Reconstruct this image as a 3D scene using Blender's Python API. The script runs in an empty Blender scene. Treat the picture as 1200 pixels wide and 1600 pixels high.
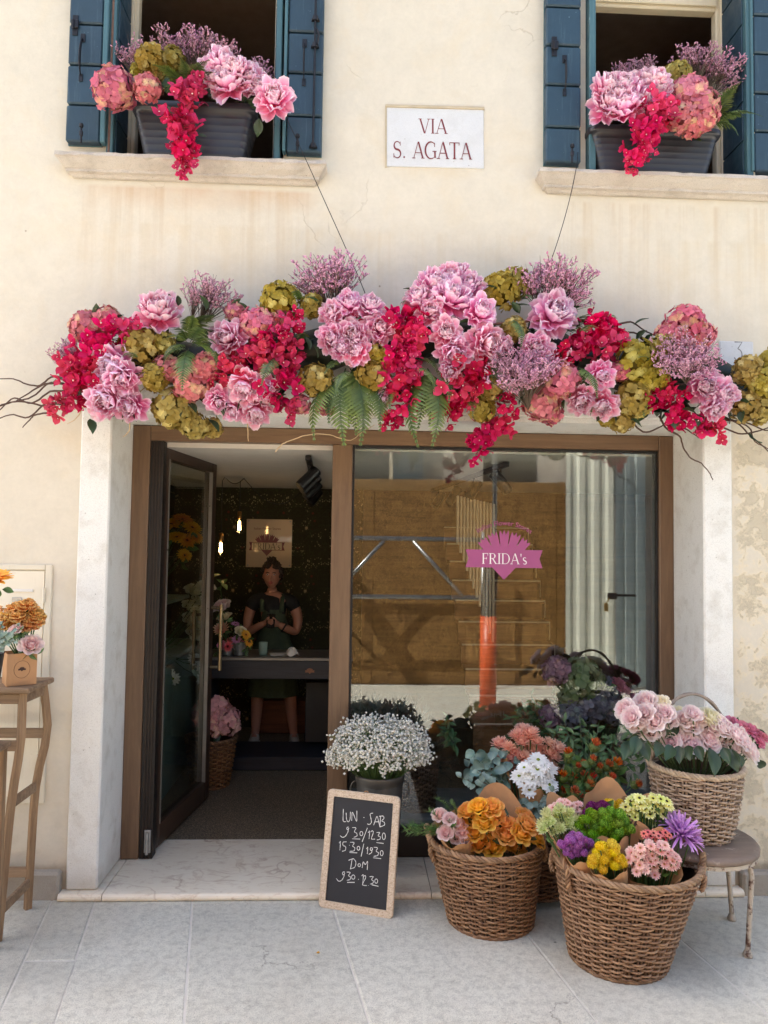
import bpy, math, random
import numpy as np
from mathutils import Vector, Matrix, Quaternion

scene = bpy.context.scene
COL = scene.collection
PI = math.pi

# ------------------------------------------------------------------ camera
CAM = np.array([0.0, -3.84, 1.8])
BR = np.array([[0.9989588031232682, -0.04340383331502335, 0.0140505130217236],
               [-0.016115121861394573, -0.04758971697181056, 0.9987369632120038],
               [0.042680352738936625, 0.9979235071347425, 0.04823962477025821]])
cd = bpy.data.cameras.new('camera'); cam = bpy.data.objects.new('camera', cd); COL.objects.link(cam)
cd.sensor_fit = 'VERTICAL'; cd.sensor_height = 36.0; cd.lens = 1130 / 1600 * 36.0
cd.clip_start = 0.05; cd.clip_end = 400
m4 = Matrix.Identity(4)
for i in range(3):
    m4[i][0] = BR[0][i]; m4[i][1] = BR[1][i]; m4[i][2] = -BR[2][i]; m4[i][3] = CAM[i]
cam.matrix_world = m4
scene.camera = cam

# ------------------------------------------------------------------ sky, sun, exposure
SUN_TO = Vector((-0.8, 0.5, 1.15)).normalized()          # towards the sun: behind the shop, from the left
elev = math.asin(SUN_TO.z); azim = math.atan2(SUN_TO.x, SUN_TO.y)
world = bpy.data.worlds.new('World'); scene.world = world; world.use_nodes = True
wn = world.node_tree.nodes; wl = world.node_tree.links
sky = wn.new('ShaderNodeTexSky'); sky.sky_type = 'NISHITA'; sky.sun_disc = False
sky.sun_elevation = elev; sky.sun_rotation = azim; sky.air_density = 1.0; sky.dust_density = 5.0; sky.ozone_density = 0.0
wl.new(sky.outputs[0], wn['Background'].inputs[0]); wn['Background'].inputs[1].default_value = 0.15
sd = bpy.data.lights.new('sun', 'SUN'); sd.energy = 4.4; sd.angle = math.radians(0.5); sd.color = (1.0, 0.97, 0.90)
sun = bpy.data.objects.new('sun', sd); COL.objects.link(sun)
sun.rotation_euler = SUN_TO.to_track_quat('Z', 'Y').to_euler(); sun.location = (-6, 3, 9)
scene.view_settings.view_transform = 'Standard'; scene.view_settings.look = 'None'
scene.view_settings.gamma = 1.0; scene.view_settings.use_curve_mapping = False
scene.view_settings.exposure = 1.88
cy = scene.cycles
cy.use_denoising = True; cy.max_bounces = 10; cy.diffuse_bounces = 5; cy.glossy_bounces = 4
cy.transparent_max_bounces = 16; cy.transmission_bounces = 6; cy.sample_clamp_indirect = 8.0
cy.caustics_reflective = False; cy.caustics_refractive = False
cy.use_adaptive_sampling = False

# ------------------------------------------------------------------ helpers: places
def ray(px, py):
    return BR[0] * (px - 600) / 1130.0 - BR[1] * (py - 800) / 1130.0 + BR[2]
def at(px, py, y):
    """the point of the plane y that stands at this place of the photograph"""
    r = ray(px, py); t = (y - CAM[1]) / r[1]
    return CAM + t * r
def gnd(px, py, z=0.0):
    r = ray(px, py); t = (z - CAM[2]) / r[2]
    return CAM + t * r
def ppm(y):
    return 1130.0 / (y + 3.84)
def lin(r, g, b):
    f = lambda c: (c / 255) / 12.92 if c / 255 <= 0.04045 else ((c / 255 + 0.055) / 1.055) ** 2.4
    return (f(r), f(g), f(b))

# ------------------------------------------------------------------ helpers: meshes
class MB:
    def __init__(s): s.V = []; s.F = []; s.C = []; s.n = 0
    def add(s, V, F, C=(1, 1, 1)):
        V = np.asarray(V, float).reshape(-1, 3); C = np.asarray(C, float)
        if C.ndim == 1: C = np.tile(C, (len(V), 1))
        if isinstance(F, np.ndarray):
            s.F.append(F + s.n)
        else:
            by = {}
            for f in F: by.setdefault(len(f), []).append(f)
            for k, fs in by.items(): s.F.append(np.array(fs, int) + s.n)
        s.V.append(V); s.C.append(C); s.n += len(V)
        return s
    def put(s, other, M=None, tint=None):
        """another builder's geometry, moved by the matrix M"""
        V = np.concatenate(other.V)
        if M is not None:
            A = np.array(M); V = V @ A[:3, :3].T + A[:3, 3]
        C = np.concatenate(other.C)
        if tint is not None: C = C * np.asarray(tint)
        for F in other.F: s.F.append(F + s.n)
        s.V.append(V); s.C.append(C); s.n += len(V)
        return s
    def box(s, lo, hi, C=(1, 1, 1), bev=0.0, M=None):
        lo, hi2 = np.minimum(lo, hi).astype(float), np.maximum(lo, hi).astype(float)
        c = (lo + hi2) / 2; h = (hi2 - lo) / 2
        b = min(bev, 0.45 * h.min())
        S = [(x, y, z) for x in (-1, 1) for y in (-1, 1) for z in (-1, 1)]
        if b <= 0:
            V = np.array([c + h * np.array(k) for k in S])
            F = [(0, 1, 3, 2), (4, 6, 7, 5), (0, 4, 5, 1), (2, 3, 7, 6), (0, 2, 6, 4), (1, 5, 7, 3)]
        else:
            V = []; ix = {}
            for k in S:
                for a in range(3):
                    p = (h - b) * np.array(k); p[a] = h[a] * k[a]
                    ix[(k, a)] = len(V); V.append(c + p)
            V = np.array(V); F = []
            def face(ids):
                P = V[ids]; nrm = np.cross(P[1] - P[0], P[2] - P[0])
                if nrm @ (P.mean(0) - c) < 0: ids = ids[::-1]
                F.append(tuple(ids))
            for a in range(3):
                o = [i for i in range(3) if i != a]
                for sg in (-1, 1):
                    q = []
                    for u, v in ((-1, -1), (1, -1), (1, 1), (-1, 1)):
                        k = [0, 0, 0]; k[a] = sg; k[o[0]] = u; k[o[1]] = v; q.append(ix[(tuple(k), a)])
                    face(q)
                for u in (-1, 1):                     # edges running along axis a
                    for v in (-1, 1):
                        k0 = [0, 0, 0]; k0[o[0]] = u; k0[o[1]] = v; k1 = list(k0); k0[a] = -1; k1[a] = 1
                        face([ix[(tuple(k0), o[0])], ix[(tuple(k1), o[0])], ix[(tuple(k1), o[1])], ix[(tuple(k0), o[1])]])
            for k in S: face([ix[(k, 0)], ix[(k, 1)], ix[(k, 2)]])
        if M is not None:
            A = np.array(M); V = V @ A[:3, :3].T + A[:3, 3]
        return s.add(V, F, C)
    def tube(s, pts, rad, sides=6, C=(1, 1, 1), cap=True, closed=False, flat=1.0):
        P = np.asarray(pts, float); n = len(P)
        R = np.full(n, rad) if np.isscalar(rad) else np.asarray(rad, float)
        T = np.gradient(P, axis=0)
        if closed: T = np.roll(P, -1, 0) - np.roll(P, 1, 0)
        T /= np.linalg.norm(T, axis=1)[:, None] + 1e-12
        N = np.zeros_like(P); ref = np.array([0, 0, 1.0]) if abs(T[0][2]) < .9 else np.array([1.0, 0, 0])
        for i in range(n):
            v = ref - T[i] * (ref @ T[i]); v /= np.linalg.norm(v) + 1e-12; N[i] = v; ref = v
        Bn = np.cross(T, N)
        a = np.arange(sides) / sides * 2 * PI
        V = (P[:, None] + (np.cos(a)[None, :, None] * N[:, None] + flat * np.sin(a)[None, :, None] * Bn[:, None]) * R[:, None, None]).reshape(-1, 3)
        m = n if closed else n - 1
        i = np.arange(m)[:, None]; j = np.arange(sides)[None, :]
        i2 = (i + 1) % n; j2 = (j + 1) % sides
        F = np.stack([i * sides + j, i * sides + j2, i2 * sides + j2, i2 * sides + j], -1).reshape(-1, 4)
        C = np.asarray(C, float)
        if C.ndim == 2: C = np.repeat(C, sides, 0)
        s.add(V, F, C)
        if cap and not closed:
            b0 = s.n - len(V)
            s.F.append(np.array([[b0 + k for k in range(sides)][::-1]])); s.F.append(np.array([[b0 + (n - 1) * sides + k for k in range(sides)]]))
        return s
    def lathe(s, prof, n=24, o=(0, 0, 0), C=(1, 1, 1), sx=1.0, sy=1.0):
        pr = np.asarray(prof, float); a = np.arange(n) / n * 2 * PI; m = len(pr)
        V = np.stack([pr[:, 0][:, None] * np.cos(a) * sx + o[0], pr[:, 0][:, None] * np.sin(a) * sy + o[1], np.repeat(pr[:, 1][:, None], n, 1) + o[2]], -1).reshape(-1, 3)
        i = np.arange(m - 1)[:, None]; j = np.arange(n)[None, :]; j2 = (j + 1) % n
        F = np.stack([i * n + j, i * n + j2, (i + 1) * n + j2, (i + 1) * n + j], -1).reshape(-1, 4)
        C = np.asarray(C, float)
        if C.ndim == 2: C = np.repeat(C, n, 0)
        return s.add(V, F, C)
    def grid(s, P, C=(1, 1, 1)):
        """P: (nu, nv, 3) array of points"""
        P = np.asarray(P, float); nu, nv = P.shape[:2]
        i = np.arange(nu - 1)[:, None]; j = np.arange(nv - 1)[None, :]
        F = np.stack([i * nv + j, (i + 1) * nv + j, (i + 1) * nv + j + 1, i * nv + j + 1], -1).reshape(-1, 4)
        C = np.asarray(C, float)
        if C.ndim == 3: C = C.reshape(-1, 3)
        return s.add(P.reshape(-1, 3), F, C)
    def prism(s, poly, y0, y1, C=(1, 1, 1)):
        """polygon of (x, z) points stretched from y0 to y1; convex or a simple outline"""
        n = len(poly); V = [(x, y0, z) for x, z in poly] + [(x, y1, z) for x, z in poly]
        F = [tuple(range(n)), tuple(range(2 * n - 1, n - 1, -1))] + [(k, n + k, n + (k + 1) % n, (k + 1) % n) for k in range(n)]
        return s.add(V, F, C)
    def mesh(s, name, smooth=True):
        me = bpy.data.meshes.new(name)
        V = np.concatenate(s.V); C = np.concatenate(s.C)
        tot = np.concatenate([np.full(len(F), F.shape[1]) for F in s.F]); loops = np.concatenate([F.ravel() for F in s.F])
        me.vertices.add(len(V)); me.vertices.foreach_set('co', V.ravel())
        me.loops.add(len(loops)); me.loops.foreach_set('vertex_index', loops.astype(np.int32))
        me.polygons.add(len(tot)); st = np.concatenate([[0], np.cumsum(tot)[:-1]])
        me.polygons.foreach_set('loop_start', st.astype(np.int32)); me.polygons.foreach_set('loop_total', tot.astype(np.int32))
        me.polygons.foreach_set('use_smooth', np.full(len(tot), bool(smooth)))
        at_ = me.attributes.new('Col', 'FLOAT_COLOR', 'POINT')
        at_.data.foreach_set('color', np.concatenate([C, np.ones((len(C), 1))], 1).ravel())
        me.update(calc_edges=True); me.validate()
        return me

def link(name, me, mat=None, parent=None, M=None):
    o = bpy.data.objects.new(name, me); COL.objects.link(o)
    if mat is not None and len(me.materials) == 0: me.materials.append(mat)
    if M is not None: o.matrix_basis = Matrix(M)
    if parent is not None:
        o.parent = parent
        if parent.type == 'EMPTY': o.matrix_parent_inverse = parent.matrix_basis.inverted()
    return o
def part(name, mb, mat, parent=None, smooth=False, M=None, label=None, kind=None):
    o = link(name, mb.mesh(name, smooth), mat, parent, M)
    if label: o['label'] = label
    if kind: o['kind'] = kind
    return o
def thing(name, label, cat, loc=(0, 0, 0), group=None):
    o = bpy.data.objects.new(name, None); COL.objects.link(o); o.location = loc
    o.matrix_basis = Matrix.Translation(Vector(loc)); o.empty_display_size = 0.05
    tag(o, label, cat, group); return o
def tag(o, label, cat, group=None):
    o['label'] = label; o['category'] = cat
    if group: o['group'] = group
    return o
def struct(name, mb, mat, smooth=False):
    o = part(name, mb, mat, None, smooth); o['kind'] = 'structure'; return o
def frame_M(p, d, roll=0.0, s=1.0, up=None):
    """matrix that puts local +Z along d at p"""
    d = Vector(d).normalized()
    q = d.to_track_quat('Z', 'Y') @ Quaternion((0, 0, 1), roll)
    sc = Matrix.Diagonal((s, s, s, 1)) if np.isscalar(s) else Matrix.Diagonal((*s, 1))
    return Matrix.Translation(Vector(p)) @ q.to_matrix().to_4x4() @ sc

# ------------------------------------------------------------------ helpers: materials
class NT:
    def __init__(s, name):
        s.m = bpy.data.materials.new(name); s.m.use_nodes = True; s.t = s.m.node_tree
        s.N = s.t.nodes; s.b = s.N['Principled BSDF']; s.out = s.N['Material Output']
        tc = s.N.new('ShaderNodeTexCoord'); s.obj = tc.outputs['Object']
    def lk(s, a, b): s.t.links.new(a, b)
    def _in(s, sock, v):
        if hasattr(v, 'links') or isinstance(v, bpy.types.NodeSocket): s.lk(v, sock)
        else: sock.default_value = v if not (isinstance(v, tuple) and len(v) == 3 and sock.type == 'RGBA') else (*v, 1)
    def noise(s, scale, detail=4, rough=.55, vec=None, dist=0, stretch=None, off=None):
        n = s.N.new('ShaderNodeTexNoise'); n.inputs['Scale'].default_value = scale; n.inputs['Detail'].default_value = detail
        n.inputs['Roughness'].default_value = rough; n.inputs['Distortion'].default_value = dist
        s.lk(s.mapv(vec, stretch, off), n.inputs['Vector']); return n.outputs['Fac']
    def mapv(s, vec=None, stretch=None, off=None):
        v = vec or s.obj
        if stretch or off:
            mp = s.N.new('ShaderNodeMapping'); s.lk(v, mp.inputs[0])
            if stretch: mp.inputs['Scale'].default_value = stretch
            if off: mp.inputs['Location'].default_value = off
            v = mp.outputs[0]
        return v
    def voro(s, scale, feature='F1', vec=None, stretch=None, out='Distance', rnd=1.0):
        n = s.N.new('ShaderNodeTexVoronoi'); n.feature = feature; n.inputs['Scale'].default_value = scale; n.inputs['Randomness'].default_value = rnd
        s.lk(s.mapv(vec, stretch), n.inputs['Vector']); return n.outputs[out]
    def wave(s, scale, dist=4, det=3, vec=None, stretch=None, axis='X', dscale=1.0):
        n = s.N.new('ShaderNodeTexWave'); n.bands_direction = axis; n.inputs['Scale'].default_value = scale; n.inputs['Distortion'].default_value = dist
        n.inputs['Detail'].default_value = det; n.inputs['Detail Scale'].default_value = dscale
        s.lk(s.mapv(vec, stretch), n.inputs['Vector']); return n.outputs['Fac']
    def ramp(s, f, *stops):
        r = s.N.new('ShaderNodeValToRGB'); e = r.color_ramp.elements
        while len(e) < len(stops): e.new(0.5)
        for k, (p, c) in enumerate(stops):
            e[k].position = p; c = (c, c, c) if np.isscalar(c) else c; e[k].color = (*c, 1)
        s.lk(f, r.inputs[0]); return r.outputs[0]
    def step(s, f, a, b): return s.rng(f, a, b, 0, 1)
    def rng(s, f, a, b, c, d):
        r = s.N.new('ShaderNodeMapRange'); r.clamp = True
        for k, v in enumerate((a, b, c, d)): r.inputs[k + 1].default_value = v
        s.lk(f, r.inputs[0]); return r.outputs[0]
    def math(s, op, a, b=0.5, clamp=False):
        n = s.N.new('ShaderNodeMath'); n.operation = op; n.use_clamp = clamp; s._in(n.inputs[0], a); s._in(n.inputs[1], b); return n.outputs[0]
    def mul(s, a, b): return s.math('MULTIPLY', a, b)
    def mix(s, f, a, b, mode='MIX'):
        n = s.N.new('ShaderNodeMix'); n.data_type = 'RGBA'; n.blend_type = mode; s._in(n.inputs[0], f); s._in(n.inputs[6], a); s._in(n.inputs[7], b); return n.outputs[2]
    def xyz(s, vec=None):
        n = s.N.new('ShaderNodeSeparateXYZ'); s.lk(vec or s.obj, n.inputs[0]); return n.outputs
    def comb(s, x, y, z):
        n = s.N.new('ShaderNodeCombineXYZ'); s._in(n.inputs[0], x); s._in(n.inputs[1], y); s._in(n.inputs[2], z); return n.outputs[0]
    def attr(s, name='Col'):
        n = s.N.new('ShaderNodeAttribute'); n.attribute_name = name; return n.outputs['Color']
    def rand(s):
        n = s.N.new('ShaderNodeObjectInfo'); return n.outputs['Random']
    def pos(s):
        n = s.N.new('ShaderNodeNewGeometry'); return n.outputs['Position']
    def hsv(s, c, h=.5, sa=1.0, v=1.0):
        n = s.N.new('ShaderNodeHueSaturation'); s._in(n.inputs['Hue'], h); s._in(n.inputs['Saturation'], sa); s._in(n.inputs['Value'], v); s._in(n.inputs['Color'], c); return n.outputs[0]
    def bump(s, h, strength=.3, dist=.01):
        n = s.N.new('ShaderNodeBump'); n.inputs['Strength'].default_value = strength; n.inputs['Distance'].default_value = dist
        s.lk(h, n.inputs['Height'])
        if s.b.inputs['Normal'].is_linked: s.lk(s.b.inputs['Normal'].links[0].from_socket, n.inputs['Normal'])
        s.lk(n.outputs[0], s.b.inputs['Normal']); return s
    def done(s, col, rough=.6, metal=0.0, spec=.5, coat=0.0):
        s._in(s.b.inputs['Base Color'], col); s._in(s.b.inputs['Roughness'], rough); s._in(s.b.inputs['Metallic'], metal)
        s.b.inputs['Specular IOR Level'].default_value = spec; s.b.inputs['Coat Weight'].default_value = coat
        return s.m

def simple(name, col, rough=.5, metal=0.0, var=.15, scale=12.0, bump=0.0, bscale=60.0, spec=.5, coat=0.0, stretch=None):
    t = NT(name); c = tuple(col)
    f = t.noise(scale, 5, .6, stretch=stretch)
    k = t.rng(f, .25, .75, 1 - var, 1 + var)
    cc = t.mix(1.0, c, t.comb(k, k, k), 'MULTIPLY')
    if bump: t.bump(t.noise(bscale, 4, .6, stretch=stretch), bump, .004)
    r = t.rng(t.noise(scale * 2.3, 3), .3, .7, max(.03, rough - .08), min(1, rough + .08))
    return t.done(cc, r, metal, spec, coat)
def vcol(name, rough=.55, transl=.25, var=.12, sheen=0.0, bump=0.0, spec=.35, hue=.015):
    """base colour per vertex, gently varied from one object to the next"""
    t = NT(name); c = t.attr()
    rnd = t.rand()
    c = t.hsv(c, t.rng(rnd, 0, 1, .5 - hue, .5 + hue), t.rng(t.math('FRACT', t.mul(rnd, 7.3)), 0, 1, .92, 1.06), t.rng(t.math('FRACT', t.mul(rnd, 13.7)), 0, 1, 1 - var, 1 + var * .6))
    n = t.noise(90, 3); k = t.rng(n, .3, .7, .93, 1.06)
    c = t.mix(1.0, c, t.comb(k, k, k), 'MULTIPLY')
    if bump: t.bump(t.noise(300, 3), bump, .001)
    t.done(c, rough, 0, spec)
    if transl:
        tr = t.N.new('ShaderNodeBsdfTranslucent'); t.lk(c, tr.inputs[0])
        mx = t.N.new('ShaderNodeMixShader'); mx.inputs[0].default_value = transl
        t.lk(t.b.outputs[0], mx.inputs[1]); t.lk(tr.outputs[0], mx.inputs[2]); t.lk(mx.outputs[0], t.out.inputs[0])
    return t.m
def glass(name, f0=.07, tint=(.93, .96, .95), rough=0.0):
    """thin pane: clear, with a mirror reflection that grows towards grazing angles"""
    t = NT(name); t.N.remove(t.b)
    g = t.N.new('ShaderNodeNewGeometry'); dp = t.N.new('ShaderNodeVectorMath'); dp.operation = 'DOT_PRODUCT'
    t.lk(g.outputs['Incoming'], dp.inputs[0]); t.lk(g.outputs['Normal'], dp.inputs[1])
    c = t.math('ABSOLUTE', dp.outputs['Value']); k = t.math('POWER', t.math('SUBTRACT', 1.0, c, True), 5.0)
    fac = t.math('ADD', t.mul(k, 1 - f0), f0, True)
    tr = t.N.new('ShaderNodeBsdfTransparent'); tr.inputs[0].default_value = (*tint, 1)
    gl = t.N.new('ShaderNodeBsdfGlossy'); gl.inputs['Roughness'].default_value = rough
    mx = t.N.new('ShaderNodeMixShader'); t.lk(fac, mx.inputs[0]); t.lk(tr.outputs[0], mx.inputs[1]); t.lk(gl.outputs[0], mx.inputs[2])
    t.lk(mx.outputs[0], t.out.inputs[0]); return t.m
# ------------------------------------------------------------------ helpers: lettering (strokes as thin raised shapes)
def strip(pts, w):
    P = np.asarray(pts, float); n = len(P); w = np.full(n, w) if np.isscalar(w) else np.asarray(w, float)
    T = np.gradient(P, axis=0); T /= np.linalg.norm(T, axis=1)[:, None] + 1e-9
    N = np.stack([-T[:, 1], T[:, 0]], 1) * w[:, None] / 2
    return [[P[i] + N[i], P[i + 1] + N[i + 1], P[i + 1] - N[i + 1], P[i] - N[i]] for i in range(n - 1)]
def arc(cx, cy, rx, ry, a0, a1, n=14):
    a = np.radians(np.linspace(a0, a1, n)); return np.stack([cx + rx * np.cos(a), cy + ry * np.sin(a)], 1)
def q4(x0, y0, x1, y1, w):
    """a stroke cut flat at its top and bottom"""
    return [[(x0 - w / 2, y0), (x0 + w / 2, y0), (x1 + w / 2, y1), (x1 - w / 2, y1)]]
def hb(x0, x1, y, t): return [[(x0, y - t / 2), (x1, y - t / 2), (x1, y + t / 2), (x0, y + t / 2)]]
SW = [.03, .05, .08, .11, .12, .11, .08]
def glyph(ch, B=.115, T=.045, S=.16):
    def ser(x, y, up):  # a flat serif
        return hb(x - S / 2 - B * .35, x + S / 2 + B * .35, y + (-T / 2 if up else T / 2), T)
    if ch == 'V': return .8, q4(.1, 1, .42, 0, B) + q4(.72, 1, .44, 0, T) + ser(.1, 1, 1) + ser(.72, 1, 1)
    if ch == 'I': return .3, q4(.15, 0, .15, 1, B) + ser(.15, 0, 0) + ser(.15, 1, 1)
    if ch == 'A': return .82, q4(.08, 0, .40, 1, T) + q4(.74, 0, .42, 1, B) + hb(.2, .62, .34, T) + ser(.08, 0, 0) + ser(.74, 0, 0)
    if ch == 'G': return .86, strip(arc(.45, .5, .4, .5, 50, 300, 22), np.interp(np.arange(22), [0, 8, 12, 21], [T, B, B, T])) + q4(.74, .05, .74, .45, B) + hb(.56, .86, .44, T) + q4(.71, .7, .71, .95, T)
    if ch == 'T': return .74, q4(.37, 0, .37, 1, B) + hb(.02, .72, .975, T) + ser(.37, 0, 0) + q4(.035, .82, .02, 1, T) + q4(.7, .82, .715, 1, T)
    if ch == 'S': return .62, strip(np.concatenate([arc(.31, .75, .22, .235, 30, 250, 12), arc(.31, .26, .25, .25, 72, -150, 12)]), np.interp(np.arange(24), [0, 6, 12, 17, 23], [T, B * .7, B * 1.15, B * .7, T])) + q4(.53, .74, .53, .98, T) + q4(.07, .02, .07, .28, T)
    if ch == 's': return .46, strip(np.concatenate([arc(.22, .49, .14, .14, 30, 250, 9), arc(.22, .16, .16, .15, 72, -150, 9)]), np.interp(np.arange(18), [0, 5, 9, 13, 17], [T, B * .7, B, B * .7, T]))
    if ch == '.': return .3, strip(arc(.14, .06, .03, .03, 0, 360, 9), .06)
    if ch == "'": return .2, [[(.06, .98), (.16, .98), (.13, .68), (.1, .68)]]
    if ch == 'F': return .62, q4(.15, 0, .15, 1, B) + hb(.06, .58, .975, T) + hb(.15, .46, .52, T) + ser(.15, 0, 0) + q4(.57, .78, .57, 1, T) + q4(.45, .42, .45, .62, T)
    if ch == 'R': return .78, q4(.15, 0, .15, 1, B) + strip(np.concatenate([[(.15, .975)], arc(.38, .745, .2, .23, 90, -90, 9), [(.15, .515)]]), np.interp(np.arange(11), [0, 2, 5, 8, 10], [T, T, B, T, T])) + q4(.68, 0, .36, .52, B) + ser(.15, 0, 0) + ser(.72, 0, 0) + hb(.03, .2, .978, T)
    if ch == 'D': return .84, q4(.15, 0, .15, 1, B) + strip(np.concatenate([[(.15, .975)], arc(.4, .5, .36, .475, 90, -90, 13), [(.15, .025)]]), np.interp(np.arange(15), [0, 3, 7, 11, 14], [T, T, B, T, T])) + hb(.03, .3, .978, T) + hb(.03, .3, .022, T)
    if ch == '3': return .6, strip(np.concatenate([[(.1, .97), (.5, .97), (.27, .62)], arc(.27, .3, .22, .3, 80, -150, 14)]), .06)
    return .35, []
def words_polys(text, h, gap=.04):
    """polygons of a line of serif lettering, starting at x = 0; returns them with the width"""
    x = 0; out = []
    for ch in text:
        w, P = glyph(ch)
        out += [[(x + a * h, b * h) for a, b in p] for p in P]; x += (w + gap) * h
    return out, x
def decal(polys, f, C=(1, 1, 1), off=.0012, inc=.00003):
    """polys in (a, b) laid on a surface by f(a, b, offset)"""
    mb = MB()
    for k, p in enumerate(polys):
        mb.add([f(a, b, off + inc * k) for a, b in p], [tuple(range(len(p)))], C)
    return mb
def flat(x, y, z):
    """surface map for a wall that faces -y: lower left corner at x, z"""
    return lambda a, b, o: (x + a, y - o, z + b)
def crown_polys(w):
    """the shop's emblem of width w, centred on the banner: fan of leaves, banner with notched ends, point"""
    s = w; P = []
    for k in range(-2, 3):
        a = math.radians(90 - k * 18.5); c, sn = math.cos(a), math.sin(a); pc, ps = -sn, c; L = .53 - .012 * abs(k)
        def pt(r, t): return ((r * c + t * pc) * s, (-.15 + r * sn + t * ps) * s)
        P.append([pt(.05, .02), pt(.05, -.02), pt(.34, -.052), pt(.34, .052)]); P.append([pt(.34, .052), pt(.34, -.052), pt(.46, -.062), pt(.46, .062)])
        for q in (-1, 0, 1): P.append([pt(.458, q * .042 - .021), pt(L if q == 0 else L - .012, q * .056), pt(.458, q * .042 + .021)][::-1])
    P.append([(-.2 * s, .05 * s), (.2 * s, .05 * s), (.25 * s, .17 * s), (-.25 * s, .17 * s)])
    b0, b1 = -.115 * s, .115 * s
    P.append([(-.43 * s, b0), (.43 * s, b0), (.43 * s, b1), (-.43 * s, b1)])
    for g in (-1, 1):
        P.append([(g * .43 * s, b0), (g * .5 * s, b0), (g * .46 * s, 0), (g * .43 * s, 0)]); P.append([(g * .43 * s, b1), (g * .5 * s, b1), (g * .46 * s, 0), (g * .43 * s, 0)])
    P.append([(-.15 * s, b0), (.15 * s, b0), (0, -.27 * s)])
    return P
def font_polys(text, h):
    """polygons of plain sans lettering of x size h, from the built-in font"""
    cu = bpy.data.curves.new('t', 'FONT'); cu.body = text; cu.size = h; cu.resolution_u = 3
    o = bpy.data.objects.new('t', cu); COL.objects.link(o); bpy.context.view_layer.update()
    me = bpy.data.meshes.new_from_object(o.evaluated_get(bpy.context.evaluated_depsgraph_get()))
    V = [(v.co.x, v.co.y) for v in me.vertices]; P = [[V[i] for i in p.vertices] for p in me.polygons]
    bpy.data.objects.remove(o); bpy.data.curves.remove(cu); bpy.data.meshes.remove(me)
    return P, max(a for a, b in V)
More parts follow.
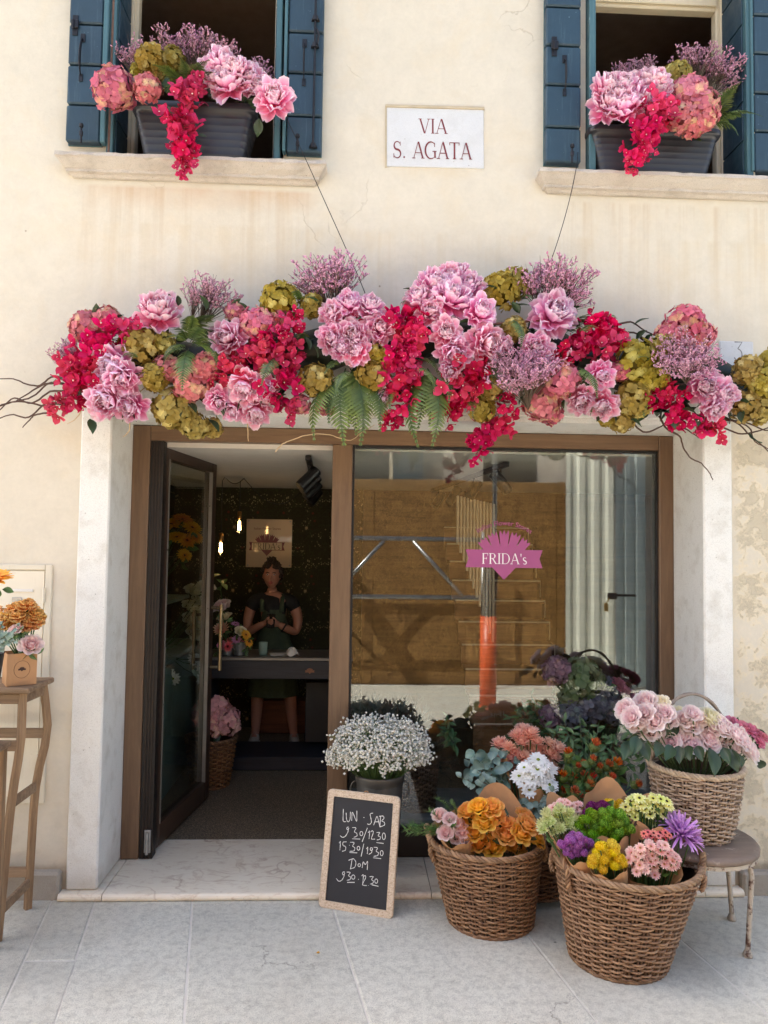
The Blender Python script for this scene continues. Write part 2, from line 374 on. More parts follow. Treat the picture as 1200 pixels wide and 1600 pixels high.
# ------------------------------------------------------------------ materials of the setting
def m_plaster():
    t = NT('cream_plaster'); x, y, z = t.xyz()
    base = t.mix(t.noise(1.3, 5, .6), lin(203, 194, 175), lin(215, 207, 191))
    kk = t.math('ADD', t.rng(t.noise(9, 6, .7, dist=.4), .25, .75, .94, 1.05), t.rng(t.noise(42, 4, .7), .25, .75, -.035, .03)); base = t.mix(1.0, base, t.comb(kk, kk, kk), 'MULTIPLY')
    base = t.mix(t.mul(t.step(t.noise(3.1, 6, .65, dist=.6), .5, .78), .45), base, lin(208, 190, 158))
    # runs of dirt below the sills and below the roof edge
    st = t.step(t.noise(1.0, 4, .7, stretch=(13, 1, .4), dist=.3), .48, .74)
    def runs(x0, x1, ztop, ln):
        return t.mul(t.mul(t.step(x, x0, x0 + .1), t.step(x, x1, x1 - .1)), t.mul(t.rng(z, ztop - ln, ztop, 0, 1), t.step(z, ztop + .02, ztop)))
    r = t.math('ADD', runs(-1.55, -.2, 3.7, .62), runs(1.05, 3.0, 3.7, .6), True)
    base = t.mix(t.mul(t.mul(r, st), .48), base, lin(176, 146, 106))
    base = t.mix(t.mul(t.mul(runs(-1.5, 2.4, 3.5, 1.1), t.step(t.noise(1.0, 4, .7, stretch=(9, 1, .4), off=(3, 0, 1)), .46, .72)), .42), base, lin(196, 176, 140))
    base = t.mix(t.mul(runs(-1.5, -.2, 3.7, .12), t.rng(t.noise(5, 4), .3, .7, .1, .55)), base, lin(190, 148, 110))
    base = t.mix(t.mul(runs(.15, .7, 3.88, .1), t.rng(t.noise(7, 4), .3, .7, .0, .5)), base, lin(200, 178, 140))
    # flaked render beside the right pilaster and near the ground
    pe = t.mul(t.step(x, 2.04, 2.1), t.step(z, 2.75, 2.35)); nz = t.math('ADD', t.mul(t.noise(3.2, 8, .68, dist=.5, off=(2.2, 0, .7)), .58), t.mul(t.noise(15, 7, .75, off=(5, 0, 1)), .42))
    pm = t.mul(pe, t.step(nz, .50, .545))
    pm2 = t.mul(pe, t.step(nz, .46, .50))
    low = t.mul(t.step(t.math('ADD', z, t.mul(t.noise(5, 5), .35)), .62, .32), t.step(x, -1.3, -1.5))
    lm = t.mul(low, t.step(t.noise(4.2, 6, .65, dist=.5), .5, .58))
    base = t.mix(t.mul(pm2, .5), base, lin(226, 210, 176))
    grey = t.mix(t.noise(30, 5, .7), lin(150, 141, 124), lin(200, 190, 168))
    base = t.mix(t.mul(t.math('ADD', pm, t.mul(lm, .7), True), .6), base, grey)
    damp = t.mul(t.step(t.math('ADD', z, t.mul(t.noise(4, 5, off=(5, 1, 1)), .3)), .42, .2), .45)
    base = t.mix(t.mul(damp, t.step(x, -1.35, -1.5)), base, lin(190, 168, 138))
    base = t.mix(t.mul(t.step(t.math('ADD', z, t.mul(t.noise(9, 4), .06)), .2, .165), t.rng(t.noise(14, 4), .3, .7, .5, .95)), base, lin(150, 138, 120))
    # hair cracks, pits
    vc = t.voro(.75, 'DISTANCE_TO_EDGE', vec=t.mapv(None), stretch=(1, .3, 1))
    d = t.N.new('ShaderNodeVectorMath'); d.operation = 'ADD'; nn = t.N.new('ShaderNodeTexNoise'); nn.inputs['Scale'].default_value = 2.4; nn.inputs['Detail'].default_value = 6
    t.lk(t.obj, nn.inputs['Vector']); t.lk(t.obj, d.inputs[0]); t.lk(nn.outputs['Color'], d.inputs[1])
    ck = t.voro(.62, 'DISTANCE_TO_EDGE', vec=d.outputs[0])
    cm = t.mul(t.step(ck, .0032, .0012), t.step(t.noise(1.1, 3, off=(7, 2, 4)), .56, .66))
    base = t.mix(t.mul(cm, .3), base, lin(150, 128, 98))
    pits = t.mul(t.step(t.voro(9), .065, .035), t.step(t.noise(2.2, 3, off=(1, 9, 2)), .52, .62))
    base = t.mix(t.mul(pits, .7), base, lin(140, 120, 96))
    t.bump(t.noise(2.2, 4, .55), .35, .03); t.bump(t.noise(70, 5, .6), .22, .004); t.bump(t.noise(14, 4, .6, dist=.3), .18, .006)
    t.bump(t.math('SUBTRACT', 1.0, t.math('ADD', pm, cm, True)), .6, .006)
    return t.done(base, .9, 0, .25)
def m_stone(name, a, b, speck=.25, bump=.35, dirt=lin(150, 140, 122), zdirt=None):
    t = NT(name); x, y, z = t.xyz()
    c = t.mix(t.noise(3, 5, .6), a, b)
    c = t.mix(t.mul(t.step(t.noise(9, 5, .6), .5, .75), .4), c, dirt)
    c = t.mix(t.mul(t.step(t.noise(220, 3, .6), .5, .68), speck), c, (b[0] * .45, b[1] * .45, b[2] * .43))
    c = t.mix(t.mul(t.step(t.voro(60), .12, .05), .4), c, dirt)
    if zdirt: c = t.mix(t.mul(t.step(t.math('ADD', z, t.mul(t.noise(6, 5), .3)), zdirt + .12, .12), .55), c, dirt)
    c = t.mix(t.mul(t.step(t.voro(26), .1, .04), t.step(t.noise(3, 3, off=(4, 4, 1)), .45, .6)), c, (b[0] * .4, b[1] * .38, b[2] * .35))
    t.bump(t.noise(160, 4, .7), bump, .003); t.bump(t.noise(12, 4), .2, .008)
    return t.done(c, .85, 0, .3)
def m_marble():
    t = NT('veined_marble'); 
    d = t.N.new('ShaderNodeVectorMath'); d.operation = 'ADD'; nn = t.N.new('ShaderNodeTexNoise'); nn.inputs['Scale'].default_value = 1.8; nn.inputs['Detail'].default_value = 7
    t.lk(t.obj, nn.inputs['Vector']); t.lk(t.obj, d.inputs[0]); t.lk(nn.outputs['Color'], d.inputs[1])
    v = t.voro(3.2, 'DISTANCE_TO_EDGE', vec=d.outputs[0])
    c = t.mix(t.noise(4, 6, .6), lin(228, 215, 190), lin(244, 236, 218))
    c = t.mix(t.mul(t.step(v, .035, .0), t.rng(t.noise(2.6, 4), .46, .68, 0, .6)), c, lin(160, 122, 90))
    c = t.mix(t.mul(t.step(t.noise(5, 7, .74, dist=2.2, stretch=(1, 2.2, 1)), .52, .74), .7), c, lin(170, 134, 100))
    t.bump(t.noise(40, 5, .65), .15, .002)
    return t.done(c, t.rng(t.noise(12, 4), .3, .7, .3, .55), 0, .45)
def m_paving():
    t = NT('grey_paving_stone'); x, y, z = t.xyz(); r = t.rand()
    k = t.rng(r, 0, 1, .90, 1.06)
    c = t.mix(t.noise(2.1, 6, .62), lin(200, 199, 186), lin(224, 221, 206))
    c = t.mix(t.mul(t.step(t.noise(28, 5, .7, off=(1, 7, 0)), .45, .7), .5), c, lin(136, 134, 126)); c = t.mix(t.mul(t.step(t.noise(6, 6, .68, dist=.7, off=(4, 1, 0)), .52, .72), .42), c, lin(212, 208, 196))
    c = t.mix(t.mul(t.step(t.noise(1.5, 5, .6, off=(9, 3, 0)), .5, .7), .35), c, lin(176, 166, 148))
    c = t.mix(t.mul(t.step(t.noise(260, 3, .7), .5, .66), .6), c, lin(104, 105, 102))
    c = t.mix(t.mul(t.step(t.noise(300, 2, .7, off=(2, 2, 0)), .6, .72), .4), c, lin(226, 226, 220))
    d = t.N.new('ShaderNodeVectorMath'); d.operation = 'ADD'; nn = t.N.new('ShaderNodeTexNoise'); nn.inputs['Scale'].default_value = 2.5; nn.inputs['Detail'].default_value = 8; nn.inputs['Roughness'].default_value = .65
    t.lk(t.obj, nn.inputs['Vector']); t.lk(t.obj, d.inputs[0]); t.lk(nn.outputs['Color'], d.inputs[1])
    v = t.voro(1.15, 'DISTANCE_TO_EDGE', vec=d.outputs[0])
    c = t.mix(t.mul(t.step(v, .014, .002), t.rng(t.noise(1.3, 3, off=(3, 3, 0)), .48, .64, 0, .6)), c, lin(98, 94, 86))
    c = t.mix(t.mul(t.step(t.voro(4.5), .04, .02), .7), c, lin(70, 70, 70))
    c = t.mix(1.0, c, t.comb(k, k, k), 'MULTIPLY')
    t.bump(t.noise(180, 4, .7), .28, .003); t.bump(t.noise(9, 5, .6), .22, .008)
    return t.done(c, t.rng(t.noise(5, 4), .3, .7, .55, .8), 0, .4)
def m_wood(name, a, b, rough=.5, axis='Z', scale=1.0, bump=.15, wear=None):
    t = NT(name); st = {'Z': (16, 16, 1.1), 'X': (1.1, 16, 16), 'Y': (16, 1.1, 16)}[axis]
    st = tuple(k * scale for k in st)
    r = t.rand(); off = t.comb(t.mul(r, 31), t.mul(r, 17), t.mul(r, 23)); ad = t.N.new('ShaderNodeVectorMath'); ad.operation = 'ADD'; t.lk(t.obj, ad.inputs[0]); t.lk(off, ad.inputs[1])
    n = t.noise(2.2, 7, .68, vec=ad.outputs[0], stretch=st, dist=.6)
    c = t.mix(t.step(n, .3, .7), a, b)
    c = t.mix(t.mul(t.step(t.noise(9, 6, .7, vec=ad.outputs[0], stretch=st), .55, .75), .35), c, tuple(k * .5 for k in a))
    if wear: c = t.mix(t.mul(t.step(t.noise(6, 5, .65, vec=ad.outputs[0]), .5, .68), .6), c, wear)
    t.bump(n, bump, .003)
    return t.done(c, rough, 0, .4)
def m_painted(name, col, worn, rough=.5):
    t = NT(name); r = t.rand(); k = t.rng(r, 0, 1, .88, 1.1)
    c = t.mix(t.noise(3, 5, .6), tuple(q * .88 for q in col), tuple(q * 1.12 for q in col))
    c = t.mix(1.0, c, t.comb(k, k, k), 'MULTIPLY')
    c = t.mix(t.mul(t.step(t.noise(5, 6, .7, stretch=(10, 10, .8)), .56, .74), .28), c, worn)
    c = t.mix(t.mul(t.step(t.noise(34, 5, .7), .66, .72), .8), c, worn)
    t.bump(t.noise(4, 6, .7, stretch=(14, 14, .6)), .2, .002)
    return t.done(c, t.rng(t.noise(20, 3), .3, .7, rough - .1, rough + .12), 0, .45)
def m_wallpaper():
    t = NT('dark_floral_wallpaper'); x, y, z = t.xyz()
    px = t.math('PINGPONG', x, .27); pz = t.math('FRACT', t.math('DIVIDE', z, .62)); pz = t.mul(pz, .62)
    v = t.comb(px, 0.0, pz)
    c = t.mix(t.noise(5, 4, vec=v), lin(44, 44, 30), lin(64, 56, 40))
    leaf = t.step(t.noise(38, 4, .6, vec=v, dist=1.2), .52, .6)
    c = t.mix(t.mul(leaf, .6), c, lin(66, 70, 44))
    cl = t.step(t.noise(6.5, 3, .5, vec=v), .5, .6)
    ring = t.voro(46, vec=v)
    dots = t.mul(t.step(ring, .34, .24), cl)
    c = t.mix(dots, c, t.mix(t.noise(9, 2, vec=v, off=(3, 3, 3)), lin(186, 172, 130), lin(120, 108, 84)))
    red = t.mul(t.step(t.voro(15, vec=v), .22, .14), t.step(t.noise(4, 3, vec=v, off=(1, 5, 2)), .5, .56))
    c = t.mix(t.mul(red, .8), c, lin(120, 50, 40))
    bl = t.voro(7.4, vec=v)
    c = t.mix(t.mul(t.mul(t.step(bl, .17, .12), t.step(bl, .05, .08)), .8), c, lin(190, 160, 120))
    return t.done(c, .8, 0, .2)
def m_terrazzo():
    t = NT('dark_terrazzo')
    c = t.mix(t.step(t.noise(140, 3, .6), .4, .62), lin(66, 57, 48), lin(150, 134, 112))
    c = t.mix(t.step(t.voro(70, out='Distance'), .25, .18), c, lin(186, 168, 142))
    c = t.mix(t.mul(t.noise(3, 4), .25), c, lin(48, 40, 34))
    return t.done(c, .45, 0, .4)
def m_osb():
    t = NT('weathered_plywood'); r = t.rand(); off = t.comb(t.mul(r, 11), 0.0, t.mul(r, 7)); ad = t.N.new('ShaderNodeVectorMath'); ad.operation = 'ADD'; t.lk(t.obj, ad.inputs[0]); t.lk(off, ad.inputs[1])
    n = t.math('ADD', t.mul(t.noise(9, 8, .78, vec=ad.outputs[0], stretch=(2.2, 1, 1), dist=1.6), .45), t.mul(t.noise(24, 5, .7, vec=ad.outputs[0], stretch=(2.0, 1, 1), dist=2.2), .55))
    c = t.mix(t.step(n, .41, .59), lin(54, 34, 14), lin(190, 146, 86))
    c = t.mix(t.mul(t.step(t.noise(2, 5, .6, vec=ad.outputs[0]), .45, .7), .5), c, lin(92, 64, 32))
    z = t.xyz()[2]
    c = t.mix(t.mul(t.step(t.math('ADD', z, t.mul(t.noise(8, 5), .3)), .35, .1), .7), c, lin(70, 52, 34))
    t.bump(n, .3, .004)
    return t.done(c, .7, 0, .3)

PL = m_plaster()
M_PIL = m_stone('pale_stone', lin(220, 220, 215), lin(233, 232, 226), .3, .5, lin(168, 158, 140), .25)
M_SILL = m_stone('weathered_sill_stone', lin(180, 170, 158), lin(206, 198, 188), .45, .7, lin(124, 112, 100))
M_KERB = m_stone('old_kerb_stone', lin(150, 142, 130), lin(184, 176, 162), .4, .7, lin(110, 102, 92))
M_MARB = m_marble()
M_PAVE = m_paving()
M_FRAME = m_wood('brown_frame', lin(94, 72, 54), lin(122, 96, 72), .42, 'Z', 1.0, .06)
M_FRAMEH = m_wood('brown_frame_head', lin(94, 72, 54), lin(122, 96, 72), .42, 'X', 1.0, .06)
M_DARKFRAME = simple('dark_bronze', lin(46, 36, 30), .4, .3, .1)
M_BLACK = simple('black_rubber', lin(20, 18, 18), .6)
M_SHUT = m_painted('teal_shutter_paint', lin(40, 63, 78), lin(104, 128, 136))
M_SHUTE = m_painted('faded_shutter_edge', lin(66, 100, 108), lin(130, 160, 158))
M_IRON = simple('wrought_iron', lin(44, 44, 48), .5, .6, .25, 20, .2)
M_CREAM = m_painted('cream_window_paint', lin(206, 194, 168), lin(150, 130, 100))
M_GLASS = glass('window_glass', .085)
M_GLASSD = glass('door_glass', .075, (.86, .9, .88))
M_DARK = simple('dim_room_paint', lin(150, 134, 122), .9)
M_CEIL = simple('white_ceiling_paint', lin(206, 200, 190), .9, 0, .05)
M_PAPER = m_wallpaper()
M_TERR = m_terrazzo()
M_OSB = m_osb()
M_INK = simple('carved_red_ink', lin(120, 48, 52), .7)
M_STEEL = simple('galvanised_steel', lin(170, 172, 172), .38, .85, .2, 25, .05)
M_WHITE = simple('white_paint', lin(226, 222, 214), .5, 0, .06)

# ------------------------------------------------------------------ pavement and street
FR = .34                                     # plane of the shop front
mb = MB(); mb.box((-60, -60, -.10), (60, -.03, -.0025)); base = struct('street', mb, simple('grey_joint_mortar', lin(206, 202, 192), .9, 0, .15, 6, .2))
pv = bpy.data.objects.new('pavement', None); COL.objects.link(pv); pv['kind'] = 'structure'
SL = -.185
def slab(xa, xb, ya, yb):
    """one paving slab between slanted joints; x is counted at the wall"""
    g = .0022; V = []
    rz = random.Random(int((xa * 37 + ya * 91) * 10)).uniform(-.0012, .0012)
    pts = [(xa + g, ya - g), (xb - g, ya - g), (xb - g, yb + g), (xa + g, yb + g)]
    top = [(x + SL * y, y, rz) for x, y in pts]; b = .006
    cx = sum(p[0] for p in top) / 4; cy_ = sum(p[1] for p in top) / 4
    def ins(p, k): return (p[0] + math.copysign(k, cx - p[0]), p[1] + math.copysign(k, cy_ - p[1]))
    V = [(*p[:2], -.05) for p in top] + [(*p[:2], rz - .003) for p in top] + [(*ins(p, b), rz) for p in top]
    F = [(8, 9, 10, 11)] + [(k, (k + 1) % 4, 4 + (k + 1) % 4, 4 + k) for k in range(4)] + [(4 + k, 4 + (k + 1) % 4, 8 + (k + 1) % 4, 8 + k) for k in range(4)]
    F = [tuple(f[::-1]) for f in F]
    part('paving_slab', MB().add(V, F), M_PAVE, pv)
xs = [-5.8, -5.1, -4.4, -3.7, -3.0, -2.3, -1.49, -1.275, -.79, -.095, .77, 1.465, 2.2, 2.95, 3.7, 4.4, 5.1, 5.8]
for i in range(len(xs) - 1):
    a, b = xs[i], xs[i + 1]
    if b <= -2.2 or a >= 2.2: cuts = [-.03, -.9 - .1 * (i % 3), -2.2, -3.5, -4.9]
    elif a == -1.49: continue
    elif a == -1.275: slab(a, b, -.03, -1.75); cuts = [-1.75, -3.1, -4.9]
    else: cuts = [-.03, -1.35 - .14 * (i % 2), -2.6 - .1 * (i % 3), -3.8, -4.9]
    for k in range(len(cuts) - 1): slab(a, b, cuts[k], cuts[k + 1])
slab(-1.49, -1.275, -.03, -.577); slab(-1.49, -1.275, -.577, -1.75); slab(-1.49, -1.275, -1.75, -3.1); slab(-1.49, -1.275, -3.1, -4.9)

# ------------------------------------------------------------------ the house
house = thing('shop_house', 'cream plastered house with teal shutters, two upper windows and a ground floor flower shop', 'building')
HX, HT = 9.0, 5.42
W1 = (at(170, 100, 0)[0], at(446, 100, 0)[0]); W2 = (at(915, 100, 0)[0], at(1172, 100, 0)[0])
WZ = (3.78, 5.25)
OX = (-1.269, 1.889); OZ = 2.48              # the shop opening in the stone surround
mb = MB()
def wallbox(x0, x1, z0, z1): mb.box((x0, 0, z0), (x1, .34, z1))
wallbox(-HX, -1.40, 0, WZ[0]); wallbox(2.03, HX, 0, WZ[0]); wallbox(-1.40, 2.03, 2.6, WZ[0])
wallbox(-HX, W1[0], WZ[0], WZ[1]); wallbox(W1[1], W2[0], WZ[0], WZ[1]); wallbox(W2[1], HX, WZ[0], WZ[1])
wallbox(-HX, HX, WZ[1], HT)
part('wall', mb, PL, house)
mb = MB(); mb.box((-HX, .36, .0), (-HX + .3, 6, HT)); mb.box((HX - .3, .36, 0), (HX, 6, HT)); mb.box((-HX, 5.7, 0), (HX, 6, HT - .01))
mb.box((-HX, .345, 2.62), (HX, 5.69, 2.8))
part('rear_wall', mb, PL, house)
mb = MB(); mb.add([(-HX - .3, -.16, HT - .02), (HX + .3, -.16, HT - .02), (HX + .3, 3, HT + 1.2), (-HX - .3, 3, HT + 1.2), (-HX - .3, 6.4, HT - .02), (HX + .3, 6.4, HT - .02),
                (-HX - .3, -.16, HT + .1), (HX + .3, -.16, HT + .1), (HX + .3, 3, HT + 1.32), (-HX - .3, 3, HT + 1.32), (-HX - .3, 6.4, HT + .1), (HX + .3, 6.4, HT + .1)],
               [(0, 3, 2, 1), (3, 4, 5, 2), (6, 7, 8, 9), (9, 8, 11, 10), (0, 1, 7, 6), (4, 10, 11, 5), (0, 6, 9, 3), (3, 9, 10, 4), (1, 2, 8, 7), (2, 5, 11, 8)])
part('roof', mb, simple('terracotta', lin(168, 98, 66), .9, 0, .25), house)
# stone surround
PF = -.02
for n_, x0, x1 in (('stone_pilaster', -1.427, OX[0]), ('stone_pilaster', OX[1], 2.05)):
    mb = MB(); mb.box((x0, PF, .038), (x1, .40, 2.505), bev=.008); part(n_, mb, M_PIL, house)
mb = MB(); mb.box((-1.427, PF, 2.509), (2.05, .40, 2.80), bev=.008); mb.box((OX[0] + .001, PF + .004, 2.482), (OX[1] - .001, .398, 2.5085)); part('stone_lintel', mb, M_PIL, house)
# doorstep: three veined slabs with a rounded nosing, a course of kerb stones under them
def step_slab(x0, x1, y1, mat=M_MARB):
    pr = [(y1, .036), (-.035, .036)] + [(-.05 - .0185 * math.sin(a), .0175 + .0185 * math.cos(a)) for a in np.linspace(0, PI, 7)] + [(y1, -.001)]
    n = len(pr); V = [(x0, y, z) for y, z in pr] + [(x1, y, z) for y, z in pr]
    F = [tuple(range(n)), tuple(range(2 * n - 1, n - 1, -1))] + [(k, n + k, n + (k + 1) % n, (k + 1) % n)[::-1] for k in range(n)]
    return part('doorstep_slab', MB().add(V, F), mat, house)
step_slab(-1.448, -1.232, .62); step_slab(-1.228, .43, .62); step_slab(.434, 1.86, .62); step_slab(1.864, 2.07, .62)
x = -1.40
for w in (.31, .52, .47, .36, .33, .29, .36, .42, .35):
    mb = MB(); mb.box((x, -.052, -.04), (x + w - .006, -.015, -.0025 ), bev=.004); part('kerb_stone', mb, M_KERB, house); x += w
# plinth blocks on both sides
for x0, x1 in ((-3.2, -2.32), (-2.316, -1.452), (2.076, 2.9), (2.904, 3.9)):
    mb = MB(); mb.box((x0, -.045, -.03), (x1, .02, .135 if x0 < 0 else .118), bev=.012); part('plinth_stone', mb, M_KERB, house)
# window sills: lip, hollow, fillet
def sill(x0, x1, zt):
    pr = [(zt, .005), (zt, .10), (zt - .019, .102), (zt - .026, .092), (zt - .045, .075), (zt - .062, .055), (zt - .065, .05), (zt - .078, .048), (zt - .082, .03), (zt - .094, .018), (zt - .097, .005)]
    mb = MB(); mx = .102; V = []; rr = random.Random(3)
    nx = 40
    P = np.zeros((len(pr), nx + 4, 3))
    for i, (z, d) in enumerate(pr):
        k = mx - d
        xa, xb = x0 + k * .75, x1 - k * .75
        row = [(xa, .02, z)] + [(xa + (xb - xa) * j / (nx + 1), -d + (rr.uniform(-.0035, .0035) if 0 < i < 10 else 0), z + (rr.uniform(-.003, .002) if i in (1, 2) else 0)) for j in range(nx + 2)] + [(xb, .02, z)]
        P[i] = np.array(row)
    mb.grid(P[:, ::-1]); 
    mb.add([P[0][0], P[0][1], P[0][-2], P[0][-1]], [(0, 1, 2, 3)])
    return part('window_sill', mb, M_SILL, house)
SZ = float(at(300, 243, -.10)[2]); SZ2 = float(at(1000, 267, -.10)[2])
sl1 = at(85, 234, -.10); sl2 = at(510, 254, -.10); sill(sl1[0], sl2[0], SZ)
sr1 = at(843, 266, -.10); sill(sr1[0], 2.75, SZ2)
# shutters: teal boards on ledges, iron fittings
def shutter(x0, x1, yb, yf, z0, z1, bounds, label=None, edge=None):
    """a leaf between x0 and x1 lying flat; boards one above the other"""
    mb = MB(); mb.box((x0, yb + .012, z0 + .004), (x1, yb, z1))
    if edge: mb.box((edge[0], yf - .006, z0 + .002), (edge[1], yb - .001, z1), bev=.004)
    s = part('shutter', mb, M_SHUTE, house, label=label)
    zb = z0
    for z in bounds + [z1]:
        q = MB(); q.box((x0 + .001, yf, zb + .005), (x1 - .001, yb + .012, z - .005), bev=.007); part('shutter_plank', q, M_SHUT, s); zb = z
    return s
def strap(s, x, z, L, y, tilt=0.0):
    """wrought pull: plate, bowed bar, pointed ends"""
    mb = MB(); n = 10
    P = [(x + tilt * (k / n - .1), y - .004 - .03 * math.sin(PI * k / n) ** .5, z - L * k / n) for k in range(n + 1)]
    mb.tube(P, [.006 + .006 * math.sin(PI * k / n) for k in range(n + 1)], 6, flat=.45)
    mb.box((x - .012, y - .006, z - .015), (x + .012, y, z + .03), bev=.003); mb.box((x + tilt * .9 - .01, y - .006, z - L - .03), (x + tilt * .9 + .01, y, z - L + .01), bev=.003)
    part('pull_handle', mb, M_IRON, s)
def hasp(s, x, z, y):
    mb = MB(); mb.box((x - .014, y - .006, z - .055), (x + .014, y, z + .055), bev=.005); mb.box((x - .018, y - .016, z - .02), (x + .02, y - .004, z + .025), bev=.004)
    mb.tube([(x - .005, y - .018, z + .02), (x - .005, y - .018, z - .03)], .005, 6); part('latch', mb, M_IRON, s)
def stay(s, x, z, y):
    mb = MB(); mb.tube([(x, y, z - .05), (x, y - .004, z), (x, y - .004, z + .028)], [.006, .006, .005], 6); mb.lathe([(.0, -.012), (.01, -.009), (.012, 0), (.01, .009), (0, .012)], 8, (x, y - .004, z + .04)); mb.box((x - .009, y - .01, z - .015), (x + .009, y + .004, z + .012), bev=.003)
    part('shutter_stay', mb, M_IRON, s)
yS = -.055
zz = lambda px, py, y=yS: at(px, py, y)[2]
xx = lambda px, py, y=yS: at(px, py, y)[0]
s1 = shutter(xx(104.5, 130), xx(158, 130), -.012, yS, zz(130, 222), 5.3, [zz(130, 163), zz(130, 101), zz(130, 37), zz(130, 37) + .23, zz(130, 37) + .46, zz(130, 37) + .69], edge=(xx(159, 130), xx(167, 130)))
hasp(s1, xx(118, 40), zz(118, 40), yS); strap(s1, xx(130, 60), zz(130, 62), .2, yS, -.005); stay(s1, xx(132, 216), zz(132, 216), -.1)
mb = MB(); mb.tube([(xx(171, 130), -.03, SZ), (xx(171, 130), -.03, 5.3)], .009, 6); part('hinge_rod', mb, simple('rusty_rod', lin(110, 84, 70), .7, .2, .3, 30), house)
def side_leaf(x, w, y0, y1, z0, face):
    """a leaf folded back into the reveal, seen on its edge; face is the side its boards show"""
    mb = MB(); mb.box((x, y0, z0), (x + w, y1, 5.25), bev=.004); s = part('shutter', mb, M_SHUTE, house)
    zb = z0 + .01
    while zb < 5.2:
        z2 = min(zb + .222, 5.24); q = MB()
        xa = x + w if face > 0 else x
        q.box((xa, y0 + .03, zb + .005), (xa + face * .008, y1 - .02, z2 - .005), bev=.006); part('shutter_plank', q, M_SHUT, s); zb = z2
    return s
side_leaf(W1[0] + .012, .034, -.035, .20, SZ + .003, 1)
side_leaf(W1[1] - .048, .032, -.035, .20, SZ + .003, -1)
s2 = shutter(xx(449, 130), xx(504, 130), -.012, yS, zz(470, 238), 5.3, [zz(470, 181), zz(470, 114), zz(470, 50), zz(470, 50) + .23, zz(470, 50) + .46, zz(470, 50) + .69], edge=(xx(443, 130), xx(448, 130)))
strap(s2, xx(476, 70), zz(476, 70), .2, yS); stay(s2, xx(466, 232), zz(466, 232), -.1)
mb = MB(); xr = xx(491.5, 120)
mb.tube([(xr, yS - .02, zz(490, 234)), (xr, yS - .02, 5.3)], .006, 6)
for py in (33, 75, 231): mb.tube([(xr, yS - .02, zz(491, py) - .012), (xr, yS - .02, zz(491, py) + .012)], .014, 8); mb.lathe([(0, -.004), (.022, -.004), (.022, .004), (0, .004)], 12, (xr, yS - .004, zz(491, py)))
mb.tube([(xr + .01, yS - .022, zz(491, 50)), (xr + .02, yS - .03, zz(491, 60)), (xr + .012, yS - .03, zz(491, 75))], .006, 6)
part('bolt_rod', mb, M_IRON, s2)
s3 = shutter(xx(853, 130), xx(908, 130), -.012, yS, zz(880, 254), 5.3, [zz(880, 199), zz(880, 133), zz(880, 71), zz(880, 71) + .22, zz(880, 71) + .44, zz(880, 71) + .66])
hasp(s3, xx(866, 73), zz(866, 73), yS); strap(s3, xx(882, 92), zz(882, 95), .17, yS); stay(s3, xx(890, 247), zz(890, 247), -.1)
side_leaf(W2[0] + .004, .036, -.055, .20, SZ2 + .003, 1)
side_leaf(W2[1] - .05, .036, -.05, .30, SZ2 + .003, -1)
mb = MB(); mb.tube([(W2[1] - .003, -.03, SZ2), (W2[1] - .003, -.03, 5.3)], .008, 6); part('hinge_rod', mb, M_CREAM, house)
s4 = shutter(xx(1178, 130), xx(1178, 130) + .22, -.012, yS, zz(1180, 268), 5.3, [zz(1180, 205), zz(1180, 145), zz(1180, 83), zz(1180, 83) + .22, zz(1180, 83) + .44, zz(1180, 83) + .66], edge=(xx(1173, 130), xx(1177, 130)))
# casement frames and the dim rooms behind
for (a, b) in (W1, W2):
    mb = MB(); y0, y1 = .21, .27
    for x0, x1, z0, z1 in ((a + .001, a + .085, SZ + .002, 5.25), (b - .085, b - .001, SZ + .002, 5.25)): mb.box((x0, y0, z0), (x1, y1, z1), bev=.006); mb.box((x0 + .02, y0 - .018, z0), (x1 - .02, y0 - .001, z1), bev=.005)
    zt = float(at(1000, 10, .2)[2]) if a > 0 else 5.12
    mb.box((a + .0855, y0, zt), (b - .0855, y1, zt + .09), bev=.006); mb.box((a + .0855, y0 - .018, zt + .018), (b - .0855, y0 - .001, zt + .07), bev=.005)
    mb.box((a + .0855, y0, zt + .1), (b - .0855, y1, 5.25))
    part('window_frame', mb, M_CREAM, house)
    mb = MB(); X0, X1 = a - .9, b + .9
    for lo, hi in (((X0, 3.4, 3.6), (X1, 3.5, 5.4)), ((X0 - .1, .345, 3.6), (X0, 3.5, 5.4)), ((X1, .345, 3.6), (X1 + .1, 3.5, 5.4)), ((X0, .345, 3.5), (X1, 3.4, 3.6)), ((X0, .345, 5.4), (X1, 3.4, 5.5))): mb.box(lo, hi)
    part('upper_room', mb, M_DARK, house)
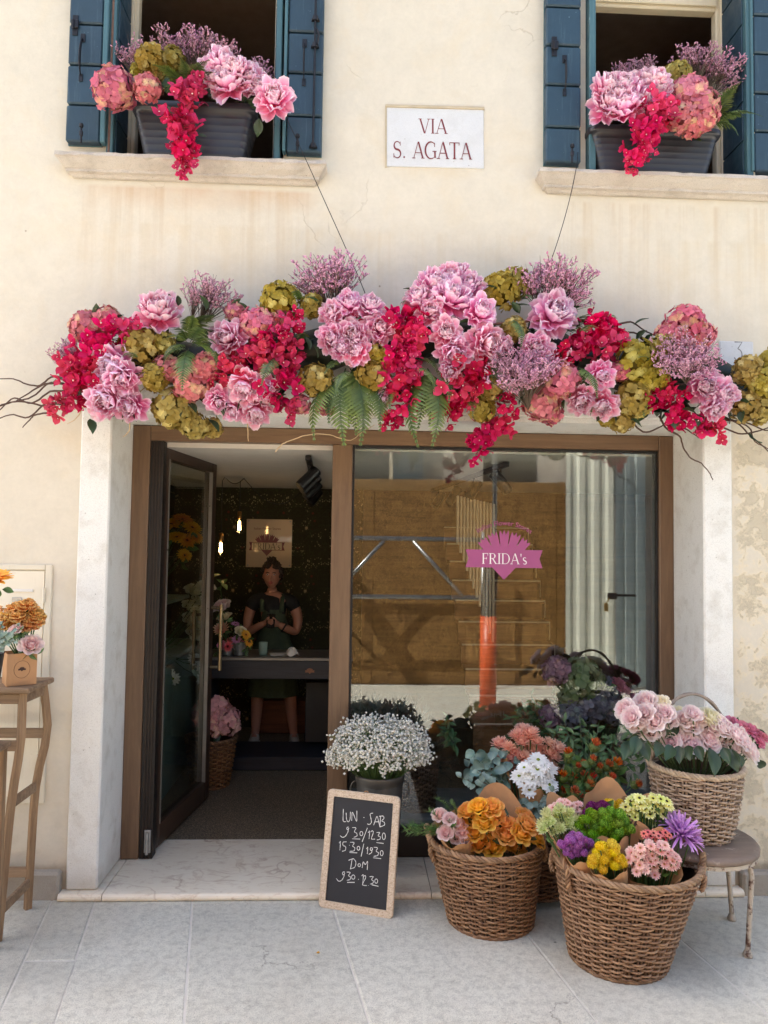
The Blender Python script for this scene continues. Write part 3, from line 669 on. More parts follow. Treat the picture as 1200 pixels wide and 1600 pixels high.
# shop front frame
mb = MB(); FB, FT = .038, 2.479; y0, y1 = FR, FR + .075
MX = (-.124, -.008)
xi = 1.803
def fr(lo, hi, mat, lab=None): q = MB(); q.box(lo, hi, bev=.004); return part('shop_front_frame', q, mat, house)
fr((OX[0] + .001, y0, FB), (-1.169, y1, FT), M_FRAME); fr((xi, y0, FB), (OX[1] - .001, y1, FT), M_FRAME)
fr((-1.168, y0 + .001, 2.392), (xi - .001, y1, FT), M_FRAMEH); fr((MX[0], y0 + .002, FB), (MX[1], y1, 2.391), M_FRAME)
q = MB(); q.box((MX[1] + .001, y0 + .012, FB), (xi - .001, y1, .19), bev=.004); part('shop_front_frame', q, M_DARKFRAME, house, label='dark bottom rail under the shop window')
q = MB()                                        # black glazing bead round the big pane
for lo, hi in (((MX[1] + .001, y0 + .02, .192), (MX[1] + .013, y1, 2.39)), ((xi - .013, y0 + .02, .192), (xi - .001, y1, 2.39)), ((MX[1] + .014, y0 + .02, 2.377), (xi - .014, y1, 2.39)), ((MX[1] + .014, y0 + .02, .192), (xi - .014, y1, .204))): q.box(lo, hi)
part('glazing_bead', q, M_BLACK, house)
q = MB(); q.box((MX[1] + .0135, FR + .028, .2045), (xi - .0135, FR + .036, 2.3765)); pane = part('shop_window_pane', q, M_GLASS, house)
# emblem on the pane
M_LOGO = simple('plum_vinyl', lin(158, 74, 124), .5, 0, .04); M_LOGOW = simple('white_vinyl', lin(236, 232, 232), .5, 0, .03)
lc = at(787.5, 873, FR + .027); lw = 122 / ppm(FR + .027)
part('emblem', decal(crown_polys(lw), flat(lc[0], FR + .027, lc[2])), M_LOGO, pane)
wp, ww = words_polys("FRIDA's", .062, .05)
part('lettering', decal(wp, flat(lc[0] - ww / 2 + .004, FR + .0255, lc[2] - .031)), M_LOGOW, pane)
tp, tw = font_polys('Italian Flower Stores', .043)
_fs = .33 / tw; tp = [[(a * _fs, b * _fs) for a, b in p] for p in tp]; tw = .33
def arched(a, b, o):
    R = .274; th = (a - tw / 2) / R; r = R + b
    return (lc[0] + r * math.sin(th), FR + .027 - o, lc[2] + .196 - R + r * math.cos(th))
part('lettering', decal(tp, arched, inc=0), M_LOGO, pane)
# glass door leaf, swung inwards on the left jamb
hx, hy = -1.105, FR + .06; dv = Vector((.132, .9, 0)).normalized(); DW = .93
A = Matrix.Translation((hx, hy, 0)) @ Matrix(((dv.x, dv.y, 0, 0), (dv.y, -dv.x, 0, 0), (0, 0, 1, 0), (0, 0, 0, 1)))
A = Matrix.Translation((hx, hy, 0)) @ Matrix.Rotation(math.atan2(dv.y, dv.x), 4, 'Z')
q = MB(); d0, d1 = .05, 2.386; th = .06
for lo, hi in (((0, 0, d0), (.085, th, d1)), ((DW - .085, 0, d0), (DW, th, d1)), ((.0855, 0, d0), (DW - .0855, th, d0 + .13)), ((.0855, 0, d1 - .085), (DW - .0855, th, d1))): q.box(lo, hi, bev=.004, M=A)
door = part('glass_door', q, m_wood('dark_brown_door', lin(52, 38, 30), lin(72, 54, 42), .4, 'Z', 1, .05), house)
q = MB(); q.box((.0858, .024, d0 + .1302), (DW - .0858, .034, d1 - .0852), M=A); part('door_pane', q, M_GLASSD, door)
q = MB(); q.box((.0862, -.004, d0 + .128), (.095, .02, d1 - .083), M=A); q.box((DW - .097, -.004, d0 + .128), (DW - .0862, .02, d1 - .083), M=A); part('glazing_bead', q, simple('pale_bead', lin(150, 146, 140), .35, .6), door)
q = MB(); 
for hz in (.95, 1.36): q.tube([A @ Vector((DW - .045, -.002, hz)), A @ Vector((DW - .045, -.07, hz))], .011, 8)
q.tube([A @ Vector((DW - .045, -.07, z)) for z in (.93, .96, 1.15, 1.35, 1.38)], .013, 10)
for hz in (1.0, 1.31): q.tube([A @ Vector((DW - .045, .062, hz)), A @ Vector((DW - .045, .12, hz))], .011, 8)
q.tube([A @ Vector((DW - .045, .12, z)) for z in (.97, 1.15, 1.34)], .013, 10)
part('pull_handle', q, simple('brushed_brass', lin(150, 132, 104), .35, .9), door)
q = MB(); q.box((-1.165, FR + .006, .04), (hx + .012, hy + .02, 2.39)); part('hinge_jamb', q, simple('black_jamb', lin(30, 26, 24), .5, .2), house)
q = MB()
for k in range(3): q.box((-1.150 + .017 * k, FR - .0015, .042), (-1.142 + .017 * k, FR + .005, 2.388), bev=.002)
part('jamb_seal', q, M_DARKFRAME, house)
q = MB(); q.box((hx - .032, FR - .006, .075), (hx + .004, FR + .004, .2), bev=.004); q.tube([(hx - .014, FR - .012, .07), (hx - .014, FR - .012, .19)], .009, 8); part('door_hinge', q, M_STEEL, house)

# ------------------------------------------------------------------ inside of the shop
RX = (-1.75, 3.0); RY = (.45, 3.32); CZ = 2.365
def sroom(name, lo, hi, mat): mb = MB(); mb.box(lo, hi); return struct(name, mb, mat)
sroom('shop_floor', (RX[0], .622, -.02), (RX[1], RY[1], .034), M_TERR)
sroom('ceiling', (RX[0], .42, CZ), (RX[1], RY[1], CZ + .1), M_CEIL)
sroom('back_wall', (RX[0], RY[1], -.02), (.10, RY[1] + .1, CZ), M_PAPER)
M_BROWNW = m_wood('brown_panelled_wall', lin(64, 44, 28), lin(96, 68, 44), .6, 'X', .6, .1)
sroom('back_wall', (.102, RY[1], -.02), (RX[1], RY[1] + .1, CZ), M_BROWNW)
sroom('side_wall', (RX[0] - .1, .402, -.02), (RX[0], RY[1] + .1, CZ), M_PAPER)
sroom('side_wall', (RX[1], .402, -.02), (RX[1] + .1, RY[1] + .1, CZ), M_BROWNW)
mb = MB(); mb.box((RX[0], .402, -.02), (OX[0] - .002, .45, CZ)); mb.box((OX[1] + .002, .402, -.02), (RX[1], .45, CZ)); struct('front_wall', mb, M_DARK)

# ------------------------------------------------------------------ across the street: what the window mirrors
VG = FR + .03
def refl(px, py, yv):
    p = at(px, py, yv); return np.array([p[0], 2 * VG - yv, p[2]])
YH = 5.70; yh = 2 * VG - YH
hoard = thing('plywood_hoarding', 'brown plywood hoarding across the street, mirrored in the shop window', 'hoarding', (0, yh, 0))
zt = refl(700, 750, YH)[2]; xr = refl(884, 900, YH)[0]; x = -4.6; k = 0
while x < xr - .05:
    w = min(1.22, xr - x); q = MB(); q.box((x + .003, yh, .01), (x + w - .003, yh - .02, zt - .01 * (k % 2)), bev=.003); part('plywood_panel', q, M_OSB, hoard); x += w; k += 1
q = MB()
for x in np.arange(-4.6, xr, .61): q.box((x - .03, yh - .09, 0), (x + .03, yh - .022, zt - .05))
part('timber_post', q, M_OSB, hoard)
q = MB(); xb_ = refl(540, 800, YH)[0]; q.box((xb_ - .95, yh + .002, zt - .09), (xb_ - .68, yh + 1.15, zt - .04), bev=.004); part('shadow_timber', q, M_OSB, hoard)  # timber added to cast a slanting shadow across the panels
# corrugated gate
def corrugated(x0, x1, y, dy, z1, name='sheet'):
    n = int(abs(x1 - x0) / .0155); P = []
    for z in (.03, z1):
        row = []
        for i in range(n + 1):
            f = i / n; ph = (i % 12); d = [0, .0, .0, .0, .012, .03, .03, .03, .03, .03, .012, 0][ph]
            row.append((x0 + (x1 - x0) * f, y + dy * f - d, z))
        P.append(row)
    q = MB(); q.grid(np.array(P)); q.grid(np.array(P)[:, :, :] + np.array([0, -.003, 0])); return q
YC = 5.2; yc = 2 * VG - YC
c0, c1, c2 = refl(885, 900, YC)[0], refl(964, 900, YC)[0], refl(1045, 900, YC)[0]
gate = thing('corrugated_gate', 'white corrugated metal gate with a padlocked bolt, mirrored in the shop window', 'gate', (c0, yc, 0))
zc = refl(920, 704, YC)[2]
part('gate_sheet', corrugated(c0, c1, yc, -.04, zc), simple('white_corrugated_steel', lin(226, 228, 214), .5, .1, .05), gate)
part('gate_sheet', corrugated(c1, c2 + 1.0, yc - .045, -.9, zc), simple('shaded_corrugated_steel', lin(176, 190, 192), .5, .1, .05), gate)  # turned sheet of the white gate, its shade put into the greyer colour
lk_ = refl(955, 930, YC - .1)
q = MB(); q.tube([(lk_[0] - .02, lk_[1] + .02, lk_[2]), (lk_[0] + .32, lk_[1] - .01, lk_[2])], .015, 8); q.box((lk_[0] - .05, lk_[1], lk_[2] - .05), (lk_[0] + .07, lk_[1] + .03, lk_[2] + .03), bev=.006); part('bolt', q, M_IRON, gate)
q = MB(); q.tube([(lk_[0] - .03, lk_[1] + .03, lk_[2] - .03), (lk_[0] - .07, lk_[1] + .03, lk_[2] - .1)], .008, 6); q.box((lk_[0] - .1, lk_[1] + .015, lk_[2] - .2), (lk_[0] - .05, lk_[1] + .05, lk_[2] - .1), bev=.01); part('padlock', q, simple('brass_padlock', lin(170, 140, 80), .35, .9), gate)
# scaffold post with its drain pipe and rails
YP = 3.939; yp = 2 * VG - YP
pb = refl(762, 1120, YP); xp = pb[0]
post = thing('drain_pipe', 'orange plastic drain pipe with black hose on a steel post, mirrored in the window', 'pipe', (xp, yp, 0))
zp = lambda py: refl(762, py, YP)[2]
q = MB(); q.tube([(xp, yp, .0), (xp + .0, yp, zp(962))], .09, 20); q.tube([(xp, yp, .0), (xp, yp, .12)], .1, 20); part('pipe', q, simple('orange_plastic', lin(214, 92, 48), .4, 0, .06), post, True)
n = 70; q = MB(); zz0, zz1 = zp(966), zp(872)
q.tube([(xp + .05 * (k / n) ** 2, yp, zz0 + (zz1 - zz0) * k / n) for k in range(n + 1)], [.078 + (.012 if (k // 2) % 2 else 0) for k in range(n + 1)], 18); part('corrugated_hose', q, simple('black_plastic', lin(30, 30, 32), .45), post, True)
q = MB(); q.tube([(xp + .06, yp + .0, zp(876)), (xp + .06, yp, 4.2)], .026, 10); part('steel_post', q, M_STEEL, post, True)
rail = thing('scaffold_rail', 'galvanised scaffold rails with slanting braces, mirrored in the shop window', 'railing', (xp - 1, -4.5, 0))
YR = 5.3; yr_ = 2 * VG - YR + .04
za, zb_ = refl(650, 842, YR)[2], refl(650, 933, YR)[2]; xl = -3.2; xe = refl(757, 900, YR)[0]
for z in (za, zb_): q = MB(); q.tube([(xl, yr_ - .04, z), (xe, yr_ - .04, z)], .03, 10); part('rail', q, M_STEEL, rail, True)
for (p, q_) in (((600, 845), (520, 930)), ((645, 845), (722, 931)), ((440, 845), (520, 930))):
    a, b = refl(*p, YR), refl(*q_, YR); q = MB(); q.tube([(a[0], yr_ - .04, a[2]), (b[0], yr_ - .04, b[2])], .026, 8); part('brace', q, M_STEEL, rail, True)
for x in (xl, xe - .01):
    q = MB(); q.tube([(x, yr_ - .1, 0), (x, yr_ - .1, za + .1)], .024, 8); part('rail_post', q, M_STEEL, rail, True)
# scaffold boards overhead and the pale house behind the hoarding
opp = thing('pale_house', 'pale plastered house across the street, mirrored at the top of the window', 'building', (0, -7.4, 0))
q = MB(); q.box((-9, -12, 0), (.95, -7.4, 4.5)); part('wall', q, simple('pale_render', lin(232, 228, 216), .9, 0, .06, 2), opp)
for x in (-6.6, -3.6, -.3):
    for z in (1.0, 2.75):
        q = MB(); q.box((x, -7.4, z), (x + .95, -7.37, z + 1.5), bev=.01); w = part('window', q, M_CREAM, opp); q = MB(); q.box((x + .07, -7.37, z + .07), (x + .88, -7.362, z + 1.43)); part('window_pane', q, simple('dark_pane', lin(40, 44, 48), .1), w)
        for g in (-1, 1):
            q = MB(); xs_ = x - .5 if g < 0 else x + .96; q.box((xs_, -7.4, z), (xs_ + .49, -7.36, z + 1.5), bev=.006); part('shutter', q, M_SHUT, opp)

op2 = thing('grey_house', 'grey house beside the pale one across the street, mirrored in the window', 'building', (4, -7.6, 0))
q = MB(); q.box((.98, -12, 0), (9, -7.6, 4.1)); part('wall', q, simple('grey_render', lin(170, 160, 148), .9, 0, .2, 5), op2)
for x in (2.2, 4.4, 6.6):
    q = MB(); q.box((x, -7.6, 2.6), (x + .9, -7.57, 3.9), bev=.01); part('window', q, M_DARKFRAME, op2)
# ------------------------------------------------------------------ flowers: shapes
RND = random.Random(11)
def profile(u, um=.6, base=.25, tip=0.0, pw=.7):
    return base + (1 - base) * math.sin(PI / 2 * min(1, u / um)) if u <= um else tip + (1 - tip) * max(0, math.cos(PI / 2 * (u - um) / (1 - um))) ** pw
def petal(mb, az, r0, z0, L, W, e0, e1, cb, ct, cup=.25, ruf=0.0, um=.6, base=.25, tip=0.0, pw=.7, nu=5, nv=3, twist=0.0, rnd=RND, edge=None, M=None):
    """one petal: rises at angle e0 (from level) and ends at e1, degrees; colours from its foot to its tip"""
    r, z = r0, z0; P = np.zeros((nu, nv, 3)); C = np.zeros((nu, nv, 3)); ph = rnd.uniform(0, 6)
    cb = np.array(cb); ct = np.array(ct)
    for i in range(nu):
        u = i / (nu - 1); e = math.radians(e0 + (e1 - e0) * u)
        if i: r += L / (nu - 1) * math.cos(e); z += L / (nu - 1) * math.sin(e)
        w = W * profile(u, um, base, tip, pw)
        for j in range(nv):
            v = 2 * j / (nv - 1) - 1; x = v * w / 2
            k = cup * v * v * w + ruf * W * math.sin(ph + 2.6 * v * PI + u * 4) * u
            P[i, j] = (r - k * math.sin(e), x + twist * u * L * .3, z + k * math.cos(e))
            t = u ** (1.7 if edge is not None else 1.1); c = cb * (1 - t) + ct * t
            if edge is not None: ek = min(1, .9 * v * v * u * u + .5 * max(0, u - .8) / .2); c = c * (1 - ek) + np.array(edge) * ek
            C[i, j] = c
    c, s = math.cos(az), math.sin(az)
    Q = P.copy(); Q[..., 0] = P[..., 0] * c - P[..., 1] * s; Q[..., 1] = P[..., 0] * s + P[..., 1] * c
    if M is not None:
        A = np.array(M); Q = Q @ A[:3, :3].T + A[:3, 3]
    mb.grid(Q, C)
def ring(mb, n, r0, z0, L, W, e0, e1, cb, ct, jit=.12, rnd=RND, az0=None, **k):
    a0 = rnd.uniform(0, 6) if az0 is None else az0
    for i in range(n):
        j = lambda q: q * (1 + rnd.uniform(-jit, jit))
        v = 1 + rnd.uniform(-.08, .08)
        petal(mb, a0 + 2 * PI * i / n + rnd.uniform(-jit, jit) * 1.4, r0, z0, j(L), j(W), e0 + rnd.uniform(-1, 1) * jit * 60, e1 + rnd.uniform(-1, 1) * jit * 90, np.array(cb) * v, np.array(ct) * v, rnd=rnd, **k)
def fib(n, zmin=-1.0, rnd=RND):
    out = []
    for i in range(n):
        z = 1 - (1 - zmin) * (i + .5) / n; a = i * 2.39996 + rnd.uniform(-.25, .25); r = math.sqrt(max(0, 1 - z * z)); out.append(Vector((r * math.cos(a), r * math.sin(a), z)))
    return out
C_MAG, C_PINK, C_PALE = lin(214, 8, 98), lin(252, 112, 182), lin(255, 206, 230); C_EDGE = lin(255, 246, 251)
def mk_peony(rnd, open_=0.0):
    """radius about 1"""
    m = MB()
    for n, r, z, L, W, e0, e1, c0 in ((10, .05, -.32, 1.02, .60, -14, 34, C_PINK), (11, .08, -.25, .98, .54, 12, 60, C_PINK), (12, .08, -.18, .92, .48, 30, 82, lin(232, 86, 168)), (12, .10, -.12, .82, .42, 48, 100, C_MAG), (12, .08, -.06, .68, .34, 60, 112, C_MAG)):
        ring(m, n, r, z, L * rnd.uniform(.94, 1.06), W, e0, e1, c0, C_PALE if L > .7 else lin(248, 176, 214), rnd=rnd, cup=.34, ruf=.12, nu=7, nv=5, um=.74, base=.3, tip=.5, pw=.5, edge=C_EDGE, jit=.16)
    ring(m, 9, .02, .0, .48, .30, 66, 112, lin(178, 16, 100), lin(226, 84, 164), rnd=rnd, cup=.3, ruf=.2, nu=4, nv=3)
    ring(m, 6, .0, .02, .42, .2, 78, 100, lin(178, 16, 100), lin(214, 50, 140), rnd=rnd, cup=.3, ruf=.2, nu=4, nv=3)
    return m
def floret4(m, M, s, ca, cb_, rnd, pointed=.0):
    for k in range(4):
        v = rnd.uniform(.82, 1.14); f = np.array(ca) * v; g = np.array(cb_) * v
        petal(m, k * PI / 2 + rnd.uniform(-.15, .15), .04 * s, 0, s * rnd.uniform(.85, 1.1), s * rnd.uniform(.85, 1.05), rnd.uniform(0, 26), rnd.uniform(-14, 30), f, g, cup=rnd.uniform(-.06, .14), ruf=.09, um=.55, base=.2, tip=pointed, pw=.8, nu=4, nv=3, rnd=rnd, M=M)
def mk_hydrangea(rnd, ca, cb_, cc, n=58, zmin=-.55, s=.30):
    """head of many four-petalled florets, radius about 1"""
    m = MB()
    for d in fib(n, zmin, rnd):
        d2 = (d + Vector((rnd.uniform(-.3, .3), rnd.uniform(-.3, .3), rnd.uniform(-.3, .3)))).normalized()
        mix = rnd.random(); cen = np.array(cc) if rnd.random() < .3 else np.array(ca)
        col = np.array(ca) * mix + np.array(cb_) * (1 - mix)
        floret4(m, frame_M(d * rnd.uniform(.72, .9), d2, rnd.uniform(0, 6)), s * rnd.uniform(.85, 1.15), cen, col, rnd)
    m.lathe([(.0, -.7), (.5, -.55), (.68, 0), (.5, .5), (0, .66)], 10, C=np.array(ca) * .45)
    return m
C_CRIM, C_CRIM2 = lin(206, 8, 74), lin(238, 40, 112)
def mk_bougain(rnd, n=15, L=1.0):
    """cluster of papery three-bract florets with tiny white flowers, a bit longer than wide"""
    m = MB()
    for i in range(n):
        p = Vector((rnd.gauss(0, .38), rnd.gauss(0, .38), rnd.gauss(0, .38) * L)); d = (p.normalized() * .8 + Vector((rnd.uniform(-.6, .6), rnd.uniform(-.6, .6), .5 + rnd.uniform(-.4, .4)))).normalized()
        m.tube([(0, 0, 0), tuple(p * .5 + Vector((0, 0, .05))), tuple(p + d * .02)], .012, 3, lin(96, 60, 50), cap=False); M = frame_M(p, d, rnd.uniform(0, 6)); v = rnd.uniform(.75, 1.15); s = rnd.uniform(.46, .64)
        for k in range(3):
            petal(m, k * 2.094 + rnd.uniform(-.2, .2), .02, 0, s, s * .86, rnd.uniform(10, 40), rnd.uniform(30, 75), np.array(C_CRIM) * v, np.array(C_CRIM2) * v, cup=.1, ruf=.12, um=.5, base=.35, tip=0, pw=.9, nu=5, nv=3, rnd=rnd, M=M)
        if rnd.random() < .7:
            q = MB(); q.tube([(0, 0, 0), (0, 0, .14)], [.012, .02], 4, C_CRIM); q.lathe([(0, .17), (.035, .16), (.045, .185), (0, .2)], 6, C=lin(250, 240, 226)); m.put(q, M)
    return m
def mk_statice(rnd, n=26, spread=.55, h=1.0, ca=lin(206, 138, 170), cb_=lin(234, 186, 204), stem=lin(112, 96, 84), dense=1.0):
    """airy spray of fine branching stems set with tiny dry flowers, height 1"""
    m = MB()
    for i in range(n):
        a = rnd.uniform(0, 2 * PI); sp = spread * math.sqrt(rnd.random()); L = h * rnd.uniform(.65, 1.0)
        tip = np.array([sp * math.cos(a), sp * math.sin(a), L]); bend = np.array([rnd.uniform(-.08, .08), rnd.uniform(-.08, .08), 0])
        P = [tip * t + bend * math.sin(t * PI) + np.array([0, 0, .05 * math.sin(t * 9 + a)]) * 0 for t in (0, .3, .55, .8, 1)]
        P = [np.array([p[0] * (t ** .35), p[1] * (t ** .35), p[2]]) for p, t in zip(P, (0.001, .3, .55, .8, 1))]
        m.tube(P, [.008, .007, .006, .005, .003], 3, stem, cap=False)
        for b in range(int(6 * dense)):
            t = rnd.uniform(.45, 1.0); k = min(3, int(t * 4)); f = t * 4 - k; p0 = P[k] * (1 - f) + P[k + 1] * f
            d = np.array([rnd.uniform(-1, 1), rnd.uniform(-1, 1), rnd.uniform(.2, 1.2)]); d /= np.linalg.norm(d); p1 = p0 + d * rnd.uniform(.05, .13)
            m.tube([p0, p1], [.004, .003], 3, stem, cap=False)
            for q in range(rnd.randint(4, 6)):
                c = p0 + (p1 - p0) * (.4 + q * .16) + np.array([rnd.uniform(-.014, .014) for _ in range(3)]); s = rnd.uniform(.010, .017)
                e = d * s * 1.7; u = np.cross(d, [.3, .5, .81]); u = u / (np.linalg.norm(u) + 1e-6) * s; w = np.cross(d, u)
                col = np.array(ca) + (np.array(cb_) - np.array(ca)) * rnd.random()
                m.add([c - e, c + u, c + w, c - u, c - w, c + e * 1.2], [(0, 2, 1), (0, 3, 2), (0, 4, 3), (0, 1, 4), (5, 1, 2), (5, 2, 3), (5, 3, 4), (5, 4, 1)], col * rnd.uniform(.8, 1.12))
    return m
def mk_fern(rnd, ca=lin(62, 86, 42), cb_=lin(122, 140, 70), n=20, droop=.5, w=.30):
    """one frond of length 1 along +X, drooping towards -Z"""
    m = MB(); N = 12
    def pt(t): return np.array([t * (1 - .12 * droop * t), 0, .12 * math.sin(t * PI) - droop * .55 * t * t])
    m.tube([pt(t) for t in np.linspace(0, 1, N)], np.linspace(.010, .003, N), 4, np.array(ca) * .8, cap=False)
    for i in range(n):
        t = .1 + .9 * i / n; p = pt(t); tg = pt(min(1, t + .02)) - pt(t - .02); tg /= np.linalg.norm(tg)
        L = w * (math.sin(PI * min(1, (t + .12)) ** .8) * .8 + .12) * rnd.uniform(.85, 1.1)
        for sg in (-1, 1):
            d = np.array([.42, sg * .9, -.18 + rnd.uniform(-.12, .12)]); d /= np.linalg.norm(d); wd = tg * .42 / n * .95
            c0 = np.array(ca) * rnd.uniform(.85, 1.15); c1 = np.array(cb_) * rnd.uniform(.85, 1.15)
            V = [p - wd, p + wd, p + d * L * .55 + wd * .95 + [0, 0, -.01], p + d * L + [0, 0, -.25 * L], p + d * L * .55 - wd * .95 + [0, 0, -.01]]
            m.add(V, [(0, 1, 2, 4) if sg > 0 else (4, 2, 1, 0), (4, 2, 3) if sg > 0 else (3, 2, 4)], np.array([c0, c0, (c0 + c1) / 2, c1, (c0 + c1) / 2]))
    return m
def mk_leaf(rnd, ca=lin(34, 54, 34), cb_=lin(62, 84, 52), W=.55, fold=.18, curl=-40):
    m = MB(); petal(m, 0, 0, 0, 1, W, rnd.uniform(0, 20), curl * rnd.uniform(.3, 1), ca, cb_, cup=fold, ruf=.05, um=.42, base=.06, tip=0, pw=1.1, nu=7, nv=5, rnd=rnd)
    return m
def mk_rose(rnd, c0, c1, edge, op=1.0):
    """open rose seen from above: coiled heart and rolled outer petals; radius about 1"""
    m = MB()
    # heart: a coil of overlapping petals
    for k, (n, r0, L, W, e0, e1) in enumerate(((3, .05, .86, .30, 86, 97), (4, .13, .88, .46, 85, 96), (5, .23, .90, .60, 83, 91), (6, .34, .92, .78, 81, 72), (7, .43, .92, .86, 75, 42), (7, .50, .90, .92, 60, 8))):
        t = k / 5; cb_ = np.array(c0) * (1 - t) + np.array(c1) * t
        a0 = rnd.uniform(0, 6)
        for i in range(n):
            v = 1 + rnd.uniform(-.05, .05); a = a0 + 2 * PI * i / n + rnd.uniform(-.1, .1)
            petal(m, a, r0 * op, -.55 - .01 * k, L * (1 + rnd.uniform(-.06, .06)), W * 1.08, e0 + rnd.uniform(-4, 4), e1 + rnd.uniform(-7, 7), cb_ * .9 * v, cb_ * v, cup=(.40 - .035 * k), ruf=.03, um=.78, base=.5, tip=.5, pw=.5, nu=7, nv=5, rnd=rnd, edge=edge, twist=.3)
    ring(m, 5, .06, -.62, .7, .16, -30, -60, lin(70, 96, 52), lin(90, 112, 64), rnd=rnd, um=.3, nu=4)
    return m
def mk_pompon(rnd, ca, cb_, n=95, L=.34, W=.21, inc=30):
    """tight round button bloom, radius about 1"""
    m = MB()
    for i, d in enumerate(fib(n, -.35, rnd)):
        v = rnd.uniform(.88, 1.1); t = (1 - d.z) / 1.35
        M = frame_M(d * .62, (d * .7 + Vector((0, 0, .6))).normalized(), math.atan2(d.y, d.x) * 0)
        M = Matrix.Translation(d * .68) @ Vector((d.x, d.y, d.z)).to_track_quat('Z', 'X').to_matrix().to_4x4()
        petal(m, rnd.uniform(0, 6) if d.z > .85 else 0.0, 0, 0, L * (.6 + .4 * t), W, 80, 80 - inc - 40 * t, np.array(ca) * v, np.array(cb_) * v, cup=.3, um=.6, base=.5, tip=.25, nu=3, nv=3, rnd=rnd, M=M)
    m.lathe([(0, -.5), (.5, -.45), (.74, 0), (.52, .5), (0, .7)], 10, C=np.array(ca) * .75)
    return m
def mk_daisy(rnd, cp, cp2, cc, n=14, layers=2, W=.30, cr=.24, cen=None, e=8):
    m = MB()
    for k in range(layers): ring(m, n, .1, -.02 + .05 * k, .92 - .12 * k, W, e + 10 * k, e - 14 + 6 * k, cp, cp2, rnd=rnd, cup=.12, um=.62, base=.45, tip=.3, nu=4, nv=3, jit=.08)
    m.lathe([(cr * 1.02, -.02), (cr, .05), (cr * .7, .11), (0, .13)], 10, C=cc)
    if cen is not None: m.lathe([(cr * .5, .125), (cr * .4, .15), (0, .16)], 8, C=cen)
    return m
def mk_spider(rnd, ca, cb_):
    m = MB()
    for (n, e, L) in ((16, 5, 1.0), (16, 25, .95), (14, 45, .85), (10, 65, .7), (6, 82, .5)):
        ring(m, n, .04, 0, L, .12, e, e + rnd.uniform(-10, 30), ca, cb_, rnd=rnd, cup=.5, um=.8, base=.6, tip=.5, nu=5, nv=3, jit=.12)
    return m
def mk_mum(rnd, ca, cb_):
    """many-petalled dome, radius about 1"""
    m = MB()
    for (n, e, L, r) in ((15, -5, .95, .1), (15, 18, .9, .1), (13, 40, .8, .08), (10, 60, .66, .06), (7, 80, .5, .03)):
        ring(m, n, r, 0, L, .24, e, e + 45, ca, cb_, rnd=rnd, cup=.35, um=.7, base=.5, tip=.35, nu=4, nv=3, jit=.1)
    return m
def mk_carnation(rnd, ca, cb_):
    m = MB()
    for (n, e, L) in ((10, 4, 1.0), (10, 24, .95), (9, 46, .88), (8, 64, .78), (5, 82, .66)):
        ring(m, n, .03, -.3, L, .6, e, e + 10, ca, cb_, rnd=rnd, cup=.1, ruf=.22, um=.85, base=.15, tip=.6, nu=5, nv=7, jit=.14)
    m.tube([(0, 0, -.75), (0, 0, -.28)], [.16, .2], 8, lin(92, 112, 72))
    return m
def mk_thistle(rnd):
    """safflower: green bracts round a ball, orange tuft on top"""
    m = MB(); m.lathe([(0, -.62), (.35, -.55), (.52, -.2), (.46, .12), (.2, .3)], 10, C=lin(110, 128, 66))
    ring(m, 8, .3, -.5, .7, .3, 10, 60, lin(86, 110, 56), lin(150, 160, 96), rnd=rnd, um=.4, nu=4); ring(m, 8, .4, -.3, .5, .26, 35, 75, lin(98, 120, 60), lin(160, 168, 104), rnd=rnd, um=.4, nu=4)
    for k in range(46):
        a = rnd.uniform(0, 6.28); t = math.sqrt(rnd.random()); r = .62 * t
        p = np.array([.3 * t * math.cos(a), .3 * t * math.sin(a), .15]); q = np.array([r * math.cos(a), r * math.sin(a), .95 - .5 * t * t + rnd.uniform(-.08, .08)])
        m.tube([p, (p + q) / 2 + [0, 0, .05], q], [.035, .04, .03], 3, np.array(lin(226, 86, 22) if rnd.random() < .7 else lin(238, 140, 40)) * rnd.uniform(.8, 1.1))
    return m

def variants(name, fn, n, seed, mat, smooth=True):
    out = []
    for k in range(n):
        me = fn(random.Random(seed + k)).mesh(name, smooth); me.materials.append(mat); out.append(me)
    return out
M_PETAL = vcol('soft_petal', .6, .3, .10)
M_ROSE = vcol('translucent_petal', .5, .5, .08)
M_LEAF = vcol('leaf_green', .42, .12, .18, spec=.5)
M_DRY = vcol('dry_flower', .85, .1, .12)
M_PAPERY = vcol('papery_bract', .6, .3, .14, hue=.008)
PEONY = variants('peony', mk_peony, 4, 100, M_PETAL)
HYD_P = variants('hydrangea', lambda r: mk_hydrangea(r, lin(212, 110, 128), lin(226, 146, 150), lin(236, 206, 160)), 3, 200, M_PETAL)
HYD_O = variants('hydrangea', lambda r: mk_hydrangea(r, lin(160, 136, 52), lin(196, 172, 88), lin(222, 206, 128)), 3, 210, M_PETAL)
BOUG = variants('bougainvillea', mk_bougain, 4, 220, M_PAPERY)
STAT = variants('statice_spray', lambda r: mk_statice(r, 34, .5, 1.0), 3, 230, M_DRY)
STATD = variants('statice_spray', lambda r: mk_statice(r, 60, .8, 1.0, dense=1.3), 2, 236, M_DRY)
FERN = variants('fern_frond', mk_fern, 3, 240, M_LEAF, False)
LEAF = variants('leaf', mk_leaf, 4, 250, M_LEAF)
def put(meshes, name, parent, p, d, s, rnd, roll=None, label=None):
    o = link(name, rnd.choice(meshes), None, parent, frame_M(p, d, rnd.uniform(0, 6.28) if roll is None else roll, s))
    return o
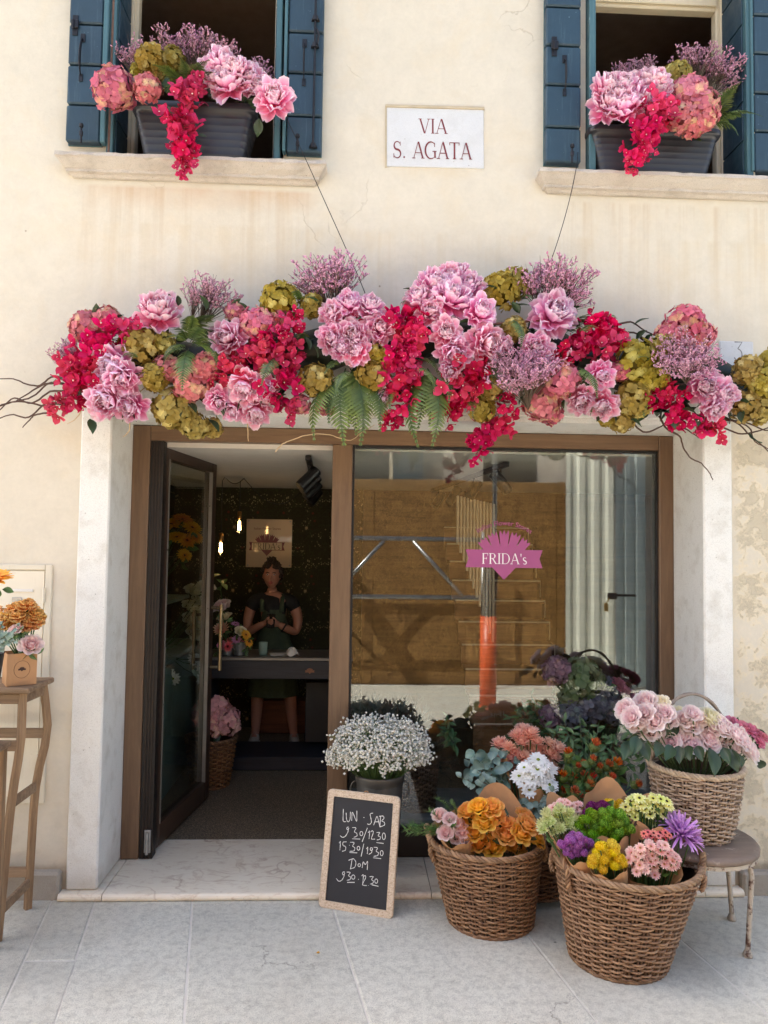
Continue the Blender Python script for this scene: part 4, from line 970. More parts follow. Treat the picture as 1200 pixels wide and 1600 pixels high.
def along(p, q, s=1.0, roll=0.0, bendto=Vector((0, 0, -1))):
    """matrix with +X from p to q and -Z turned as far as possible to bendto"""
    x = (Vector(q) - Vector(p)); L = x.length; x.normalize(); z = -(bendto - x * bendto.dot(x)); z.normalize(); y = z.cross(x)
    R = Matrix((x, y, z)).transposed().to_4x4() @ Matrix.Rotation(roll, 4, 'X')
    return Matrix.Translation(Vector(p)) @ R @ Matrix.Diagonal((L * s, L * s, L * s, 1))

# ------------------------------------------------------------------ the garland over the shop front
gar = thing('flower_garland', 'long garland of pink, crimson and olive artificial flowers fixed over the shop front', 'garland', (.31, -.1, 2.75))
GC = np.array([[100, 590], [200, 575], [300, 560], [420, 555], [520, 545], [620, 545], [700, 530], [800, 540], [900, 560], [1000, 585], [1100, 590], [1200, 610]])
gcy = lambda px: float(np.interp(px, GC[:, 0], GC[:, 1]))
gr = random.Random(5)
def gy(px, py, out=0.0):
    """depth of the garland's surface: bulging at its middle line"""
    k = abs(py - gcy(px)) / 115
    return -.05 - .22 * math.sqrt(max(0.0, 1 - min(1, k) ** 2)) - out
def gdir(px, py):
    k = (py - gcy(px)) / 115
    return Vector((gr.uniform(-.35, .35), -1.0, -.75 * k - .15 + gr.uniform(-.25, .25)))
def gput(meshes, name, lst, rs, out=0.0):
    for px, py, r in lst:
        y = gy(px, py, out) + gr.uniform(-.02, .02); s = r / ppm(y) * rs * gr.uniform(.9, 1.12)
        put(meshes, name, gar, at(px, py, y), gdir(px, py), s, gr)
gput(PEONY, 'peony', [(247, 488, 31), (180, 570, 30), (192, 590, 26), (168, 625, 28), (208, 636, 23), (357, 530, 29), (341, 627, 20), (383, 604, 28), (399, 642, 23), (413, 606, 20), (366, 640, 17),
    (519, 490, 22), (545, 476, 20), (578, 480, 21), (594, 513, 25), (519, 528, 22), (552, 525, 24), (557, 548, 20), (534, 545, 18), (676, 446, 27), (704, 434, 24), (704, 467, 28), (733, 448, 23), (655, 468, 23), (672, 488, 20), (715, 427, 18), (690, 450, 22),
    (750, 488, 27), (697, 521, 25), (710, 551, 25), (760, 536, 25), (704, 578, 15), (864, 492, 34), (838, 544, 25), (788, 537, 12), (908, 625, 23), (941, 632, 23), (939, 586, 22), (1100, 604, 28), (1126, 615, 26), (1116, 637, 20), (407, 608, 16), (600, 622, 12)], 1.22, .07)
gput(HYD_P, 'pink_hydrangea', [(136, 513, 28), (168, 503, 26), (300, 600, 30), (322, 574, 26), (261, 576, 21), (402, 510, 30), (417, 512, 26), (367, 487, 16), (470, 632, 18), (508, 634, 18), (1070, 508, 32), (1095, 525, 25), (1046, 530, 25), (875, 594, 33), (846, 628, 31), (862, 646, 18), (969, 530, 17), (969, 580, 16), (435, 500, 18)], 1.06, .02)
gput(HYD_O, 'olive_hydrangea', [(219, 541, 30), (257, 536, 20), (241, 590, 22), (272, 640, 33), (304, 664, 24), (332, 668, 17), (438, 471, 30), (487, 478, 20), (493, 593, 30), (591, 557, 22), (582, 585, 28), (781, 455, 32), (806, 443, 24), (802, 516, 22), (753, 639, 22), (767, 607, 18), (804, 514, 20), (993, 565, 33), (1032, 551, 26), (1018, 590, 27), (990, 625, 30), (971, 658, 20), (948, 654, 15), (1168, 578, 26), (1193, 597, 28), (1165, 635, 24), (1190, 640, 24), (1210, 570, 25)], 1.06, .02)
gput(BOUG, 'bougainvillea', [(203, 512, 22), (175, 530, 25), (147, 545, 25), (130, 565, 26), (115, 578, 20), (140, 587, 24), (126, 611, 22), (105, 622, 19), (84, 632, 17), (160, 560, 22), (385, 558, 25), (406, 548, 25), (350, 586, 22), (363, 570, 20), (428, 534, 24), (449, 520, 20), (460, 502, 17), (410, 562, 24), (438, 576, 25), (438, 607, 23), (449, 632, 21), (462, 545, 20),
    (612, 497, 20), (638, 508, 25), (631, 530, 24), (627, 586, 24), (645, 576, 17), (624, 552, 21), (631, 607, 24), (634, 628, 20), (617, 656, 17), (554, 499, 14), (652, 515, 18), (640, 545, 17),
    (729, 583, 25), (746, 576, 23), (715, 607, 24), (708, 625, 20), (697, 646, 17), (731, 621, 18), (788, 632, 20), (778, 656, 21), (764, 677, 20), (748, 698, 17), (937, 516, 24), (920, 534, 22), (899, 548, 20), (878, 558, 16), (948, 541, 23), (934, 499, 15), (1025, 621, 20), (1049, 632, 22), (1067, 656, 21), (1095, 660, 21), (1112, 668, 18), (1042, 611, 18), (960, 525, 16)], 1.2, .05)
def spray(meshes, px, py, tx, ty, s=1.0, out=0.0, name='statice_spray', lean=-.25):
    y = gy(px, py) + .07 - out; a = Vector(at(px, py, y)); b = Vector(at(tx, ty, y + lean * .3)); L = (b - a).length
    return put(meshes, name, gar, a, b - a, L * s, gr)
for k in ((312, 505, 335, 428), (300, 500, 312, 440), (322, 505, 352, 445), (522, 500, 505, 392), (515, 490, 478, 412), (528, 490, 535, 398), (850, 500, 862, 402), (842, 490, 826, 410), (862, 490, 900, 408), (868, 500, 915, 440), (112, 590, 92, 540), (120, 570, 96, 530)): spray(STAT, *k)
for k in ((825, 640, 818, 550), (830, 600, 840, 555), (806, 600, 800, 560), (1072, 600, 1074, 542), (1080, 588, 1094, 552), (1066, 585, 1060, 537)): spray(STATD, *k, out=.16, lean=-.5)
def frond(px, py, tx, ty, o1=-.03, o2=.13, s=1.0, roll=0.0):
    y = gy(px, py, .0) - o1
    M = along(at(px, py, y), at(tx, ty, y - o2), s, roll + gr.uniform(-.3, .3)); link('fern_frond', gr.choice(FERN), None, gar, M)
for k in ((297, 530, 336, 474), (300, 535, 353, 506), (292, 530, 266, 500), (290, 545, 245, 556), (297, 550, 287, 611), (310, 535, 357, 562), (300, 525, 318, 478), (290, 520, 300, 480), (547, 576, 582, 688), (540, 576, 526, 690), (525, 590, 466, 674), (560, 580, 568, 663), (540, 565, 505, 569), (575, 590, 606, 664), (550, 580, 548, 660), (535, 585, 500, 650), (590, 600, 600, 650),
          (662, 576, 624, 691), (668, 576, 697, 691), (660, 585, 659, 662), (670, 580, 678, 655), (690, 570, 712, 620), (655, 560, 690, 570), (895, 513, 941, 485), (893, 515, 925, 478), (885, 520, 915, 500), (909, 579, 944, 597), (905, 585, 941, 639), (930, 560, 962, 578), (905, 575, 890, 610), (680, 600, 690, 660), (230, 520, 205, 505), (480, 530, 462, 515), (500, 545, 520, 530), (760, 560, 780, 590), (815, 470, 830, 455), (940, 500, 965, 486), (1010, 610, 1005, 640), (1060, 560, 1085, 575), (420, 490, 410, 470), (640, 480, 628, 462), (620, 600, 600, 632), (730, 610, 745, 640), (330, 600, 345, 625), (180, 545, 160, 540), (297, 535, 322, 500, .1), (300, 540, 340, 520, .1), (292, 535, 262, 515, .1), (290, 540, 250, 545, .1), (295, 545, 280, 600, .1), (308, 540, 350, 555, .1), (296, 528, 305, 480, .08), (905, 520, 935, 500, .08), (905, 575, 945, 610, .1), (430, 560, 405, 590, .08), (655, 575, 690, 600, .1), (545, 580, 520, 600, .1), (800, 500, 825, 530, .08), (215, 560, 190, 545, .08), (470, 470, 455, 445, .05), (1010, 575, 1000, 545, .06), (556, 600, 555, 672)): frond(*k)
# dark leaves between the flowers and peeping out at the edges
EXTRA = []
for i in range(34):
    px = 150 + 980 * i / 33 + gr.uniform(-14, 14); top = gr.random() < .5; py = gcy(px) + (gr.uniform(-80, -60) if top else gr.uniform(58, 76)); (1050 < px < 1195 and top) or EXTRA.append((px, py, px + gr.uniform(-20, 20), py + (gr.uniform(-18, -6) if top else gr.uniform(6, 16)), gr.uniform(18, 28)))
for (px, py, tx, ty, L) in tuple(EXTRA) + ((152, 500, 150, 472, 26), (265, 476, 262, 452, 22), (278, 478, 280, 460, 18), (362, 485, 375, 464, 24), (388, 490, 376, 466, 24), (470, 470, 462, 452, 20), (740, 432, 722, 415, 20), (812, 490, 800, 470, 24), (1000, 545, 1010, 530, 20), (1150, 625, 1166, 628, 26), (1160, 640, 1158, 668, 24), (325, 655, 345, 672, 28), (295, 668, 298, 690, 22), (205, 590, 225, 580, 28), (200, 640, 186, 660, 22), (260, 635, 300, 640, 34), (950, 640, 968, 655, 26), (985, 655, 1000, 662, 22), (1065, 640, 1080, 640, 26), (180, 500, 192, 490, 18), (165, 520, 175, 516, 22), (475, 525, 488, 545, 26), (490, 540, 500, 558, 24), (735, 505, 720, 500, 24), (745, 510, 738, 525, 20), (1035, 540, 1022, 530, 22), (450, 650, 456, 666, 18), (405, 660, 404, 672, 14), (650, 545, 645, 560, 18), (800, 480, 815, 478, 28)):
    y = gy(px, py, .05); a = Vector(at(px, py, y)); b = Vector(at(tx, ty, y - .02)); M = along(a, b, 1, gr.uniform(-.6, .6)); k = L / ppm(y) / (b - a).length
    link('leaf', gr.choice(LEAF), None, gar, M @ Matrix.Diagonal((k, k, k, 1)))
for i in range(170):
    px = 95 + 1130 * (i + gr.random()) / 170; py = gcy(px) + gr.uniform(-62, 72); y = gy(px, py) + .07
    if 1105 < px < 1190: py = max(py, 605)
    d = Vector((gr.uniform(-1, 1), -.8, gr.uniform(-1, 1))); put(LEAF, 'leaf', gar, at(px, py, y), d.cross(Vector((gr.random(), gr.random(), gr.random()))).normalized() * .8 + Vector((0, -.2, 0)), gr.uniform(.07, .13), gr)
q = MB(); P = [np.array(at(px, gcy(px), -.07)) for px in range(110, 1260, 40)]
q.tube(P, [.10 + .03 * math.sin(i * 2.1) for i in range(len(P))], 10, lin(34, 40, 26)); part('moss_core', q, M_LEAF, gar, True)
# curling willow twigs
M_TWIG = simple('dry_twig', lin(84, 62, 52), .8, 0, .25, 40)
M_TWIGL = simple('pale_twig', lin(196, 168, 128), .8, 0, .2, 40)
def twig(pts, r0=.006, r1=.002, y0=-.16, y1=-.12, mat=None, wig=.012):
    P0 = [np.array(at(px, py, y0 + (y1 - y0) * i / (len(pts) - 1))) for i, (px, py) in enumerate(pts)]; P = []
    n = len(P0)
    for i in range((n - 1) * 5 + 1):                       # smooth through the points
        t = i / 5; k = min(n - 2, int(t)); f = t - k
        a, b, c, d = P0[max(0, k - 1)], P0[k], P0[k + 1], P0[min(n - 1, k + 2)]
        p = .5 * (2 * b + (c - a) * f + (2 * a - 5 * b + 4 * c - d) * f * f + (3 * b - a - 3 * c + d) * f ** 3)
        P.append(p + np.array([gr.uniform(-1, 1), gr.uniform(-1, 1), gr.uniform(-1, 1)]) * wig * .12)
    q = MB(); q.tube(P, np.linspace(r0, r1, len(P)), 6); part('twig', q, mat or M_TWIG, gar, True)
for w in ([(115, 600), (85, 588), (62, 602), (40, 600), (20, 592), (-20, 593)], [(120, 605), (80, 598), (50, 620), (20, 628), (-15, 640)], [(110, 612), (78, 612), (50, 630), (22, 622), (0, 640), (-18, 655)], [(105, 625), (70, 634), (40, 628), (10, 630), (-20, 642)], [(100, 632), (72, 630), (45, 652), (15, 648), (-20, 664)], [(90, 640), (75, 645), (55, 648), (45, 658), (35, 668)], [(100, 600), (70, 600), (40, 618), (25, 626)],
          [(1090, 650), (1130, 668), (1160, 678), (1200, 668), (1225, 650)], [(1100, 640), (1140, 655), (1170, 668), (1180, 690), (1210, 705)], [(1110, 645), (1150, 660), (1172, 680), (1195, 700), (1215, 720)], [(1120, 655), (1165, 660), (1195, 672), (1215, 668)], [(985, 655), (1005, 675), (1030, 668), (1045, 655)], [(1030, 650), (1042, 670), (1062, 682), (1068, 700), (1080, 716), (1096, 724), (1108, 738), (1114, 750)], [(1040, 660), (1070, 670), (1092, 684)],
          [(925, 555), (945, 580), (965, 600), (985, 600), (1020, 590), (1040, 588)], [(955, 510), (985, 503), (1005, 515), (1025, 524), (1040, 518)], [(965, 520), (990, 520), (1010, 532), (1000, 528), (1030, 550)], [(1080, 600), (1060, 600), (1045, 598), (1075, 618)]): twig(w, .006, .0025)
for w in ([(430, 706), (440, 695), (450, 690), (478, 680), (505, 678), (530, 684), (548, 688), (565, 676), (585, 664)], [(202, 655), (203, 670), (198, 678), (192, 683)], [(387, 662), (388, 690)], [(135, 620), (128, 640), (118, 655), (105, 662)], [(210, 620), (230, 605), (250, 612)], [(240, 615), (255, 608), (262, 616)]): twig(w, .003, .0015, -.25, -.2, M_TWIGL)
twig([(740, 508), (790, 505), (850, 501), (910, 500), (955, 510)], .007, .005, -.28, -.26, simple('brown_twig', lin(140, 96, 76), .7))
# wires that hold the garland
def wire(p, q, lab):
    m = MB(); a, b = np.array(p), np.array(q); m.tube([a + (b - a) * t + np.array([0, -.09 * math.sin(PI * t) ** .6, -.02 * math.sin(PI * t)]) for t in np.linspace(0, 1, 13)], .0022, 5); o = part('guy_wire', m, M_IRON, None, True); tag(o, lab, 'wire', 'wires that hold the garland')
wire(at(447, 185, -.06), at(572, 462, -.1), 'thin dark wire running down to the garland from the left window')
wire(at(903, 238, -.06), at(856, 420, -.1), 'thin dark wire running down to the garland from the right window')

# ------------------------------------------------------------------ flower boxes on the window sills
M_BOX = simple('dark_grey_plastic', lin(46, 46, 51), .38, 0, .08, 8, .04, 90)
def flower_box(xa, xb, yf, yb, z0, z1, lab):
    t = thing('flower_box', lab, 'flower box', ((xa + xb) / 2, (yf + yb) / 2, z0), 'flower boxes on the window sills')
    n = 12
    def loop(x0, x1, y0, y1, r, z):
        P = []
        for cx, cy_, a0 in ((x1 - r, y1 - r, 0), (x0 + r, y1 - r, 90), (x0 + r, y0 + r, 180), (x1 - r, y0 + r, 270)):
            for k in range(5): a = math.radians(a0 + 22.5 * k); P.append((cx + r * math.cos(a), cy_ + r * math.sin(a), z))
        return P
    tp = .05; R = []; H = z1 - z0
    prof = [(tp, 0, 0), (tp * .98, 0, .004)]
    for k in range(1, 7): prof += [(tp * (1 - k / 7) + .0, 0, H * k / 7 * .86 - .003), (tp * (1 - k / 7) - .0012, 0, H * k / 7 * .86), (tp * (1 - k / 7), 0, H * k / 7 * .86 + .003)]
    prof += [(0, 0, H * .86), (-.012, 0, H * .865), (-.016, 0, H * .9), (-.016, 0, H * .985), (-.012, 0, H), (.008, 0, H), (.012, 0, H * .9), (.02, 0, H * .7)]
    for (i, _, h) in prof: R.append(loop(xa + i, xb - i, yf + i * .7, yb - i * .7, .045, z0 + h))
    R = np.array(R); R = np.concatenate([R, R[:, :1]], 1); q = MB(); q.grid(R[:, ::-1]); b = R[0][:-1]; q.add(b, [tuple(range(len(b)))[::-1]])
    part('planter', q, M_BOX, t, True); q = MB(); q.add([(xa + .03, yf + .03, z1 - .05), (xb - .03, yf + .03, z1 - .05), (xb - .03, yb - .03, z1 - .05), (xa + .03, yb - .03, z1 - .05)], [(0, 1, 2, 3)]); part('soil', q, simple('dark_soil', lin(50, 38, 30), .95, 0, .3, 60, .5), t)
    return t
b1a, b1b = at(214, 200, -.1)[0], at(389, 200, -.1)[0]; b2a, b2b = at(936, 225, -.1)[0], at(1119, 225, -.1)[0]
flower_box(b1a - .03, b1b + .015, -.085, .14, SZ + .002, at(300, 157, -.1)[2], 'dark grey plastic flower box on the sill of the left window')
flower_box(b2a - .03, b2b + .03, -.085, .14, SZ2 + .002, at(1030, 196, -.1)[2], 'dark grey plastic flower box on the sill of the right window')
def bunch(name, lab, cat, base_px, y=-.02, group=None):
    return thing(name, lab, cat, at(*base_px, y), group)
def bput(par, meshes, name, lst, rs, out=0.0, y=-.12):
    for px, py, r in lst:
        yy = y - out - gr.uniform(0, .05); put(meshes, name, par, at(px, py, yy), Vector((gr.uniform(-.4, .4), -1, gr.uniform(-.1, .5))), r / ppm(yy) * rs, gr)
def bleaves(par, lst, y=-.08):
    for px, py, r in lst: put(LEAF, 'leaf', par, at(px, py, y), Vector((gr.uniform(-.6, .6), -.7, gr.uniform(-.4, .6))), r / ppm(y), gr)
GW = 'flowers in the window boxes'
t = bunch('hydrangea_bunch', 'dusty pink hydrangeas hanging over the left end of the left flower box', 'flowers', (200, 160), group=GW); bput(t, HYD_P, 'bloom', [(178, 140, 33), (231, 140, 22)], 1.1, .05); bleaves(t, [(205, 160, 30), (170, 160, 24), (215, 150, 26)])
t = bunch('hydrangea_bunch', 'olive green hydrangeas at the back of the left flower box', 'flowers', (245, 130), group=GW); bput(t, HYD_O, 'bloom', [(236, 93, 26), (270, 92, 20), (240, 115, 18), (216, 110, 14)], 1.0, 0, -.03); bleaves(t, [(250, 140, 30), (262, 120, 26)])
t = bunch('peony_bunch', 'big pale pink peonies at the right end of the left flower box', 'flowers', (380, 150), group=GW); bput(t, PEONY, 'bloom', [(346, 102, 26), (357, 132, 29), (392, 126, 24), (335, 122, 20), (372, 110, 22), (429, 155, 29), (410, 135, 18)], 1.2, .03); bleaves(t, [(395, 165, 34), (412, 170, 30), (340, 158, 28), (318, 160, 26), (405, 185, 28), (385, 150, 30), (325, 150, 26)])
t = bunch('bougainvillea_spray', 'crimson bougainvillea trailing down the front of the left flower box', 'flowers', (300, 140), group=GW); bput(t, BOUG, 'bloom', [(303, 133, 20), (290, 150, 24), (288, 175, 24), (283, 200, 26), (288, 222, 20), (290, 245, 18), (290, 262, 14), (278, 186, 18)], 1.15, .06); bleaves(t, [(312, 192, 14), (310, 212, 13), (306, 160, 16)], -.2)
t = bunch('fern', 'bright green fern in the middle of the left flower box', 'plant', (290, 150), group=GW)
for a, b in (((290, 140), (245, 92)), ((292, 140), (320, 84)), ((290, 140), (262, 110)), ((288, 140), (238, 136)), ((300, 140), (330, 100)), ((295, 135), (285, 84))): link('frond', gr.choice(FERN), None, t, along(at(*a, -.14), at(*b, -.26), 1.1, gr.uniform(-.3, .3)))
t = bunch('statice_bunch', 'dry mauve statice sprays rising behind the left flower box flowers', 'flowers', (310, 120), .04, GW)
for a, b in (((215, 130), (198, 66)), ((225, 130), (215, 72)), ((300, 120), (290, 50)), ((305, 120), (312, 52)), ((330, 120), (352, 58)), ((315, 115), (330, 62)), ((395, 140), (418, 98)), ((270, 115), (262, 52))): p = Vector(at(*a, .02)); d = Vector(at(*b, .0)) - p; put(STAT, 'spray', t, p, d, d.length, gr)
t = bunch('peony_bunch', 'big pale pink peonies at the left end of the right flower box', 'flowers', (980, 190), group=GW); bput(t, PEONY, 'bloom', [(948, 140, 26), (950, 165, 27), (972, 134, 22), (975, 168, 28), (1010, 132, 27), (1003, 155, 24), (1030, 145, 24), (965, 150, 22), (1025, 128, 22)], 1.2, .03); bleaves(t, [(985, 185, 28), (950, 190, 26), (1000, 170, 24), (1020, 180, 26)])
t = bunch('bougainvillea_spray', 'crimson bougainvillea trailing over the front of the right flower box', 'flowers', (1035, 190), group=GW); bput(t, BOUG, 'bloom', [(1030, 165, 23), (1020, 185, 26), (1042, 182, 22), (1010, 205, 22), (1022, 205, 20), (1000, 222, 19), (993, 245, 17), (992, 258, 13), (1008, 235, 14)], 1.15, .06)
t = bunch('hydrangea_bunch', 'dusty pink hydrangeas at the right end of the right flower box', 'flowers', (1085, 190), group=GW); bput(t, HYD_P, 'bloom', [(1075, 150, 30), (1092, 170, 32), (1065, 185, 24), (1082, 195, 22), (1102, 185, 20)], 1.1, .04); bleaves(t, [(1075, 215, 24), (1100, 205, 24)])
t = bunch('hydrangea_bunch', 'single olive green hydrangea at the back of the right flower box', 'flowers', (1060, 150), group=GW); bput(t, HYD_O, 'bloom', [(1058, 118, 24)], 1.0, 0, -.03); bleaves(t, [(1092, 120, 28)])
t = bunch('fern', 'bright green fern leaning out at the right of the right flower box', 'plant', (1110, 190), group=GW)
for a, b in (((1110, 195), (1185, 162)), ((1110, 190), (1150, 125)), ((1108, 190), (1130, 140)), ((1112, 195), (1160, 195)), ((1110, 188), (1118, 135)), ((1112, 192), (1165, 170)), ((1110, 190), (1146, 155))): link('frond', gr.choice(FERN), None, t, along(at(*a, -.12), at(*b, -.26), 1.1, gr.uniform(-.3, .3)))
t = bunch('statice_bunch', 'dry mauve statice sprays rising behind the right flower box flowers', 'flowers', (1070, 150), .04, GW)
for a, b in (((985, 140), (975, 96)), ((1005, 130), (1010, 92)), ((1075, 130), (1070, 74)), ((1090, 130), (1105, 80)), ((1100, 140), (1140, 92)), ((1110, 150), (1150, 110)), ((1085, 120), (1085, 76)), ((1105, 145), (1125, 95))): p = Vector(at(*a, .02)); d = Vector(at(*b, .0)) - p; put(STAT, 'spray', t, p, d, d.length * 1.05, gr)

# ------------------------------------------------------------------ street sign and house number
M_SLAB = m_stone('white_marble_sign', lin(196, 197, 198), lin(212, 213, 213), .15, .12, lin(186, 184, 180))
t = thing('street_sign', 'white marble street sign with carved red letters reading via S. Agata, set into the plaster', 'sign', (.42, 0, 4.04))
a = at(604, 260, -.005); b = at(757, 173, -.005); rot = Matrix.Translation(a) @ Matrix.Rotation(math.radians(-.8), 4, 'Y') @ Matrix.Translation(-Vector(a))
q = MB(); q.box((a[0], -.006, a[2]), (b[0], .02, b[2]), bev=.003, M=rot); part('slab', q, M_SLAB, t)
q = MB(); q.box((a[0] - .006, -.012, b[2] - .004), (b[0] + .004, .01, b[2] + .012), bev=.002, M=rot); q.box((a[0] - .007, -.0075, a[2] - .004), (a[0] + .001, .01, b[2] + .002), M=rot); part('mortar_edge', q, simple('sign_mortar', lin(186, 172, 146), .9), t)
for txt, px, py, h in (('VIA', 655, 209, .083), ('S. AGATA', 614, 247, .094)):
    pol, w = words_polys(txt, h, .05); o = at(px, py, -.006); tgt = {'VIA': 47, 'S. AGATA': 128}[txt] / ppm(0); k = tgt / w; pol = [[(x * k, z) for x, z in pp] for pp in pol]
    f = flat(o[0], -.006, o[2]); part('lettering', decal(pol, lambda a_, b_, c_: rot @ Vector(f(a_, b_, c_)), off=.0005), M_INK, t)
t = thing('house_number', 'small white stone tile carved with the number 3 beside the right end of the garland', 'sign', (2.09, 0, 2.85))
a = at(1125, 598, -.01); b = at(1177, 534, -.01); q = MB(); q.box((a[0], -.012, a[2]), (b[0], .02, b[2]), bev=.004); part('tile', q, M_SLAB, t)
pol, w = words_polys('3', .105); o = at(1145, 563, -.012); part('numeral', decal(pol, flat(o[0], -.012, o[2]), off=.0006), simple('carved_grey', lin(132, 130, 128), .8), t)
# ------------------------------------------------------------------ wicker baskets
M_WICK = vcol('brown_wicker', .55, 0, .1, bump=.2, spec=.45, hue=.006)
def wicker(name, lab, loc, rb, rt, H, rows, nst=26, c0=lin(112, 83, 58), c1=lin(168, 134, 100), dark=lin(78, 56, 40), lean=(0, 0), handles=(), seed=1, group='wicker baskets of flowers', bow=1.0):
    r_ = random.Random(seed); t = thing(name, lab, 'basket', loc, group); L = Vector(loc)
    R = lambda z: rb + (rt - rb) * (z / H) ** bow
    def pt(r, th, z): return np.array([loc[0] + r * math.cos(th) + lean[0] * z, loc[1] + r * math.sin(th) + lean[1] * z, loc[2] + z])
    q = MB(); N = nst * 4; a = .0085; dz = H / rows
    for k in range(rows):
        z = dz * (k + .5); w = r_.uniform(-.0015, .0015); ph = [r_.uniform(0, 6) for _ in range(3)]; base = r_.random(); P = []; C = []
        for i in range(N):
            th = 2 * PI * i / N; rr = R(z) + a * math.cos(nst / 2 * th + PI * k); P.append(pt(rr, th, z + w + .0022 * math.sin(3 * th + ph[0]) + .0018 * math.sin(7 * th + ph[1])))
            m = .5 + .25 * math.sin(5 * th + ph[2]) + .25 * math.sin(11 * th + ph[0]); m = min(1, max(0, .45 * m + .55 * base + r_.uniform(-.1, .1)))
            c = np.array(c0) * (1 - m) + np.array(c1) * m
            if r_.random() < .03: c = np.array(dark)
            C.append(c)
        q.tube(P, dz * .45, 6, np.array(C), closed=True)
    part('wicker_weave', q, M_WICK, t, True, kind='stuff')
    me = None
    for k in range(nst):
        th = 2 * PI * k / nst
        q = MB()
        for o in (-.0075, .0075): q.tube([pt(R(z) + .001, th + o / R(z), z) for z in np.linspace(0, H + .004, 5)], .0055, 5, np.array(c0) * r_.uniform(.75, 1.1))
        part('wicker_stake', q, M_WICK, t, True)
    def rope(pts, rad, turns, strands, w, name):
        P = np.array(pts); q = MB(); n = len(P); T = np.gradient(P, axis=0); T /= np.linalg.norm(T, axis=1)[:, None]
        up = np.array([0, 0, 1.0]); 
        for s in range(strands):
            Q = []
            for i in range(n):
                u = np.cross(T[i], [.31, .22, .92]); u /= np.linalg.norm(u) + 1e-9; v = np.cross(T[i], u); an = 2 * PI * (turns * i / (n - 1) + s / strands)
                Q.append(P[i] + (u * math.cos(an) + v * math.sin(an)) * rad)
            m = r_.random(); q.tube(Q, w, 6, np.array(c0) * (1 - m) + np.array(c1) * m)
        return part(name, q, M_WICK, t, True)
    rope([pt(rt + .002, th, H + .006) for th in np.linspace(0, 2 * PI, 140)], .008, 22, 3, .0075, 'rim')
    rope([pt(rb + .003, th, .008) for th in np.linspace(0, 2 * PI, 100)], .005, 16, 3, .006, 'foot_ring')
    for th in handles:
        hp = [pt(rt + .012 * math.sin(PI * s), th + (s - .5) * .62, H - .03 + .075 * math.sin(PI * s)) for s in np.linspace(0, 1, 26)]
        rope(hp, .009, 3.5, 4, .0075, 'handle')
        for e in (-.31, .31): rope([pt(rt + .004 + .012 * math.sin(PI * s), th + e + .05 * (s - .5), H + .01 - .09 * s) for s in np.linspace(0, 1, 12)], .008, 2, 3, .006, 'handle_binding')
    q = MB(); zs_ = [.012, .015] + list(np.linspace(.04, H - .02, 5)); q.grid(np.array([[pt((rb * .9 if k == 0 else R(z) - .016), 2 * PI * i / 24, z) for i in range(25)] for k, z in enumerate(zs_)])[:, ::-1], np.array(dark) * .6)  # added inner shell, coloured dark to stand for the shade inside the basket
    q.add([pt(R(H * .8) - .014, 2 * PI * k / 24, H * .8) for k in range(24)], [tuple(range(24))], lin(40, 40, 26)); part('inner_shade', q, M_WICK, t, True)
    return t
M_KRAFT = NT('kraft_paper'); _k = M_KRAFT
M_KRAFT = (_k.bump(_k.voro(14, 'DISTANCE_TO_EDGE'), .35, .01), _k.bump(_k.noise(160, 3), .1, .001), _k.done(_k.mix(_k.noise(6, 4), lin(176, 132, 92), lin(196, 152, 110)), .75, 0, .3))[-1]
M_INKB = simple('dark_brown_ink', lin(70, 48, 40), .8)
M_STEMS = vcol('cut_stems', .6, 0, .1)
br = random.Random(77)
